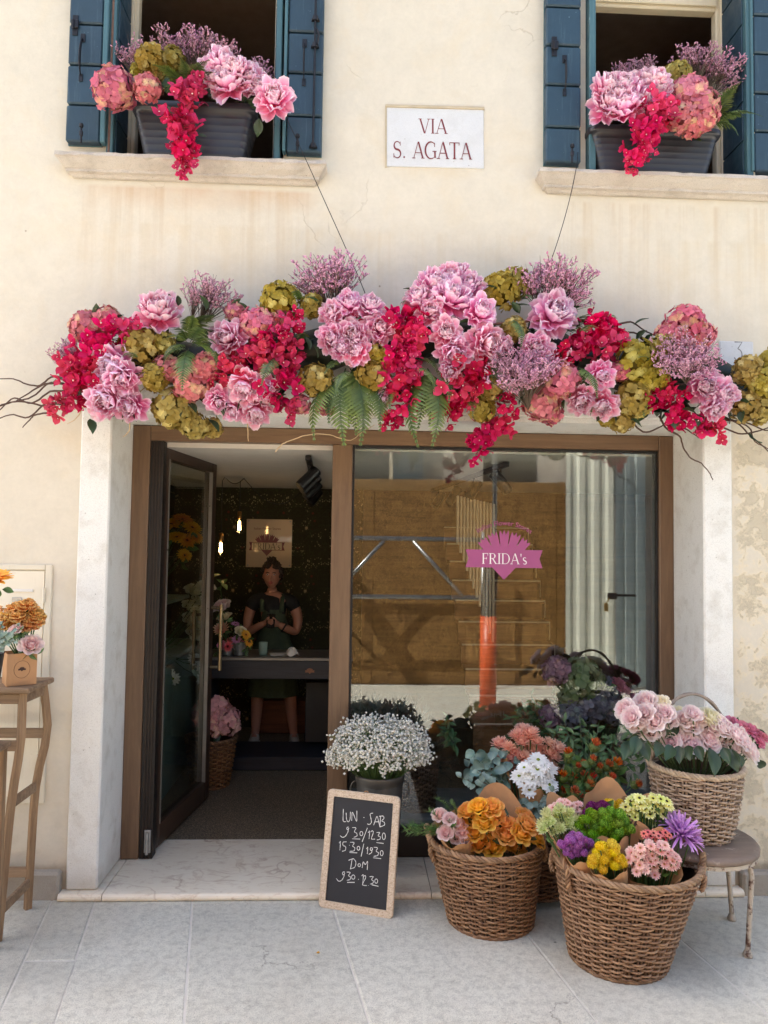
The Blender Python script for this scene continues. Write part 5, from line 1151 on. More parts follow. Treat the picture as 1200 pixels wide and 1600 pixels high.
def bouquet(name, lab, tip, heads, meshes, rs, y, paper=None, group=None, part_name='bloom', tilt=(-.9, .7), leaves=0, leafmesh=None, back=Vector((0, 1, .15)), stem=True, dy=.03, lsize=.06, cat='bouquet'):
    """heads: (px, py, radius px); y: depth of the head layer; paper: (length, radius, flap, logo)"""
    tip = Vector(tip); t = thing(name, lab, cat, tip, group); C = []
    for hd in heads:
        px, py, r = hd[:3]; yy = y + br.uniform(-dy, dy) + (hd[3] if len(hd) > 3 else 0); p = Vector(at(px, py, yy)); C.append(p)
    cen = sum(C, Vector()) / len(C); ax = (cen - tip).normalized()
    for hd, p in zip(heads, C):
        d = (p - tip).normalized() * .9 + (p - cen) * 4.0 + Vector((br.uniform(-.2, .2), tilt[0] * br.uniform(.6, 1.1), tilt[1] * br.uniform(.6, 1.1)))
        ms = meshes[hd[4]] if len(hd) > 4 else meshes
        o = put(ms, part_name, t, p, d, hd[2] / ppm(p.y) * rs, br)
        if len(hd) > 5: o['label'] = hd[5]
    if stem:
        q = MB()
        for p in C: q.tube([tip + (p - tip) * f + Vector((0, 0, -.02 * math.sin(f * PI))) for f in (.1, .5, .8, .985)], .0032, 4, lin(70, 96, 52), cap=False)
        part('stem_bundle', q, M_STEMS, t, True, kind='stuff')
    for i in range(leaves):
        p = C[br.randrange(len(C))] + Vector((br.uniform(-.03, .03), br.uniform(0, .03), br.uniform(-.06, -.01))); put(leafmesh or LEAF, 'leaf', t, p, Vector((br.uniform(-1, 1), -.8, br.uniform(-.5, .6))), lsize * br.uniform(.7, 1.3), br)
    if paper:
        Lp, Rp, fl, logo = paper[:4]; span = paper[4] if len(paper) > 4 else 0; Lp = (cen - tip).length * .96; Rp *= .92; fl *= .6; bk = (back - ax * back.dot(ax)).normalized(); yv = ax.cross(bk); ph = br.uniform(0, 6)
        def S(th, u, off=0.0):
            e = -.07 * Lp * (.5 - .5 * math.cos(th)) * u if not span else 0.0
            e += fl * max(0.0, 1 - abs(th - .15) / 1.5) ** .9 * (1 + .22 * math.sin(2.5 * th + ph)) if abs(th) < 2.1 else 0.0
            h = u * (Lp + e * (1 if u > .5 else 2 * u * 1)); r = Rp * (.12 + .88 * min(1.0, u * 1.0) ** .85) * (1 + .05 * math.sin(3 * th + ph) * u) * (1 + .18 * e / max(fl, .001) * u) + off
            return tip + ax * (h * (1 + .03 * math.sin(5 * th + ph))) + bk * (r * math.cos(th)) + yv * (r * math.sin(th))
        P = np.array([[S(th, u) for th in (np.linspace(-span, span, 37) if span else np.linspace(-PI, PI + .35, 37))] for u in np.linspace(.04, 1, 9)]); P[:, -4:] += np.array(ax) * .004
        for k in range(37): P[:, k] += np.array((bk * math.cos(-PI + k * .18) + yv * math.sin(-PI + k * .18)) * .0015) * (k / 37)
        q = MB(); q.grid(P); w = part('paper_wrap', q, M_KRAFT, t, True)
        if logo:
            th0, u0, sz, ins = logo; w0 = sz
            nrm = -.003 if ins else .003
            def f(a, b, o):
                rr = Rp * (.12 + .88 * u0 ** .85); return S(th0 + (a if ins else -a) / max(rr, .03), u0 + b / (Lp + fl), nrm * (1 + 200 * o))
            part('printed_emblem', decal(crown_polys(w0), f, off=.0002, inc=.000008), M_INKB, w)
    return t

# ------------------------------------------------------------------ more flower kinds
V_ = variants
P_OR = V_('rose', lambda r: mk_rose(r, lin(255, 216, 66), lin(255, 214, 106), lin(255, 184, 112)), 3, 300, M_ROSE)
P_PK = V_('rose', lambda r: mk_rose(r, lin(250, 192, 206), lin(255, 238, 236), lin(255, 252, 248), 1.05), 4, 310, M_ROSE)
P_CR = V_('rose', lambda r: mk_rose(r, lin(240, 228, 160), lin(252, 244, 214), lin(255, 252, 240), 1.1), 2, 320, M_ROSE)
P_SM = V_('rose', lambda r: mk_rose(r, lin(248, 186, 190), lin(255, 230, 226), lin(255, 244, 238)), 2, 330, M_ROSE)
P_DP = V_('carnation', lambda r: mk_carnation(r, lin(222, 84, 124), lin(248, 160, 182)), 2, 340, M_PETAL)
POM_Y = V_('pompon', lambda r: mk_pompon(r, lin(255, 222, 20), lin(255, 244, 110)), 3, 350, M_ROSE)
POM_G = V_('pompon', lambda r: mk_pompon(r, lin(108, 158, 24), lin(176, 212, 76)), 3, 360, M_PETAL)
POM_P = V_('pompon', lambda r: mk_pompon(r, lin(122, 26, 100), lin(176, 72, 150)), 3, 370, M_PETAL)
POM_L = V_('pompon', lambda r: mk_pompon(r, lin(192, 110, 196), lin(228, 166, 230)), 3, 380, M_ROSE)
MUM_C = V_('chrysanthemum', lambda r: mk_mum(r, lin(206, 220, 120), lin(244, 246, 206)), 2, 390, M_ROSE)
MUM_P = V_('chrysanthemum', lambda r: mk_mum(r, lin(246, 176, 154), lin(255, 218, 198)), 3, 400, M_ROSE)
DAI_W = V_('daisy', lambda r: mk_daisy(r, lin(246, 248, 244), lin(254, 254, 252), lin(140, 160, 40), 13, 2, .34, .2), 3, 410, M_PETAL)
DAI_Y = V_('daisy', lambda r: mk_daisy(r, lin(226, 226, 90), lin(248, 248, 186), lin(60, 44, 20), 11, 1, .4, .22), 3, 420, M_PETAL)
DAI_P = V_('daisy', lambda r: mk_daisy(r, lin(224, 140, 140), lin(252, 222, 208), lin(196, 150, 70), 12, 2, .34, .26, lin(120, 60, 40), 14), 3, 430, M_PETAL)
DAI_R = V_('daisy', lambda r: mk_daisy(r, lin(220, 96, 100), lin(240, 150, 140), lin(60, 24, 24), 8, 1, .5, .3), 2, 440, M_PETAL)
SPID = V_('spider_mum', lambda r: mk_spider(r, lin(170, 100, 186), lin(224, 178, 230)), 2, 450, M_PETAL)
THIS = V_('thistle', mk_thistle, 3, 460, M_PETAL)
CARN = V_('carnation', lambda r: mk_carnation(r, lin(255, 160, 84), lin(255, 214, 140)), 3, 470, M_ROSE)
SUNF = V_('sunflower', lambda r: mk_daisy(r, lin(236, 140, 0), lin(255, 196, 20), lin(60, 36, 16), 20, 3, .26, .34, None, 15), 1, 480, M_PETAL)
LEAF_E = V_('leaf', lambda r: mk_leaf(r, lin(112, 136, 122), lin(160, 180, 164), .95, .12, -15), 3, 490, M_LEAF)
LEAF_R = V_('leaf', lambda r: mk_leaf(r, lin(60, 90, 50), lin(108, 138, 84), .34, .15, -30), 3, 500, M_LEAF)
LEAF_B = V_('leaf', lambda r: mk_leaf(r, lin(60, 96, 40), lin(104, 140, 70), .6, .15, -30), 3, 510, M_LEAF)
def mk_needle(r, ca=lin(58, 96, 48), cb_=lin(112, 150, 80)):
    m = MB(); m.tube([(t, .02 * math.sin(t * 4), -.25 * t * t) for t in np.linspace(0, 1, 8)], np.linspace(.012, .005, 8), 4, ca)
    for i in range(110):
        t = r.uniform(.08, 1); p = np.array([t, .02 * math.sin(t * 4), -.25 * t * t]); a = r.uniform(0, 6.28); d = np.array([.75, .6 * math.cos(a), .6 * math.sin(a)]) * r.uniform(.10, .2); w = np.cross(d, [.2, .5, .8]); w = w / np.linalg.norm(w) * .007
        m.add([p - w, p + w, p + d + w * .3, p + d - w * .3], [(0, 1, 2, 3)], np.array(ca) + (np.array(cb_) - np.array(ca)) * r.random())
    return m
NEED = V_('asparagus_fern', mk_needle, 2, 520, M_LEAF)
ROSM = V_('rosemary_sprig', lambda r: mk_needle(r, lin(44, 52, 48), lin(84, 92, 80)), 2, 524, M_LEAF)
def scatter(n, cx, cy, rx, ry, r, seed, jit=.15):
    """blooms spread evenly over an ellipse of the picture"""
    rr = random.Random(seed); out = []
    for i in range(n):
        a = i * 2.39996 + rr.uniform(-.3, .3); q = math.sqrt((i + .5) / n); out.append((cx + rx * q * math.cos(a), cy + ry * q * math.sin(a), r * rr.uniform(1 - jit, 1 + jit)))
    return out
def sprig(par, p, q, n, meshes, size, mat_stem=None, droop=.0, name='leaf'):
    """leafy twig: a stem with leaves on both sides"""
    p, q = Vector(p), Vector(q); m = MB(); pts = [p + (q - p) * f + Vector((0, 0, -droop * f * f)) for f in np.linspace(0, 1, 7)]; m.tube(pts, np.linspace(.003, .0015, 7), 5, lin(96, 104, 80)); part('twig', m, M_STEMS, par, True)
    for i in range(n):
        f = .18 + .82 * i / n; c = p + (q - p) * f + Vector((0, 0, -droop * f * f)); side = Vector((br.uniform(-1, 1), br.uniform(-1, .2), br.uniform(-.4, .7)))
        put(meshes, name, par, c, ((q - p).normalized().cross(side)).normalized() * .3 + Vector((br.uniform(-.4, .4), -.7, .5)), size * (1 - .35 * f) * br.uniform(.8, 1.2), br)

# ------------------------------------------------------------------ basket of orange roses
bl = wicker('wicker_basket', 'brown wicker basket on the pavement holding orange roses, beside the chalkboard', (.70, -.25, 0), .20, .272, .385, 35, nst=30, lean=(-.07, 0), handles=(PI * .98, .02), seed=2)
tipL = (.70, -.25, .10)
bouquet('rose_bouquet', 'orange and yellow roses in the basket beside the chalkboard', (.76, -.24, .10),
    [(730, 1264, 15), (747, 1258, 15), (768, 1260, 16), (738, 1279, 15), (757, 1284, 16), (773, 1273, 15), (741, 1299, 15), (772, 1294, 16), (790, 1303, 17), (748, 1316, 15), (770, 1321, 17), (806, 1320, 16), (816, 1301, 16), (822, 1274, 15), (825, 1287, 16), (838, 1306, 17), (790, 1284, 14), (806, 1290, 14), (757, 1270, 14)], P_OR, 1.0, -.40, (.33, .17, .16, None, 1.5), tilt=(-.6, 1.1), leaves=26, dy=.05, lsize=.07)
bouquet('rose_bouquet', 'small pale pink roses in printed brown paper left of the orange roses', (.62, -.25, .10),
    [(686, 1272, 11), (696, 1300, 12), (712, 1306, 11), (702, 1278, 10), (719, 1288, 11), (728, 1308, 11), (712, 1282, 9), (722, 1300, 9)], P_SM, .95, -.40, (.36, .09, .10, (.25, .93, .06, True)), leaves=8, leafmesh=LEAF_B, lsize=.05)
t = thing('asparagus_fern', 'feathery green asparagus fern sticking out left from the orange rose basket', 'plant', at(690, 1300, -.3))
for a, b in (((695, 1300), (642, 1286)), ((692, 1300), (650, 1275)), ((695, 1290), (668, 1256)), ((690, 1302), (645, 1296)), ((700, 1300), (672, 1280)), ((705, 1270), (690, 1238)), ((715, 1275), (700, 1245)), ((712, 1300), (700, 1272))): link('fern_sprig', br.choice(NEED), None, t, along(at(*a, -.34), at(*b, -.42), 1.0, br.uniform(-1, 1)))

# ------------------------------------------------------------------ dark basket on the step with the mixed flowers
wicker('wicker_basket', 'dark wicker basket on the doorstep behind the two big baskets', (.99, .02, .037), .19, .235, .36, 29, c0=lin(96, 66, 44), c1=lin(136, 100, 70), seed=4)
bouquet('chrysanthemum_bouquet', 'peach chrysanthemums in brown paper in front of the shop window', (.93, .02, .2), scatter(30, 824, 1178, 50, 36, 13, 3), MUM_P, 1.1, .06, (.53, .15, .10, None, 2.0), leaves=6, leafmesh=LEAF_B, dy=.04)
bouquet('daisy_bouquet', 'white daisies with yellow green eyes below the peach chrysanthemums', (.93, .0, .2), scatter(18, 837, 1212, 26, 27, 13, 5), DAI_W, 1.1, -.14, (.40, .09, .03, None), leaves=10, leafmesh=LEAF_B, dy=.03)
t = bouquet('thistle_bunch', 'orange safflower thistles on leafy green stems in the middle of the display', (1.02, .02, .2), [(929, 1166, 11), (888, 1178, 9), (880, 1214, 10), (895, 1218, 10), (911, 1196, 8), (912, 1213, 9), (924, 1215, 9), (948, 1197, 10), (961, 1195, 11), (920, 1227, 9), (898, 1238, 10), (915, 1238, 10), (880, 1238, 9), (855, 1243, 8), (869, 1252, 8), (993, 1226, 9, .0), (889, 1186, 8), (902, 1200, 8), (925, 1188, 8), (953, 1216, 9), (905, 1246, 8), (935, 1200, 8)], THIS, 1.4, -.12, leaves=60, leafmesh=LEAF_B, dy=.04, tilt=(-.5, .9), cat='flowers')
t = thing('eucalyptus_bunch', 'grey green eucalyptus with round leaves between the roses and the white daisies', 'plant', (.86, -.02, .25))
for a, b, n in (((790, 1250), (745, 1205), 12), ((790, 1255), (758, 1250), 12), ((795, 1260), (862, 1270), 14), ((800, 1262), (835, 1252), 12), ((790, 1250), (715, 1212), 12), ((795, 1250), (772, 1230), 10), ((800, 1270), (870, 1250), 12), ((800, 1270), (850, 1290), 10), ((805, 1262), (872, 1232), 10)): sprig(t, at(*a, -.08), at(*b, -.2), n, LEAF_E, .055)
q = None
t = thing('ornamental_kale', 'grey green ruffled foliage rosette behind the orange roses', 'plant', (.80, .02, .55))
KALE = V_('leaf', lambda r: mk_leaf(r, lin(96, 128, 120), lin(146, 172, 160), .9, .25, -20), 3, 530, M_LEAF)
for i in range(46):
    px, py, r = scatter(46, 768, 1196, 40, 30, 15, 8)[i]; put(KALE, 'leaf', t, at(px, py, .02 + br.uniform(-.05, .05)), Vector((br.uniform(-.7, .7), -.8, br.uniform(-.2, .9))), .062 * br.uniform(.7, 1.2), br)
q = MB(); q.tube([(.9, .02, .25), (.82, .02, .6)], [.012, .02], 6, lin(90, 110, 90)); part('stem', q, M_STEMS, t, True)

# ------------------------------------------------------------------ big basket of wrapped bouquets
wicker('wicker_basket', 'big brown wicker basket in the right foreground full of wrapped bouquets', (1.205, -.585, 0), .205, .308, .425, 39, nst=32, lean=(.09, 0), handles=(-.18, PI + .1), seed=6)
T0 = Vector((1.24, -.58, .12)); GB = 'wrapped bouquets in the big basket'
def tb(dx, dy): return T0 + Vector((dx, dy, 0))
bouquet('pompon_bouquet', 'bright yellow pompon chrysanthemums in a brown paper cone at the front of the big basket', tb(-.03, -.08), scatter(24, 949, 1340, 27, 22, 8.5, 21), POM_Y, 1.1, -.80, (.33, .092, .04, None), GB, dy=.02)
bouquet('daisy_bouquet', 'small peach pink daisies in printed paper at the front of the big basket', tb(.08, -.06), scatter(58, 1020, 1343, 40, 26, 7.2, 22), DAI_P, 1.15, -.78, (.33, .135, .10, (.35, .98, .075, True)), GB, leaves=14, leafmesh=LEAF_B, dy=.03, lsize=.03)
bouquet('pompon_bouquet', 'lilac pompon chrysanthemums in brown paper at the left front of the big basket', tb(-.06, -.03), scatter(30, 899, 1321, 25, 16, 7, 23), POM_L, 1.12, -.72, (.30, .078, .03, None), GB, dy=.02)
bouquet('pompon_bouquet', 'bright green pompon chrysanthemums in the middle of the big basket', tb(-.02, 0), scatter(46, 944, 1291, 44, 25, 8.6, 24), POM_G, 1.1, -.66, (.33, .12, .03, (2.6, .9, .08, False)), GB, dy=.03)
bouquet('chrysanthemum_bouquet', 'pale lime and cream chrysanthemums at the left of the big basket', tb(-.07, .02), scatter(24, 876, 1285, 34, 20, 9.5, 25), MUM_C, 1.12, -.66, (.30, .085, .02, None), GB, leaves=6, leafmesh=LEAF_B, dy=.03, lsize=.04)
bouquet('pompon_bouquet', 'dark purple pompon chrysanthemums behind the green ones in the big basket', tb(0, .06), [(925, 1262, 10), (938, 1270, 10), (947, 1262, 9), (930, 1275, 9), (957, 1272, 9), (968, 1279, 10), (960, 1286, 10), (972, 1288, 9), (918, 1272, 9), (942, 1258, 8), (936, 1262, 9)], POM_P, 1.12, -.58, None, GB, leaves=4, leafmesh=LEAF_B, dy=.02)
bouquet('daisy_bouquet', 'tiny pale pink blossoms in brown paper at the back left of the big basket', tb(-.08, .10), scatter(30, 884, 1262, 26, 12, 5.5, 26), DAI_P, 1.1, -.52, (.34, .09, .10, None), GB, dy=.03)
bouquet('pompon_bouquet', 'few yellow pompon chrysanthemums behind the purple ones in the big basket', tb(.02, .10), scatter(12, 956, 1259, 20, 7, 7.5, 27), POM_Y, 1.1, -.52, (.37, .13, .16, None), GB, dy=.02)
bouquet('daisy_bouquet', 'pale yellow daisies with dark eyes in printed paper in the big basket', tb(.09, .02), scatter(44, 1012, 1262, 37, 21, 8.5, 28), DAI_Y, 1.15, -.60, (.34, .12, .07, (PI - .35, .86, .085, False)), GB, leaves=14, leafmesh=LEAF_B, dy=.04, lsize=.035)
bouquet('spider_chrysanthemum', 'lavender spider chrysanthemum spilling over the right rim of the big basket', tb(.16, 0), [(1064, 1303, 30), (1050, 1290, 22), (1078, 1312, 20)], SPID, 1.1, -.66, None, GB, leaves=5, leafmesh=LEAF_B, tilt=(-.6, .6), cat='flowers')
bouquet('waxflower_bunch', 'small coral red flowers with dark eyes beside the lavender spider chrysanthemum', tb(.10, -.02), scatter(26, 1026, 1306, 22, 9, 5.5, 29), DAI_R, 1.15, -.70, None, GB, leaves=8, leafmesh=LEAF_B, lsize=.03, cat='flowers')

# ------------------------------------------------------------------ stool and the basket of pale roses on it
M_RUST = NT('chipped_white_metal'); _k = M_RUST
_c = _k.mix(_k.noise(5, 5), lin(168, 156, 140), lin(196, 186, 170)); _c = _k.mix(_k.step(_k.noise(22, 6, .7), .52, .6), _c, lin(92, 66, 54)); _k.bump(_k.noise(60, 4), .2, .002); M_RUST = _k.done(_c, .6, .1)
_k = NT('weathered_seat'); _c = _k.mix(_k.noise(4, 6, .7, stretch=(1, 6, 1)), lin(84, 70, 62), lin(150, 132, 116)); _c = _k.mix(_k.step(_k.noise(14, 6, .7), .6, .68), _c, lin(176, 164, 150)); M_SEAT = _k.done(_c, .6)
sx, sy, sz = 1.64, -.43, .462
t = thing('metal_stool', 'old round stool of chipped white metal with a worn seat under the rose basket', 'stool', (sx, sy, 0))
q = MB(); q.lathe([(0, sz), (.245, sz), (.262, sz - .004), (.27, sz - .014), (.268, sz - .03), (.255, sz - .034), (0, sz - .034)], 40, (sx, sy, 0)); part('seat', q, M_SEAT, t, True)
q = MB(); q.lathe([(.262, sz - .034), (.262, sz - .052), (.25, sz - .052), (.25, sz - .034)], 40, (sx, sy, 0)); part('seat_ring', q, M_RUST, t)
for lx, ly in ((1.789, -.60), (1.885, -.285), (1.42, -.62), (1.44, -.22)):
    d = Vector((lx - sx, ly - sy, 0)).normalized(); p = Vector((sx, sy, 0)) + d * .238
    q = MB(); q.tube([(p.x - d.x * .05, p.y - d.y * .05, sz - .046), (p.x - d.x * .015, p.y - d.y * .015, sz - .05), (p.x + d.x * .004, p.y + d.y * .004, sz - .075), (p.x + d.x * .008, p.y + d.y * .008, sz - .11), (lx, ly, .03), (lx, ly, .012)], [.012, .013, .014, .012, .0115, .012], 8); q.lathe([(0, 0), (.02, 0), (.022, .008), (.016, .022), (.012, .03)], 10, (lx, ly, 0)); part('leg', q, M_RUST, t, True)
gb = (1.652, -.40, sz + .001)
gk = wicker('wicker_basket', 'grey brown wicker basket of pale pink roses standing on the old stool', gb, .142, .207, .315, 28, nst=28, c0=lin(142, 120, 98), c1=lin(192, 172, 148), seed=9, bow=.55)
q = MB(); hp = [(gb[0] + .2 * math.cos(a) , gb[1] + .03, gb[2] + .31 + (float(at(1085, 1084, -.37)[2]) - gb[2] - .31) * math.sin(a)) for a in np.linspace(0, PI, 30)]
for s in range(2): q.tube([(x + .004 * math.cos(i * .9 + s * PI), y + .008 * math.sin(i * .9 + s * PI), z) for i, (x, y, z) in enumerate(hp)], .007, 6, lin(150, 136, 120)); 
part('handle', q, M_WICK, gk, True)
RS = [P_PK, P_CR]
mix = [(975, 1107, 18), (1008, 1093, 18), (1031, 1097, 15, 0, 1), (985, 1119, 17), (1007, 1113, 16), (1003, 1137, 17), (1022, 1126, 18), (1038, 1113, 17), (1061, 1115, 16, 0, 1), (1083, 1113, 15), (1054, 1131, 15), (1080, 1130, 18), (1114, 1122, 22, 0, 1), (1034, 1149, 20), (1065, 1152, 20), (1097, 1152, 19), (1124, 1152, 19), (1141, 1139, 17), (1160, 1151, 20), (1178, 1174, 19), (1100, 1135, 17), (1150, 1165, 15), (1012, 1130, 15), (1045, 1124, 15), (998, 1100, 15), (1020, 1108, 15), (1072, 1140, 15), (1110, 1150, 16), (1130, 1138, 16), (1092, 1120, 15), (1052, 1146, 15), (1165, 1168, 16), (992, 1128, 16), (1016, 1142, 16), (1026, 1140, 15), (1048, 1158, 16), (1082, 1160, 17), (1112, 1160, 17), (1140, 1158, 17), (1118, 1136, 15), (1070, 1122, 15), (1096, 1138, 16), (1130, 1128, 16), (1152, 1148, 16), (1168, 1160, 16), (1000, 1122, 15)]
mix = [(h + (0, 0))[:5] if len(h) == 3 else h for h in mix]
bouquet('rose_bunch', 'pale pink and cream garden roses filling the grey basket on the stool', (1.652, -.40, .62), mix, RS, .86, -.47, leaves=16, tilt=(-1.3, .5), dy=.045, lsize=.085, cat='flowers')
bouquet('carnation_spray', 'deep pink spray flowers at the right end of the pale roses', (1.68, -.38, .66), [(1143, 1128, 11), (1160, 1134, 11), (1170, 1138, 12), (1183, 1148, 12), (1188, 1158, 11), (1152, 1132, 10), (1178, 1142, 11), (1192, 1150, 10)], P_DP, 1.1, -.40, leaves=8, dy=.02, cat='flowers')
t = thing('rose_foliage', 'dark green rose leaves hanging over the rim of the grey basket', 'plant', (1.652, -.45, .76))
for px, py, tx, ty in ((985, 1158, 975, 1184), (1005, 1160, 1012, 1185), (995, 1150, 990, 1178), (1050, 1165, 1042, 1185), (1075, 1165, 1078, 1188), (1090, 1165, 1095, 1185), (1108, 1168, 1116, 1212), (1130, 1168, 1138, 1190), (1150, 1175, 1162, 1196), (1140, 1170, 1152, 1205), (1030, 1160, 1025, 1182), (1060, 1165, 1062, 1190)):
    a, b = Vector(at(px, py, -.57)), Vector(at(tx, ty, -.64)); link('leaf', br.choice(LEAF), None, t, along(a, b, 1.05, br.uniform(-.7, .7)))

# ------------------------------------------------------------------ zinc bucket of baby's breath
M_ZINC = simple('dull_zinc', lin(120, 116, 108), .5, .7, .3, 8, .1)
zc = (.17, .20, .037)
t = thing('zinc_bucket', 'dull zinc bucket of white flowers behind the chalkboard', 'bucket', zc)
q = MB(); q.lathe([(0, .004), (.098, 0), (.1, .006), (.104, .1), (.103, .106), (.107, .112), (.128, .47), (.127, .475), (.133, .482), (.137, .518), (.134, .526), (.128, .52), (.122, .45), (.1, .04), (0, .04)], 36, zc); part('body', q, M_ZINC, t, True)
for g in (-1, 1):
    q = MB(); q.tube([(zc[0] + g * (.13 + .03 * math.sin(a)), zc[1] - .02, zc[2] + .44 + .045 * math.cos(a)) for a in np.linspace(0, PI, 9)], .005, 6); part('handle', q, M_ZINC, t, True)
gy_ = thing('babys_breath', 'cloud of tiny white gypsophila flowers in the zinc bucket', 'flowers', (zc[0], zc[1], .5))
rr = random.Random(12); q = MB(); st_ = MB(); C0 = np.array(at(592, 1172, .16)); tip = np.array([zc[0], zc[1], .42])
for i in range(270):
    a = rr.uniform(0, 2 * PI); e = math.asin(rr.uniform(-.32, 1)); k = rr.uniform(.72, 1.0) ** .6
    c = C0 + np.array([.262 * k * math.cos(e) * math.cos(a), .21 * k * math.cos(e) * math.sin(a), .165 * k * math.sin(e)]) + np.array([.02 * math.sin(i), 0, .012 * math.sin(i * 1.7)])
    st_.tube([tip + (c - tip) * .2, tip + (c - tip) * .6 + [0, 0, .02], c], .0016, 3, lin(92, 124, 70), cap=False)
    for j in range(17):
        p = c + np.array([rr.gauss(0, .021), rr.gauss(0, .021), rr.gauss(0, .018)]); s = rr.uniform(.0062, .0098); v = rr.uniform(.88, 1.0)
        o = np.array([[s, 0, 0], [-s, 0, 0], [0, s, 0], [0, -s, 0], [0, 0, s], [0, 0, -s]]) @ np.array(Quaternion((rr.random(), rr.random(), rr.random(), rr.random())).normalized().to_matrix())
        q.add(p + o, [(0, 2, 4), (2, 1, 4), (1, 3, 4), (3, 0, 4), (2, 0, 5), (1, 2, 5), (3, 1, 5), (0, 3, 5)], np.array(lin(255, 252, 242)) * v)
        if j % 3 == 0: st_.tube([c, p], .0009, 3, lin(120, 146, 96), cap=False)
part('tiny_blossoms', q, M_PETAL, gy_, True, kind='stuff'); part('fine_stems', st_, M_STEMS, gy_, True, kind='stuff')

# ------------------------------------------------------------------ chalkboard
BL = Vector(gnd(497, 1417)); BRt = Vector(gnd(613, 1437)); u_ = (BRt - BL); BWid = u_.length; u_.normalize(); bk = Vector((-u_.y, u_.x, 0))
best = None
for th in np.radians(np.arange(6, 30, .5)):
    up = bk * math.sin(th) + Vector((0, 0, 1)) * math.cos(th); n_ = u_.cross(up)
    r0 = Vector(ray(513, 1232)); C_ = Vector(CAM); tt = (BL - C_).dot(n_) / r0.dot(n_); p = C_ + r0 * tt; off = abs((p - BL).dot(u_))
    if best is None or off < best[0]: best = (off, th, (p - BL).dot(up))
_, th, BH = best; up = bk * math.sin(th) + Vector((0, 0, 1)) * math.cos(th); n_ = u_.cross(up).normalized()     # n_ faces the street
CB = Matrix(((u_.x, up.x, n_.x, BL.x), (u_.y, up.y, n_.y, BL.y), (u_.z, up.z, n_.z, BL.z), (0, 0, 0, 1)))
def on_board(px, py):
    r0 = Vector(ray(px, py)); C_ = Vector(CAM); tt = (BL - C_).dot(n_) / r0.dot(n_); d = C_ + r0 * tt - BL; return d.dot(u_), d.dot(up)
t = thing('chalkboard', 'small chalkboard of opening hours in a pale wood frame leaning on the zinc bucket', 'sign', BL)
fw = .034; q = MB(); rc = .022
def rrect(x0, y0, x1, y1, r, n=6): return [(cx + r * math.cos(math.radians(a0 + 90 * k / n)), cy2 + r * math.sin(math.radians(a0 + 90 * k / n))) for cx, cy2, a0 in ((x1 - r, y1 - r, 0), (x0 + r, y1 - r, 90), (x0 + r, y0 + r, 180), (x1 - r, y0 + r, 270)) for k in range(n + 1)]
O = rrect(0, 0, BWid, BH, rc); I = rrect(fw, fw, BWid - fw, BH - fw, .003); O2 = rrect(.003, .003, BWid - .003, BH - .003, rc); n = len(O)
rows_ = [[(x, y, -.018) for x, y in I], [(x, y, -.018) for x, y in O], [(x, y, -.003) for x, y in O], [(x, y, 0) for x, y in O2], [(x, y, 0) for x, y in I], [(x, y, -.012) for x, y in I]]
P = np.array([[CB @ Vector(p) for p in row] + [CB @ Vector(row[0])] for row in rows_]); q.grid(P[:, ::-1])
_k = NT('washed_wood_frame'); x, y, z = _k.xyz(); w_ = _k.noise(60, 4, .6, stretch=(1, 1, 6)); w2 = _k.noise(60, 4, .6, stretch=(6, 6, 1)); _c = _k.mix(_k.step(_k.math('MAXIMUM', w_, w2), .5, .68), lin(214, 196, 172), lin(160, 128, 96)); _k.bump(w_, .4, .002); part('frame', q, _k.done(_c, .75), t)
q = MB(); q.add([CB @ Vector(p) for p in ((fw - .002, fw - .002, -.008), (BWid - fw + .002, fw - .002, -.008), (BWid - fw + .002, BH - fw + .002, -.008), (fw - .002, BH - fw + .002, -.008))], [(0, 1, 2, 3)])
q.add([CB @ Vector(p) for p in ((.01, .01, -.0182), (BWid - .01, .01, -.0182), (BWid - .01, BH - .01, -.0182), (.01, BH - .01, -.0182))], [(3, 2, 1, 0)])
_k = NT('slate_black'); _c = _k.mix(_k.mul(_k.noise(5, 6, .7), .5), lin(36, 37, 40), lin(70, 70, 74)); part('slate', q, _k.done(_c, .6, 0, .3), t)
def E8(cx, cy2, rx, ry, n=12): return [(cx + rx * math.sin(2 * PI * k / n), cy2 - ry * math.cos(2 * PI * k / n)) for k in range(n + 1)]
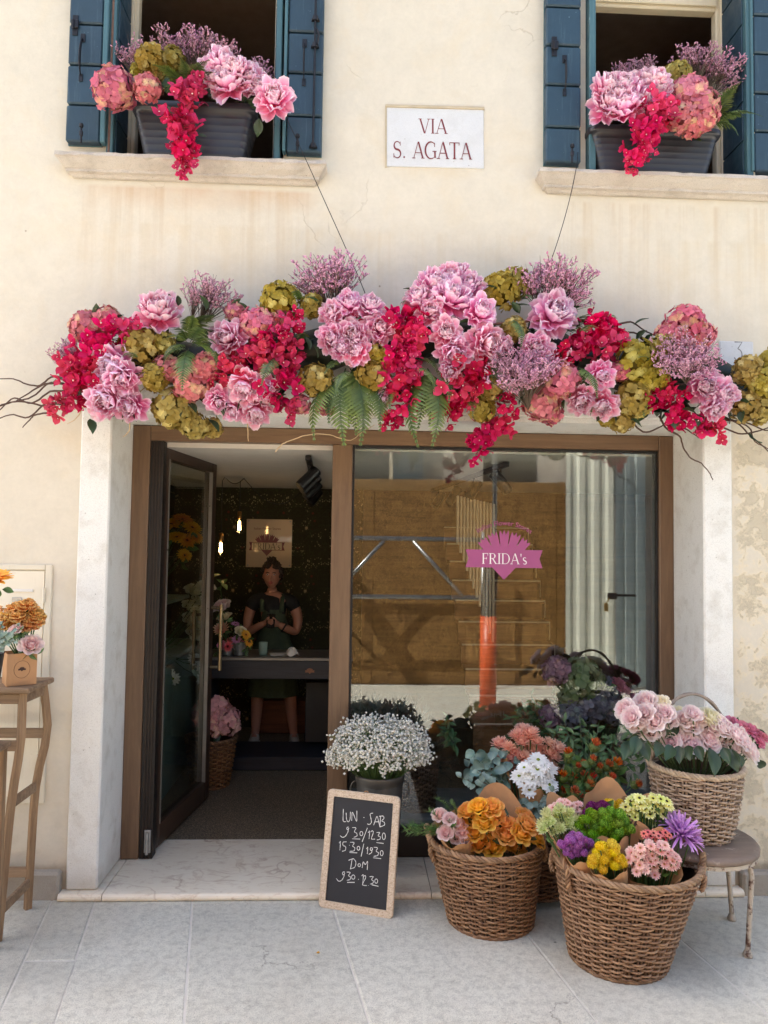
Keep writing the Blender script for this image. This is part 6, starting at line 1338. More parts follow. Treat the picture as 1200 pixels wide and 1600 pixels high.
CH = [[(357, 412), (352, 540), (385, 538)], [(385, 450), (388, 520), (405, 545), (425, 520), (428, 440)], [(440, 530), (445, 425), (492, 555), (492, 430)], [(558, 497), (568, 498)],
  [(655, 453), (622, 458), (632, 500), (640, 545), (620, 570), (595, 560)], [(660, 575), (695, 470), (720, 580)], [(672, 540), (715, 540)], [(730, 480), (722, 590)], [(715, 485), (760, 480), (765, 510), (735, 530), (770, 545), (772, 575), (720, 592)],
  [(408, 590), (390, 598), (394, 622), (412, 612), (409, 595), (405, 640), (375, 690), (345, 698), (325, 678)], [(445, 598), (490, 597), (462, 640), (494, 655), (495, 685), (460, 696)], E8(537, 658, 15, 22), [(598, 600), (545, 740)], [(605, 650), (622, 625), (614, 712)], [(632, 642), (648, 625), (660, 645), (632, 716), (674, 713)], [(690, 648), (727, 645), (700, 680), (730, 690), (725, 716), (692, 722)], E8(762, 685, 16, 34), [(445, 710), (525, 713)], [(688, 748), (760, 757)],
  [(315, 755), (330, 728), (322, 826)], [(388, 740), (350, 742), (352, 780), (382, 786), (380, 826), (345, 836)], [(416, 774), (420, 776)], [(425, 745), (472, 745), (445, 785), (474, 798), (466, 834), (420, 836)], E8(508, 805, 14, 20), [(418, 848), (495, 851)], [(562, 760), (535, 887)], [(588, 812), (604, 788), (596, 862)], [(648, 800), (626, 800), (628, 830), (650, 822), (648, 798), (642, 850), (612, 866)], [(662, 795), (706, 798), (680, 836), (712, 848), (702, 880), (660, 886)], E8(741, 854, 15, 26), [(655, 900), (735, 909)],
  [(445, 912), (430, 1006)], [(410, 926), (460, 905), (486, 945), (474, 998), (424, 1012)], E8(516, 974, 13, 16), [(545, 1002), (556, 930), (575, 978), (602, 924), (596, 1022)],
  [(372, 1040), (347, 1045), (350, 1075), (370, 1062), (369, 1042), (364, 1088), (340, 1130), (308, 1138), (287, 1108)], [(390, 1044), (432, 1044), (405, 1080), (432, 1094), (426, 1120), (392, 1126)], E8(456, 1094, 17, 22), [(395, 1147), (470, 1147)], [(506, 1116), (511, 1118)], [(540, 1082), (560, 1064), (550, 1172)], [(560, 1088), (576, 1074), (584, 1098), (540, 1176), (592, 1179)], [(606, 1177), (610, 1179)], [(620, 1090), (662, 1085), (636, 1120), (662, 1134), (652, 1158), (625, 1164)], E8(686, 1134, 15, 22), [(640, 1170), (708, 1186)]]
q = MB(); kk = 0
for s in CH:
    pts = [on_board(480 + x / 6.4, 1200 + y / 6.4) for x, y in s]
    if len(pts) > 2:
        a = np.array(pts); f = np.linspace(0, len(a) - 1, 4 * len(a)); pts = np.stack([np.interp(f, range(len(a)), a[:, 0]), np.interp(f, range(len(a)), a[:, 1])], 1)
        for _ in range(2): pts[1:-1] = (pts[:-2] + 2 * pts[1:-1] + pts[2:]) / 4
    w = np.array([.0030 + .0009 * math.sin(i * 1.7 + kk) for i in range(len(pts))]); kk += 1
    for pl in strip(pts, w): q.add([CB @ Vector((p[0], p[1], -.0072 + .000012 * kk)) for p in pl], [(3, 2, 1, 0)])
part('chalk_writing', q, simple('white_chalk', lin(220, 220, 216), .95, 0, .2, 200), t)
q = MB(); m_ = [(BWid * .53 + .012 * math.cos(a), BH + .012 * math.sin(a) - .004, -.009) for a in np.linspace(-.3, PI + .3, 10)]; q.tube([CB @ Vector(p) for p in m_], .003, 6); part('hanging_loop', q, simple('jute_cord', lin(160, 120, 84), .9), t, True)

# ------------------------------------------------------------------ wooden stool at the left with the gift box, vase and flowers
M_OLDW = m_wood('old_stool_wood', lin(112, 84, 58), lin(168, 138, 104), .7, 'Z', .8, .3)
M_OLDX = m_wood('old_seat_wood', lin(108, 84, 62), lin(160, 134, 106), .7, 'X', .8, .3)
lx0, zt = -1.475, 1.128
t = thing('wooden_stool', 'tall old wooden stool with bowed legs and side rails by the meter box', 'stool', (-1.74, -.27, 0))
q = MB(); q.box((-2.03, -.415, zt - .026), (lx0, -.125, zt), bev=.012); part('seat', q, M_OLDX, t)
legs = {}
for k, (xb, yb, xt, yt, g) in enumerate(((-1.566, -.126, -1.525, -.165, 1), (-1.57, -.42, -1.525, -.375, 1), (-1.94, -.126, -1.98, -.165, -1), (-1.935, -.42, -1.98, -.375, -1))):
    P = []
    for f in np.linspace(0, 1, 12):
        z = (zt - .028) * f; b = ((.055 if k % 2 == 0 else .022) * math.exp(-((f - .80) / .17) ** 2)) * g
        P.append((xb + (xt - xb) * f + b * .8, yb + (yt - yb) * f + (.0), z))
    q = MB(); q.tube(P, [.021] * 12, 4); me = q; part('leg', q, M_OLDW, t); legs[k] = P
def lerp(P, z):
    zs = [p[2] for p in P]; return Vector((np.interp(z, zs, [p[0] for p in P]), np.interp(z, zs, [p[1] for p in P]), z))
def rail(a, za, b, zb, w=.018, h=.024):
    q = MB(); p, r_ = lerp(legs[a], za), lerp(legs[b], zb); d = (r_ - p); L = d.length; M = along(p, r_, 1.0, 0.0); M = M @ Matrix.Diagonal((1 / L, 1 / L, 1 / L, 1)); q.box((0, -w / 2, -h), (L, w / 2, h), bev=.004, M=M); part('rail', q, M_OLDX, t)
rail(0, .13, 1, .13); rail(0, .60, 1, .60); rail(0, .86, 2, .86); rail(0, .18, 2, .18); rail(1, .86, 3, .86); rail(2, .13, 3, .13); rail(2, .6, 3, .6)
for a, b in ((0, 1), (0, 2), (1, 3), (2, 3)): rail(a, zt - .055, b, zt - .055, .018, .024)
bx = at(57, 1062, -.32); 
t = thing('gift_box', 'small square brown cardboard box printed with an emblem, planted with flowers on the stool', 'box', (bx[0] - .08, -.30, zt + .001))
q = MB(); B0 = (bx[0] - .128, -.32, zt + .002); B1 = (bx[0], -.192, zt + .150); 
RB = Matrix.Translation((bx[0], -.32, 0)) @ Matrix.Rotation(math.radians(33), 4, 'Z') @ Matrix.Translation((-bx[0], .32, 0))
for lo, hi in (((B0[0], B0[1], B0[2]), (B1[0], B0[1] + .003, B1[2])), ((B0[0], B1[1] - .003, B0[2]), (B1[0], B1[1], B1[2])), ((B0[0], B0[1] + .0032, B0[2]), (B0[0] + .003, B1[1] - .0032, B1[2])), ((B1[0] - .003, B0[1] + .0032, B0[2]), (B1[0], B1[1] - .0032, B1[2])), ((B0[0] + .0032, B0[1] + .0032, B0[2]), (B1[0] - .0032, B1[1] - .0032, B0[2] + .11))): q.box(lo, hi, M=RB)
bp = part('carton', q, M_KRAFT, t)
cxm = (B0[0] + B1[0]) / 2; czm = (B0[2] + B1[2]) / 2
em = crown_polys(.034) + [p for p in strip(np.array([(.034 * math.cos(a), .04 * math.sin(a)) for a in np.linspace(0, 2 * PI, 29)]), .0014)]
part('printed_emblem', decal(em, lambda a, b, o: RB @ Vector((cxm + a, B0[1] - o, czm + b)), off=.0004), M_INKB, bp)
bouquet('carnation_bunch', 'ruffled orange carnations in the cardboard box on the wooden stool', (cxm, -.3, zt + .08), [(15, 962, 17), (42, 946, 15), (52, 968, 17), (28, 962, 14), (2, 968, 17), (32, 976, 13), (-12, 960, 16), (22, 950, 14), (44, 976, 15), (12, 976, 14), (58, 960, 13)], CARN, 1.1, -.32, leaves=10, leafmesh=LEAF_B, lsize=.05, tilt=(-.5, .6), cat='flowers')
bouquet('garden_rose', 'single pale pink rose low in the cardboard box on the wooden stool', (cxm, -.3, zt + .08), [(48, 1006, 13), (24, 982, 8)], P_SM, 1.15, -.37, leaves=22, leafmesh=LEAF_R, lsize=.045, cat='flower')
t2 = thing('step_stool', 'low wooden step at the left edge in front of the tall stool', 'stool', (-1.86, -.62, 0))
zs = float(at(0, 1166, -.56)[2]); xe = float(at(2, 1170, -.56)[0])
q = MB(); q.box((xe - .4, -.72, zs - .026), (xe, -.46, zs), bev=.006); part('seat', q, M_OLDX, t2)
for lx, ly in ((xe - .03, -.69), (xe - .03, -.49), (xe - .37, -.69), (xe - .37, -.49)): q = MB(); q.box((lx - .018, ly - .018, 0), (lx + .018, ly + .018, zs - .027), bev=.003); part('leg', q, M_OLDW, t2)
vx, vy = float(at(-14, 1060, -.56)[0]) - .03, -.58
t3 = thing('dark_vase', 'tall dark zinc vase at the left edge holding a sunflower', 'vase', (vx, vy, zs + .001))
q = MB(); q.lathe([(0, .003), (.05, 0), (.055, .01), (.062, .2), (.085, .40), (.088, .405), (.08, .40), (.056, .2), (0, .05)], 24, (vx, vy, zs + .002)); part('body', q, simple('black_zinc', lin(44, 44, 46), .45, .5, .3, 20), t3, True)
bouquet('sunflower', 'yellow sunflower leaning in from the left edge above the carnations', (vx, vy, zs + .3), [(-8, 906, 26)], SUNF, 1.0, -.56, leaves=8, leafmesh=LEAF_B, cat='flower', tilt=(-.6, .5))
t4 = thing('greenery_bunch', 'grey green filler leaves in the dark vase at the left edge', 'plant', (vx, vy, zs + .4))
for a, b in (((-5, 1010), (30, 975)), ((-8, 1010), (12, 990)), ((-5, 1015), (25, 1000)), ((-10, 1010), (5, 970))): sprig(t4, at(*a, -.57), at(*b, -.6), 9, LEAF_E, .03)

# ------------------------------------------------------------------ meter box in the left wall
t = thing('meter_box', 'cream metal meter box door set in the wall behind the wooden stool', 'cabinet', (-1.9, 0, 1.08))
xr_, zt_, zb_ = float(at(82, 882, -.01)[0]), float(at(60, 882, -.01)[2]), float(at(60, 1256, -.01)[2])
M_BOXP = m_painted('cream_metal_paint', lin(218, 210, 190), lin(190, 178, 150), .45)
q = MB()
for lo, hi in (((xr_ - .035, -.012, zb_), (xr_, .01, zt_)), ((xr_ - .75, -.012, zb_), (xr_ - .715, .01, zt_)), ((xr_ - .7145, -.012, zt_ - .03), (xr_ - .0355, .01, zt_)), ((xr_ - .7145, -.012, zb_), (xr_ - .0355, .01, zb_ + .03))): q.box(lo, hi, bev=.004)
part('box_frame', q, M_BOXP, t); q = MB(); q.box((xr_ - .711, -.008, zb_ + .034), (xr_ - .039, .008, zt_ - .034), bev=.002); dr = part('box_door', q, M_BOXP, t)
for zz_ in (at(70, 930, 0)[2], at(70, 1190, 0)[2]): q = MB(); q.tube([(xr_ - .037, -.016, zz_ - .04), (xr_ - .037, -.016, zz_ - .001)], .008, 8); q.tube([(xr_ - .037, -.016, zz_ + .001), (xr_ - .037, -.016, zz_ + .04)], .008, 8); part('hinge', q, M_BOXP, dr)
l0 = at(20, 922, -.008); q = MB(); q.box((l0[0], -.016, l0[2] - .008), (l0[0] + .105, -.0085, l0[2] + .006), bev=.002); part('label_strip', q, M_WHITE, dr)
l1 = at(27, 940, -.008); q = MB(); q.box((l1[0] - .025, -.014, l1[2] - .025), (l1[0] + .022, -.0085, l1[2] + .022), bev=.004); 
for dz in (-.009, .009): q.lathe([(0, -.0145), (.006, -.0145), (.006, -.012)], 8, (0, 0, 0)) if False else q.tube([(l1[0], -.016, l1[2] + dz), (l1[0], -.0142, l1[2] + dz)], .006, 8)
part('lock', q, M_STEEL, dr)
q = MB(); y0 = at(497, 1490, 0); g_ = gnd(497, 1489, .0015); 
for k in range(2): q.add([(g_[0] - .008, g_[1], .002), (g_[0], g_[1] - .006, .004), (g_[0] + .009, g_[1] + .002, .003), (g_[0], g_[1] + .008, .006)], [(0, 1, 2, 3)], lin(240, 170, 40)); break
tag(part('fallen_petal', q, M_PETAL), 'small yellow petal lying on the grey paving', 'petal')
# ------------------------------------------------------------------ inside: lamps and lights
M_BULB = NT('lit_filament'); M_BULB.b.inputs['Emission Color'].default_value = (1, .62, .25, 1); M_BULB.b.inputs['Emission Strength'].default_value = 16.0; M_BULB = M_BULB.m
M_BGLASS = glass('bulb_glass', .06, (1, .95, .85)); M_BRASS = simple('brass_socket', lin(150, 110, 60), .4, .8)
cz = CZ - .004
def pendant(p, lab, route):
    p = Vector(p); t = thing('pendant_lamp', lab, 'lamp', p, 'bare bulb lamps hung on cords from the ceiling')
    q = MB(); q.tube(route + [(p.x, p.y, p.z + .10)], .0035, 6); part('cord', q, M_BLACK, t, True)
    q = MB(); q.lathe([(0, .105), (.018, .10), (.02, .045), (.016, .04), (0, .04)], 14, p); part('socket', q, M_BRASS, t, True)
    q = MB(); q.lathe([(.014, .04), (.02, .02), (.038, -.02), (.043, -.045), (.036, -.075), (.018, -.09), (0, -.094)], 18, p); part('bulb', q, M_BGLASS, t, True)
    q = MB()
    for k in range(4): a = k * PI / 2; q.tube([(p.x + .006 * math.cos(a), p.y + .006 * math.sin(a), p.z + .02), (p.x + .011 * math.cos(a), p.y + .011 * math.sin(a), p.z - .055)], .0028, 5)
    part('filament', q, M_BULB, t, True)
pa = at(374, 818, 2.3); pb_ = at(345, 852, 2.2)
hk1, hk2, hk3 = (pa[0] + .03, 2.3, cz), (pb_[0] + .02, 2.2, cz), (pa[0] + .55, 2.75, cz)
sag = lambda a, b, d: [tuple(np.array(a) * (1 - f) + np.array(b) * f + np.array([0, 0, -d * math.sin(PI * f)])) for f in np.linspace(0, 1, 9)]
pendant(pa, 'lit bare bulb on a black cord, the higher and right one of two', sag((at(492, 765, 2.9)[0], 2.9, cz - .03), hk3, .05)[:-1] + sag(hk3, hk1, .2) + [(pa[0], 2.3, cz - .03)])
pendant(pb_, 'lit bare bulb on a black cord, the lower and left one of two', sag(hk1, hk2, .05) + [(pb_[0], 2.2, cz - .03)])
M_TRACK = simple('black_track_metal', lin(26, 26, 28), .4, .3, .05)
def track(x0, y0, x1, y1, heads, lab):
    t = thing('track_light', lab, 'lamp', (x0, y0, cz), 'black spotlight tracks on the shop ceiling'); a, b = Vector((x0, y0, cz - .018)), Vector((x1, y1, cz - .018)); L = (b - a).length
    q = MB(); M = along(a, b) @ Matrix.Diagonal((1 / L, 1 / L, 1 / L, 1)); q.box((0, -.018, -.016), (L, .018, .016), bev=.003, M=M); part('rail', q, M_TRACK, t)
    for f, dx, dy in heads:
        p = a + (b - a) * f; d = Vector((dx, dy, -.75)).normalized(); c = p + Vector((0, 0, -.10)); q = MB()
        q.tube([p, c], .008, 6); q.tube([c - d * .075, c - d * .07, c + d * .085, c + d * .09], [.034, .038, .038, .034], 16); part('spotlight', q, M_TRACK, t)
xa_ = (at(484, 700, .75)[0], at(493, 775, 3.0)[0])
track(xa_[0], .62, xa_[1], 3.1, ((.10, -.7, -.3), (.28, -.7, -.3), (.52, -.7, -.3), (.85, -.5, -.4)), 'black track with four spotlights above the counter behind the open door')
track(at(792, 708, .75)[0], .75, at(676, 765, 3.0)[0], 3.0, ((.06, .7, .3), (.35, -.5, -.5), (.62, -.5, -.4), (.88, -.5, -.3)), 'black track with four spotlights on the ceiling behind the shop window')

# ------------------------------------------------------------------ counter and what stands on it
yc0, yc1 = 1.95, 2.42; cl, cr_ = float(at(338, 1030, yc0)[0]) - .12, .02; ct = .915
M_NAVY = m_wood('dark_navy_wood', lin(30, 31, 38), lin(52, 53, 62), .45, 'X', 1, .1)
t = thing('shop_counter', 'long dark wooden counter with a grey top across the back of the shop', 'counter', (-.5, 2.2, .034))
q = MB(); q.box((cl, yc0, ct - .025), (cr_, yc1, ct), bev=.004); part('counter_top', q, simple('grey_zinc_top', lin(120, 116, 112), .35, .4, .12, 6), t)
q = MB(); q.box((cl + .01, yc0 + .012, .745), (cr_ - .01, yc0 + .035, ct - .026), bev=.004); part('apron', q, M_NAVY, t)
for a, b in ((cl + .01, cl + .07), (cr_ - .16, cr_ - .01)): q = MB(); q.box((a, yc0 + .02, .14), (b, yc1 - .02, .744), bev=.004); part('leg', q, M_NAVY, t)
q = MB(); q.box((cl, yc0 + .005, .036), (cr_, yc1, .139), bev=.006); part('base_board', q, M_NAVY, t)
e = at(484, 1049, yc0 + .012); part('printed_emblem', decal(crown_polys(.075), flat(e[0], yc0 + .0115, e[2])), simple('tan_print', lin(160, 110, 80), .7), t)
def tin(px, lab, blooms):
    p = at(px, 1028, 2.06); c = (p[0], 2.06, ct + .001); tt = thing('metal_pail', lab, 'pail', c, 'small metal pails of flowers on the counter')
    q = MB(); q.lathe([(0, .002), (.042, 0), (.045, .01), (.052, .1), (.055, .105), (.051, .105), (.044, .02), (0, .02)], 20, c); q.tube([(c[0] - .05, 2.0, ct + .1)] + [(c[0] + .05 * math.cos(a), 2.0, ct + .09 + .045 * math.sin(a)) for a in np.linspace(-PI, 0, 9)], .0025, 5); part('body', q, M_STEEL, tt, True); return c
MIXP = V_('gerbera', lambda r: mk_daisy(r, lin(214, 70, 90), lin(240, 130, 130), lin(90, 40, 30), 18, 2, .22, .26), 2, 540, M_PETAL)
MIXL = V_('gerbera', lambda r: mk_daisy(r, lin(190, 120, 180), lin(226, 170, 214), lin(120, 90, 50), 16, 2, .24, .26), 1, 545, M_PETAL)
c1_ = tin(355, 'small metal pail of flowers on the counter nearest the glass door', 0); c2_ = tin(374, 'small metal pail of flowers on the counter beside the mint cup', 0)
KM = [P_PK, P_DP, MIXP, MIXL, SUNF, P_CR, MUM_P]
bouquet('mixed_flowers', 'loose mixed pink, red and white flowers in the pails on the dark counter', (c1_[0] + .03, 2.06, ct + .06), [(345, 945, 12, 0, 0), (350, 962, 9, 0, 5), (347, 985, 13, 0, 6), (370, 1000, 8, 0, 3), (376, 985, 7, 0, 5), (362, 1000, 9, 0, 2), (384, 992, 8, 0, 4), (356, 1010, 8, 0, 2), (368, 975, 7, 0, 3), (388, 1003, 8, 0, 4), (345, 1008, 7, 0, 1), (378, 1006, 8, 0, 1)], KM, 1.1, 2.02, leaves=60, leafmesh=LEAF_R, lsize=.06, dy=.05, cat='flowers')
t = thing('lily_bud_spray', 'yellow green flower buds rising above the mixed flowers beside the glass door', 'plant', (c1_[0], 2.06, ct + .15))
for px, py in ((338, 905), (345, 898), (352, 905), (346, 912), (340, 918)): put(LEAF_B, 'bud', t, at(px, py, 2.05), Vector((br.uniform(-.5, .6), -.3, .9)), .09, br)
q = MB(); q.tube([(c1_[0], 2.06, ct + .06), tuple(at(344, 915, 2.05))], .004, 5, lin(80, 110, 60)); part('stem', q, M_STEMS, t, True)
p = at(411, 1027, 2.08); q = MB(); q.lathe([(0, 0), (.031, 0), (.033, .006), (.036, .1), (.034, .104), (.03, .1), (.028, .012), (0, .01)], 20, (p[0], 2.08, ct + .001)); tag(part('cup', q, simple('mint_cup', lin(126, 150, 140), .5), None, True), 'mint green paper cup on the dark counter', 'cup')
p = at(445, 1025, 2.1); q = MB(); q.box((-.1, -.06, 0), (.1, .06, .006), M=Matrix.Translation((p[0] - .02, 2.12, ct + .001)) @ Matrix.Rotation(.2, 4, 'Z')); tag(part('paper_sheet', q, M_WHITE), 'white sheet of paper lying on the dark counter', 'paper')
q = MB(); rr = random.Random(4); P = np.array([[(p[0] + .06 + .06 * u * math.cos(v), 2.06 + .05 * u * math.sin(v), ct + .009 + .05 * (1 - u * u) + .012 * math.sin(4 * v + 5 * u)) for v in np.linspace(0, 2 * PI, 20)] for u in np.linspace(.02, 1, 7)]); q.grid(P); tag(part('cloth', q, M_WHITE, None, True), 'crumpled white cloth on the dark counter', 'cloth')
# sign on the papered wall
a, b = at(384, 886, RY[1] - .02), at(457, 812, RY[1] - .02)
t = thing('wall_sign', 'glossy cream wall sign with the shop emblem behind the person', 'sign', (a[0], RY[1] - .02, a[2]))
_k = NT('glossy_cream_acrylic'); q = MB(); q.box((a[0], RY[1] - .03, a[2]), (b[0], RY[1] - .018, b[2]), bev=.003); part('plate', q, _k.done(lin(206, 184, 160), .06, 0, .6), t)
sw = (b[0] - a[0]) * .78; cx_, cz_ = (a[0] + b[0]) / 2 - .02, (a[2] + b[2]) / 2 - .03
M_WINE = simple('wine_print', lin(110, 34, 60), .4); part('emblem', decal(crown_polys(sw), flat(cx_, RY[1] - .0305, cz_)), M_WINE, t)
q = decal([[(-sw * .42, -sw * .1), (sw * .42, -sw * .1), (sw * .42, sw * .1), (-sw * .42, sw * .1)]], flat(cx_, RY[1] - .0325, cz_)); part('banner', q, simple('cream_banner', lin(200, 180, 156), .2), t)
wp, ww = words_polys("FRIDA's", .062, .05); part('lettering', decal(wp, flat(cx_ - ww / 2, RY[1] - .0342, cz_ - .031)), simple('black_print', lin(40, 30, 34), .5), t)
tp2, tw2 = font_polys('Italian Flower Stores', .043); k_ = sw * .75 / tw2; part('lettering', decal([[(x * k_, z * k_) for x, z in pp] for pp in tp2], flat(cx_ - sw * .375, RY[1] - .0305, cz_ + sw * .47), inc=0), M_WINE, t)
for gx in (a[0] + .02, b[0] - .02):
    for gz in (a[2] + .02, b[2] - .02): q = MB(); q.lathe([(0, 0), (.008, 0), (.008, .006), (0, .008)], 10); part('fixing_cap', q, M_STEEL, t, True, M=Matrix.Translation((gx, RY[1] - .03, gz)) @ Matrix.Rotation(PI / 2, 4, 'X'))
# under the counter, by the door
q = MB(); p = at(480, 1160, 2.35); q.box((p[0] - .02, 2.3, .16), (cr_ - .17, 2.40, .66), bev=.006); tag(part('storage_box', q, simple('black_crate', lin(24, 24, 28), .5)), 'black storage box standing under the right end of the counter', 'box')
q = MB(); p = at(450, 1120, 3.2); q.box((-.86, 3.08, .036), (-.40, 3.28, .34), bev=.006); tag(part('wooden_crate', q, m_wood('reddish_crate', lin(96, 52, 34), lin(140, 84, 56), .5, 'X')), 'reddish brown wooden crate on the floor behind the legs of the person', 'crate')
p = gnd(347, 1205, .034); bc = (float(p[0]) - .03, 1.62, .035)
wicker('wicker_basket', 'dark wicker basket on the shop floor beside the glass door', bc, .13, .18, .34, 20, c0=lin(96, 64, 40), c1=lin(136, 98, 64), seed=15)
bouquet('hydrangea_bunch', 'pale pink hydrangeas in the dark basket just inside the glass door', (bc[0], 1.62, .2), [(352, 1125, 22), (340, 1110, 20), (332, 1130, 20), (322, 1115, 20)], V_('hydrangea', lambda r: mk_hydrangea(r, lin(222, 160, 160), lin(240, 190, 186), lin(240, 214, 190)), 2, 550, M_PETAL), 1.15, 1.56, leaves=12, lsize=.1, cat='flowers')
# flower stand along the left wall, seen through the door glass
t = thing('flower_stand', 'pale green stepped flower stand along the left wall behind the glass door', 'stand', (-1.5, 1.6, .034)); M_MINT = simple('pale_green_paint', lin(132, 152, 142), .5)
for x0, x1, y0, y1, z in ((-1.70, -1.28, 1.1, 2.6, .98), (-1.72, -1.42, 1.1, 2.6, 1.36)): q = MB(); q.box((x0, y0, z - .03), (x1, y1, z), bev=.004); part('shelf', q, M_MINT, t)
for yy in (1.1, 2.57): q = MB(); q.box((-1.7, yy, .036), (-1.30, yy + .03, .949), bev=.004); part('side_panel', q, M_MINT, t)
q = MB(); q.box((-1.295, 1.132, .036), (-1.285, 2.568, .94)); part('front_panel', q, M_MINT, t)
bouquet('yellow_flowers', 'yellow flowers on the stand, seen through the glass door', (-1.52, 1.5, 1.37), [(268, 820, 14), (285, 812, 14), (300, 825, 13), (276, 840, 12), (292, 845, 12), (262, 838, 12), (288, 868, 10), (306, 840, 10)], SUNF, 1.2, 1.45, leaves=24, leafmesh=LEAF_B, lsize=.08, cat='flowers')
bouquet('white_roses', 'white and cream roses on the stand, seen through the glass door', (-1.42, 1.5, .99), [(306, 920, 12), (316, 935, 12), (302, 945, 12), (312, 960, 11), (322, 915, 10), (300, 965, 10), (318, 975, 11), (306, 985, 11)], P_CR, 1.2, 1.6, leaves=24, lsize=.08, cat='flowers')
bouquet('white_stocks', 'pale foliage and white blossoms lower on the stand behind the door glass', (-1.36, 1.6, .99), [(314, 1040, 10), (304, 1030, 9), (316, 1060, 10), (270, 1060, 10), (262, 1050, 9)], DAI_W, 1.2, 1.5, leaves=16, leafmesh=LEAF_E, lsize=.07, cat='flowers')

# ------------------------------------------------------------------ stairs behind the window
st = thing('staircase', 'brown wooden staircase with pale nosings at the back of the shop window', 'stairs', (1.6, 1.3, .034)); nS = 13; M_NOSE = simple('pale_nosing', lin(214, 200, 176), .5); M_STAIR = m_wood('stair_wood', lin(120, 84, 54), lin(160, 118, 80), .5, 'X', .8, .1)
for i in range(nS):
    z = .04 + .164 * (i + 1); y = 1.06 + .2 * i; xl_, xr2 = .9 - .0 * i, 1.58 + .012 * i
    if z > CZ - .02: break
    q = MB(); q.box((xl_, y, z - .164), (xr2, y + .02, z - .03)); part('riser', q, M_STAIR, st); q = MB(); q.box((xl_ - .0, y - .015, z - .029), (xr2 + .02, y + .2, z), bev=.004); tr = part('tread', q, M_STAIR, st)
    q = MB(); q.box((xl_, y - .019, z - .012), (xr2 + .02, y - .0152, z + .001)); q.box((xr2 + .0205, y - .019, z - .15), (xr2 + .026, y - .01, z)); part('nosing', q, M_NOSE, tr)
for k in range(12):
    xk = float(at(713, 900, 1.5)[0]) + .0245 * k; q = MB(); zt_k = float(at(713 + 4.2 * k, 774 + 1.2 * k, 1.5)[2]); zb_k = float(at(713 + 4.2 * k, 850 + 14 * k, 1.5)[2]); q.box((xk, 1.5, zb_k), (xk + .017, 1.53, min(zt_k, CZ - .01)), bev=.002); part('slat', q, simple('pale_slat_wood', lin(190, 170, 142), .6) if k == 0 else SLM, st); SLM = bpy.data.materials['pale_slat_wood']
# display deck and plants behind the pane
q = MB(); q.box((MX[1] + .01, .47, .036), (2.95, 1.02, .21), bev=.006); tag(part('display_deck', q, simple('grey_display_deck', lin(128, 132, 134), .6)), 'low grey display deck behind the shop window', 'platform')
def pot(name, lab, c, r, h, mat, cat='pot'):
    t = thing(name, lab, cat, c); q = MB(); q.lathe([(0, .002), (r * .74, 0), (r * .78, .01), (r, h - .02), (r * 1.04, h - .02), (r * 1.04, h), (r * .94, h), (r * .9, h * .8), (0, h * .8)], 24, c); part('body', q, mat, t, True); return t
wicker('wicker_basket', 'dark narrow basket of rosemary behind the window pane left of the kale', (.42, .66, .211), .10, .13, .30, 20, c0=lin(84, 62, 46), c1=lin(120, 94, 72), seed=21)
t = thing('rosemary_bush', 'dark green rosemary in the narrow basket behind the window pane', 'plant', (.42, .66, .45))
for i in range(26):
    px, py = br.uniform(625, 715), br.uniform(1145, 1215); link('sprig', br.choice(ROSM), None, t, along((.42 + br.uniform(-.08, .08), .66, .46), at(px, py, .62 + br.uniform(-.06, .1)), 1.0, br.uniform(-2, 2)))
pot('plant_pot', 'grey pot of dark broom behind the pane next to the frame post', (.22, .72, .211), .12, .28, M_ZINC)
t = thing('dark_broom', 'dark feathery broom sprigs behind the pane above the white flowers', 'plant', (.22, .72, .45))
for i in range(34):
    px, py = br.uniform(552, 655), br.uniform(1085, 1150); link('sprig', br.choice(ROSM), None, t, along((.22 + br.uniform(-.08, .08), .72, .46), at(px, py, .7 + br.uniform(-.06, .1)), 1.0, br.uniform(-2, 2)))
pot('plant_pot', 'dark pot of glossy branches behind the pane in the middle of the window', (.98, .68, .211), .13, .3, M_BLACK)
t = thing('laurel_branches', 'upright dark green glossy leaves behind the pane beside the orange pipe mirrored there', 'plant', (.98, .68, .45))
for a, b in (((830, 1180), (815, 1092)), ((835, 1180), (830, 1080)), ((840, 1180), (850, 1100)), ((830, 1180), (795, 1120)), ((845, 1180), (862, 1120)), ((825, 1180), (778, 1150)), ((840, 1175), (836, 1105)), ((838, 1180), (806, 1105)), ((705, 1170), (700, 1118)), ((715, 1170), (690, 1140))): sprig(t, at(*a, .66), at(*b, .66), 16, LEAF_R, .085)
wicker('wicker_basket', 'dark wicker basket of dim hydrangeas behind the right end of the pane', (1.50, .70, .211), .16, .20, .36, 22, c0=lin(100, 76, 56), c1=lin(140, 112, 86), seed=23)
HYD_G = V_('hydrangea', lambda r: mk_hydrangea(r, lin(120, 136, 98), lin(158, 168, 124), lin(170, 170, 130)), 1, 560, M_PETAL); HYD_V = V_('hydrangea', lambda r: mk_hydrangea(r, lin(118, 112, 130), lin(156, 148, 166), lin(146, 150, 146)), 2, 563, M_PETAL); HYD_M = V_('hydrangea', lambda r: mk_hydrangea(r, lin(150, 104, 130), lin(184, 144, 160), lin(180, 150, 150)), 1, 566, M_PETAL)
WH = [HYD_G, HYD_V, HYD_M, P_DP]
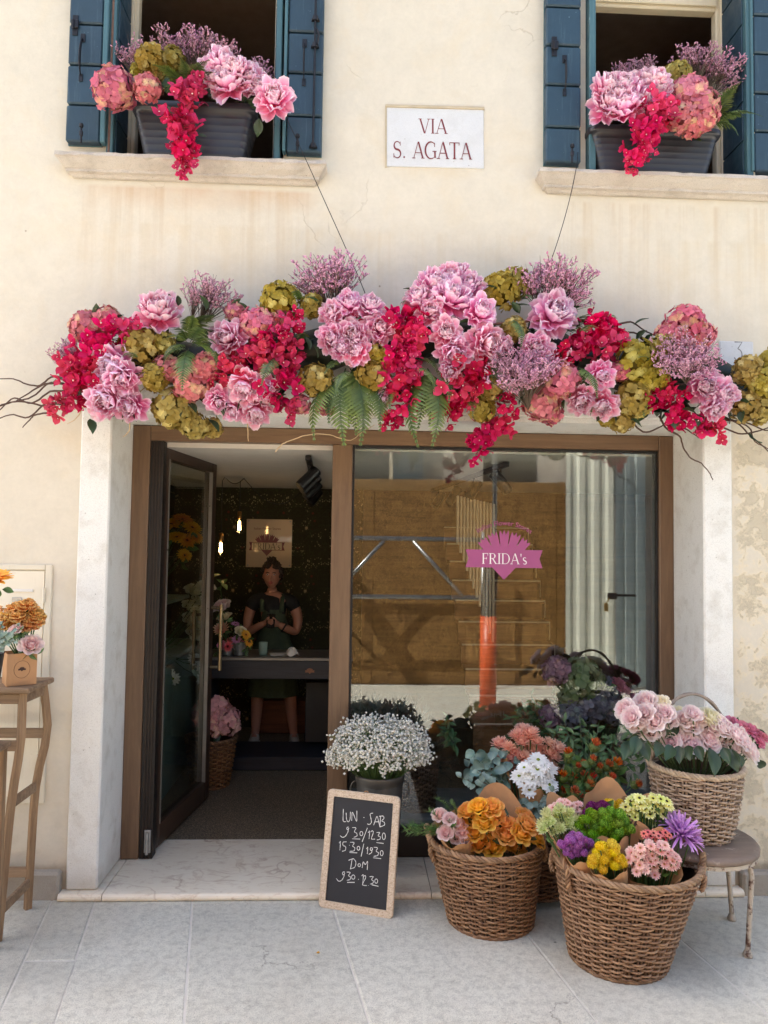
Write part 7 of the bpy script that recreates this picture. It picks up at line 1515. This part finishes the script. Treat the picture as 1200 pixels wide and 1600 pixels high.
bouquet('hydrangea_bunch', 'muted green, violet and mauve hydrangeas behind the right end of the pane', (1.50, .70, .4), [(872, 1050, 24, 0, 2), (908, 1062, 34, 0, 0), (890, 1085, 26, 0, 0), (945, 1080, 24, 0, 1), (920, 1100, 30, 0, 1), (955, 1105, 26, 0, 1), (895, 1115, 24, 0, 1), (975, 1078, 15, 0, 3), (990, 1090, 14, 0, 3), (965, 1068, 14, 0, 3), (930, 1065, 18, 0, 1), (860, 1120, 18, 0, 2)], WH, 1.1, .62, leaves=30, lsize=.1, leafmesh=LEAF_R, cat='flowers')
t = thing('ruscus_branches', 'mass of dark narrow leaved branches in front of the pane behind the orange thistles', 'plant', (1.15, .12, .4))
for a, b in (((900, 1210), (850, 1130)), ((905, 1210), (880, 1120)), ((915, 1210), (905, 1118)), ((925, 1210), (935, 1130)), ((935, 1210), (968, 1140)), ((940, 1215), (985, 1165)), ((905, 1215), (860, 1160)), ((930, 1215), (952, 1150)), ((910, 1215), (890, 1150)), ((945, 1225), (985, 1190)), ((920, 1215), (920, 1140)), ((900, 1215), (868, 1140))): sprig(t, at(*a, .16), at(*b, .15), 18, LEAF_R, .075)
pot('plant_pot', 'dark pot on the doorstep behind the mixed flowers', (1.20, .17, .037), .13, .34, M_BLACK)
pot('grey_crate', 'grey planter on the doorstep under the pale roses, by the right pilaster', (1.52, .16, .037), .15, .42, simple('slate_planter', lin(84, 92, 96), .6), 'planter')
t = thing('ivy_leaves', 'dim dark foliage filling the grey planter behind the orange thistles', 'plant', (1.52, .16, .45))
for i in range(46): put(LEAF_R, 'leaf', t, at(br.uniform(955, 1040), br.uniform(1150, 1215), .14 + br.uniform(-.08, .08)), Vector((br.uniform(-.8, .8), -.6, br.uniform(-.3, .9))), .08, br)

# ------------------------------------------------------------------ the florist behind the counter
def skin(name, V, E, R, root=0, sub=2):
    me = bpy.data.meshes.new(name); me.from_pydata(V, E, []); o = bpy.data.objects.new(name, me); COL.objects.link(o)
    m = o.modifiers.new('s', 'SKIN'); m.use_smooth_shade = True; m.branch_smoothing = .4
    for i, d in enumerate(me.skin_vertices[0].data): r = R[i]; d.radius = r if isinstance(r, tuple) else (r, r); d.use_root = (i == root)
    o.modifiers.new('b', 'SUBSURF').levels = sub
    bpy.context.view_layer.update(); me2 = bpy.data.meshes.new_from_object(o.evaluated_get(bpy.context.evaluated_depsgraph_get())); bpy.data.objects.remove(o)
    n = len(me2.vertices); A = np.zeros(n * 3); me2.vertices.foreach_get('co', A); F = [tuple(p.vertices) for p in me2.polygons]; bpy.data.meshes.remove(me2); return A.reshape(-1, 3), F
X, Y, Z = -.70, 2.70, .036
def pp(dx, dy, z): return (X + dx, Y + dy, Z + z)
hl, hr = pp(-.055, -.16, 1.085), pp(.06, -.15, 1.08)
joints = [pp(.02, .01, .86), pp(.015, .0, 1.0), pp(.0, -.01, 1.16), pp(0, 0, 1.285), pp(-.01, -.005, 1.355), pp(-.012, -.02, 1.40),      # 0-5 pelvis .. neck
  pp(-.10, .0, 1.275), pp(-.185, .005, 1.255), pp(-.225, .0, 1.10), pp(-.215, -.05, .99), pp(-.11, -.14, 1.055), hl,      # 6-11 left arm
  pp(.10, 0, 1.275), pp(.18, .005, 1.255), pp(.225, .0, 1.10), pp(.21, -.05, .99), pp(.11, -.135, 1.05), hr,               # 12-17 right arm
  pp(-.075, .01, .80), pp(-.12, -.01, .47), pp(-.13, .0, .27), pp(-.135, .01, .085), pp(-.145, -.09, .04),                  # 18-22 left leg
  pp(.105, .01, .80), pp(.165, -.01, .47), pp(.185, .0, .27), pp(.205, .01, .085), pp(.225, -.09, .04)]
edges = [(0, 1), (1, 2), (2, 3), (3, 4), (4, 5), (3, 6), (6, 7), (7, 8), (8, 9), (9, 10), (10, 11), (3, 12), (12, 13), (13, 14), (14, 15), (15, 16), (16, 17), (0, 18), (18, 19), (19, 20), (20, 21), (21, 22), (0, 23), (23, 24), (24, 25), (25, 26), (26, 27)]
rad = [(.15, .11), (.13, .095), (.145, .1), (.13, .08), .05, .048, .075, .062, .047, .04, .036, .026, .075, .062, .047, .04, .036, .026, .09, .062, .055, .036, .034, .09, .062, .055, .036, .034]
q = MB(); A_, F_ = skin('b', joints, edges, rad); q.add(A_, F_)
HC = np.array(pp(-.015, -.03, 1.495))
P = []
for v in np.linspace(0, PI, 19):
    row = []
    for u in np.linspace(0, 2 * PI, 25):
        x, y, z = math.sin(v) * math.cos(u), math.sin(v) * math.sin(u), math.cos(v); k = 1.0 - .24 * max(0, -z) ** 1.4
        fr_ = max(0, -y); row.append(HC + np.array([x * .074 * k, y * .09 * (k * .5 + .5) + (-.012 * fr_ if z < -.2 else 0), z * .115 - .012 * max(0, -z) * fr_]))
    P.append(row)
q.grid(np.array(P)); q.lathe([(0, .02), (.008, .012), (.014, -.012), (.009, -.02), (0, -.022)], 8, HC + [0, -.094, -.015], sy=1.2)
for g in (-1, 1): q.lathe([(0, .024), (.012, .018), (.014, -.012), (0, -.022)], 8, HC + [g * .075, .0, -.01], sx=.7)
for (h, g) in ((hl, -1), (hr, 1)):                                    # palm, four bent fingers, thumb
    h = np.array(h); d = np.array([-g * .6, -.3, .1]); d /= np.linalg.norm(d)
    q.tube([h - d * .01, h + d * .035, h + d * .06], [.026, .032, .026], 8, flat=.6)
    for i in range(4):
        o = np.array([0, -.016, .026 - .016 * i]); L = (.05, .058, .055, .042)[i]; b = h + d * .05 + o * .8
        q.tube([b, b + d * L * .5 + o * .2 + [0, -.012, 0], b + d * L * .8 + [0, -.002, 0] + o * .2], [.0095, .009, .0075], 6)
    q.tube([h + d * .01 + [0, -.012, .02], h + d * .03 + [0, -.022, .042], h + d * .052 + [0, -.018, .052]], [.011, .010, .008], 6)
me = q.mesh('person', True); o = bpy.data.objects.new('p', me); COL.objects.link(o); r_ = o.modifiers.new('r', 'REMESH'); r_.mode = 'VOXEL'; r_.voxel_size = .0065; r_.use_smooth_shade = True; s_ = o.modifiers.new('s', 'SMOOTH'); s_.iterations = 2
bpy.context.view_layer.update(); me2 = bpy.data.meshes.new_from_object(o.evaluated_get(bpy.context.evaluated_depsgraph_get())); bpy.data.objects.remove(o); bpy.data.meshes.remove(me)
me2.name = 'person'; me2.materials.clear(); M_SKIN = simple('skin', lin(168, 118, 98), .5, 0, .06, 20); me2.materials.append(M_SKIN)
per = bpy.data.objects.new('person', me2); COL.objects.link(per); tag(per, 'person in black t-shirt and green apron behind the counter holding a phone', 'person')
def cover(name, idx, grow, mat, extra=()):
    ids = {j: k for k, j in enumerate(idx)}; A, F = skin(name, [joints[j] for j in idx], [(ids[a], ids[b]) for a, b in edges if a in ids and b in ids], [tuple(x + grow for x in rad[j]) if isinstance(rad[j], tuple) else rad[j] + grow for j in idx]); return part(name, MB().add(A, F), mat, per, True)
M_TEE = simple('black_cotton', lin(24, 23, 24), .85)
jo = joints[8]; ji = joints[14]; joints[8] = tuple(np.array(joints[7]) * .45 + np.array(jo) * .55); joints[14] = tuple(np.array(joints[13]) * .45 + np.array(ji) * .55)
cover('t_shirt', [1, 2, 3, 6, 7, 8, 12, 13, 14], .012, M_TEE); joints[8] = jo; joints[14] = ji
M_APR = simple('green_apron_cloth', lin(60, 72, 54), .85, 0, .25, 30)
q = MB(); P = []
for f, z, rx, ry in ((0, 1.20, .10, .118), (.2, 1.10, .125, .122), (.4, .98, .15, .118), (.6, .86, .175, .135), (.8, .66, .20, .15), (1, .44, .225, .165)):
    sp = 1.15 if z > 1.0 else (1.7 if z > .95 else PI)
    P.append([pp(.012 + rx * math.sin(a) * 1.02, -.005 - ry * math.cos(a) + .008 * math.sin(9 * a) * (1 if z < .9 else 0), z) for a in np.linspace(-sp, sp, 41)])
q.grid(np.array(P)); part('apron', q, M_APR, per, True)
for g in (-1, 1): q = MB(); q.tube([pp(g * .085, -.118, 1.18), pp(g * .088, -.10, 1.27), pp(g * .085, -.03, 1.33), pp(g * .07, .06, 1.30), pp(g * .05, .10, 1.15)], .02, 8, flat=.3); part('apron_strap', q, M_APR, per, True)
M_HAIR = simple('dark_brown_hair', lin(44, 30, 24), .55, 0, .3, 60, .5)
q = MB(); rr = random.Random(8)
for i, d in enumerate(fib(110, -.75, rr)):
    if d.y < -.35 and d.z < .48: continue
    if d.z < -.1 and d.y < .1: continue
    c = HC + np.array([d.x * .078, d.y * .092 + .006, d.z * .112 + .012]); w = np.array([rr.uniform(-1, 1), rr.uniform(-1, 1), rr.uniform(-.6, .8)]) * .022
    q.tube([c - w - np.array(d) * .012, c + np.array(d) * .012, c + w + np.array(d) * .004], [.012, .019, .010], 6)
for i in range(14): a = rr.uniform(0, 6.28); c = HC + np.array([.03 * math.cos(a), .02 + .03 * math.sin(a), .125 + rr.uniform(-.01, .02)]); q.tube([c, c + [rr.uniform(-.03, .03), rr.uniform(-.03, .03), .02]], [.018, .009], 6)
part('hair', q, M_HAIR, per, True)
for g in (-1, 1):
    c = HC + np.array([g * .029, -.083, .012]); q = MB(); q.lathe([(0, .008), (.009, .004), (.011, 0), (.009, -.004), (0, -.008)], 10, c, sy=.6); part('eye', q, simple('eye_white', lin(210, 204, 198), .2), per, True)
    q = MB(); q.lathe([(0, .0055), (.005, .003), (.0055, 0), (.005, -.003), (0, -.0055)], 8, c + [0, -.005, 0], sy=.5); part('iris', q, simple('iris', lin(50, 36, 28), .2), per, True)
    q = MB(); q.tube([c + [-.016, -.004, .014], c + [0, -.010, .019], c + [.016, -.003, .014]], [.003, .0045, .003], 6); part('eyebrow', q, M_HAIR, per, True)
q = MB(); q.tube([HC + [-.02, -.086, -.058], HC + [-.008, -.094, -.054], HC + [.008, -.094, -.054], HC + [.02, -.086, -.058]], [.003, .006, .006, .003], 6); q.tube([HC + [-.017, -.088, -.064], HC + [0, -.095, -.070], HC + [.017, -.088, -.064]], [.003, .006, .003], 6); part('lips', q, simple('lips', lin(166, 84, 80), .4), per, True)
M_SHOE = simple('pale_canvas_shoe', lin(176, 166, 154), .7)
for g, (a, b) in ((-1, (21, 22)), (1, (26, 27))):
    ja, jb = np.array(joints[a]), np.array(joints[b]); d = jb - ja; d[2] = 0; d /= np.linalg.norm(d)
    A, F = skin('s', [tuple(ja + [0, 0, .02]), tuple(ja + d * .02 + [0, 0, -.035]), tuple(ja + d * .09 + [0, 0, -.042]), tuple(ja + d * .15 + [0, 0, -.05])], [(0, 1), (1, 2), (2, 3)], [.042, .048, .046, .036]); A[:, 2] = np.maximum(A[:, 2], Z + .012)
    s_ = part('shoe', MB().add(A, F), M_SHOE, per, True); q = MB(); n = 20; cc = ja + d * .055; sd = np.array([-d[1], d[0], 0])
    O = [cc + d * .125 * math.cos(x) + sd * (.048 - .006 * math.cos(x)) * math.sin(x) for x in np.linspace(0, 2 * PI, n, endpoint=False)]; q.add([(p[0], p[1], Z + .001) for p in O] + [(p[0], p[1], Z + .022) for p in O], [tuple(range(n))[::-1], tuple(range(n, 2 * n))] + [(k, (k + 1) % n, n + (k + 1) % n, n + k) for k in range(n)]); part('sole', q, M_WHITE, s_)
ph = Matrix.Translation(Vector((np.array(hl) + np.array(hr)) / 2) + Vector((0, -.045, .02))) @ Matrix.Rotation(math.radians(-35), 4, 'X')
q = MB(); q.box((-.036, -.005, -.06), (.036, .005, .075), bev=.004, M=ph); tag(part('phone', q, simple('black_phone', lin(24, 24, 28), .25)), 'black phone held in both hands of the person', 'phone')
q = MB(); wj = np.array(joints[16]); q.tube([wj + [.02 * math.cos(a) + .006, .034 * math.sin(a) * .9, .036 * math.cos(a)] for a in np.linspace(0, 2 * PI, 14, endpoint=False)], .008, 5, closed=True); part('wrist_watch', q, M_BLACK, per, True)
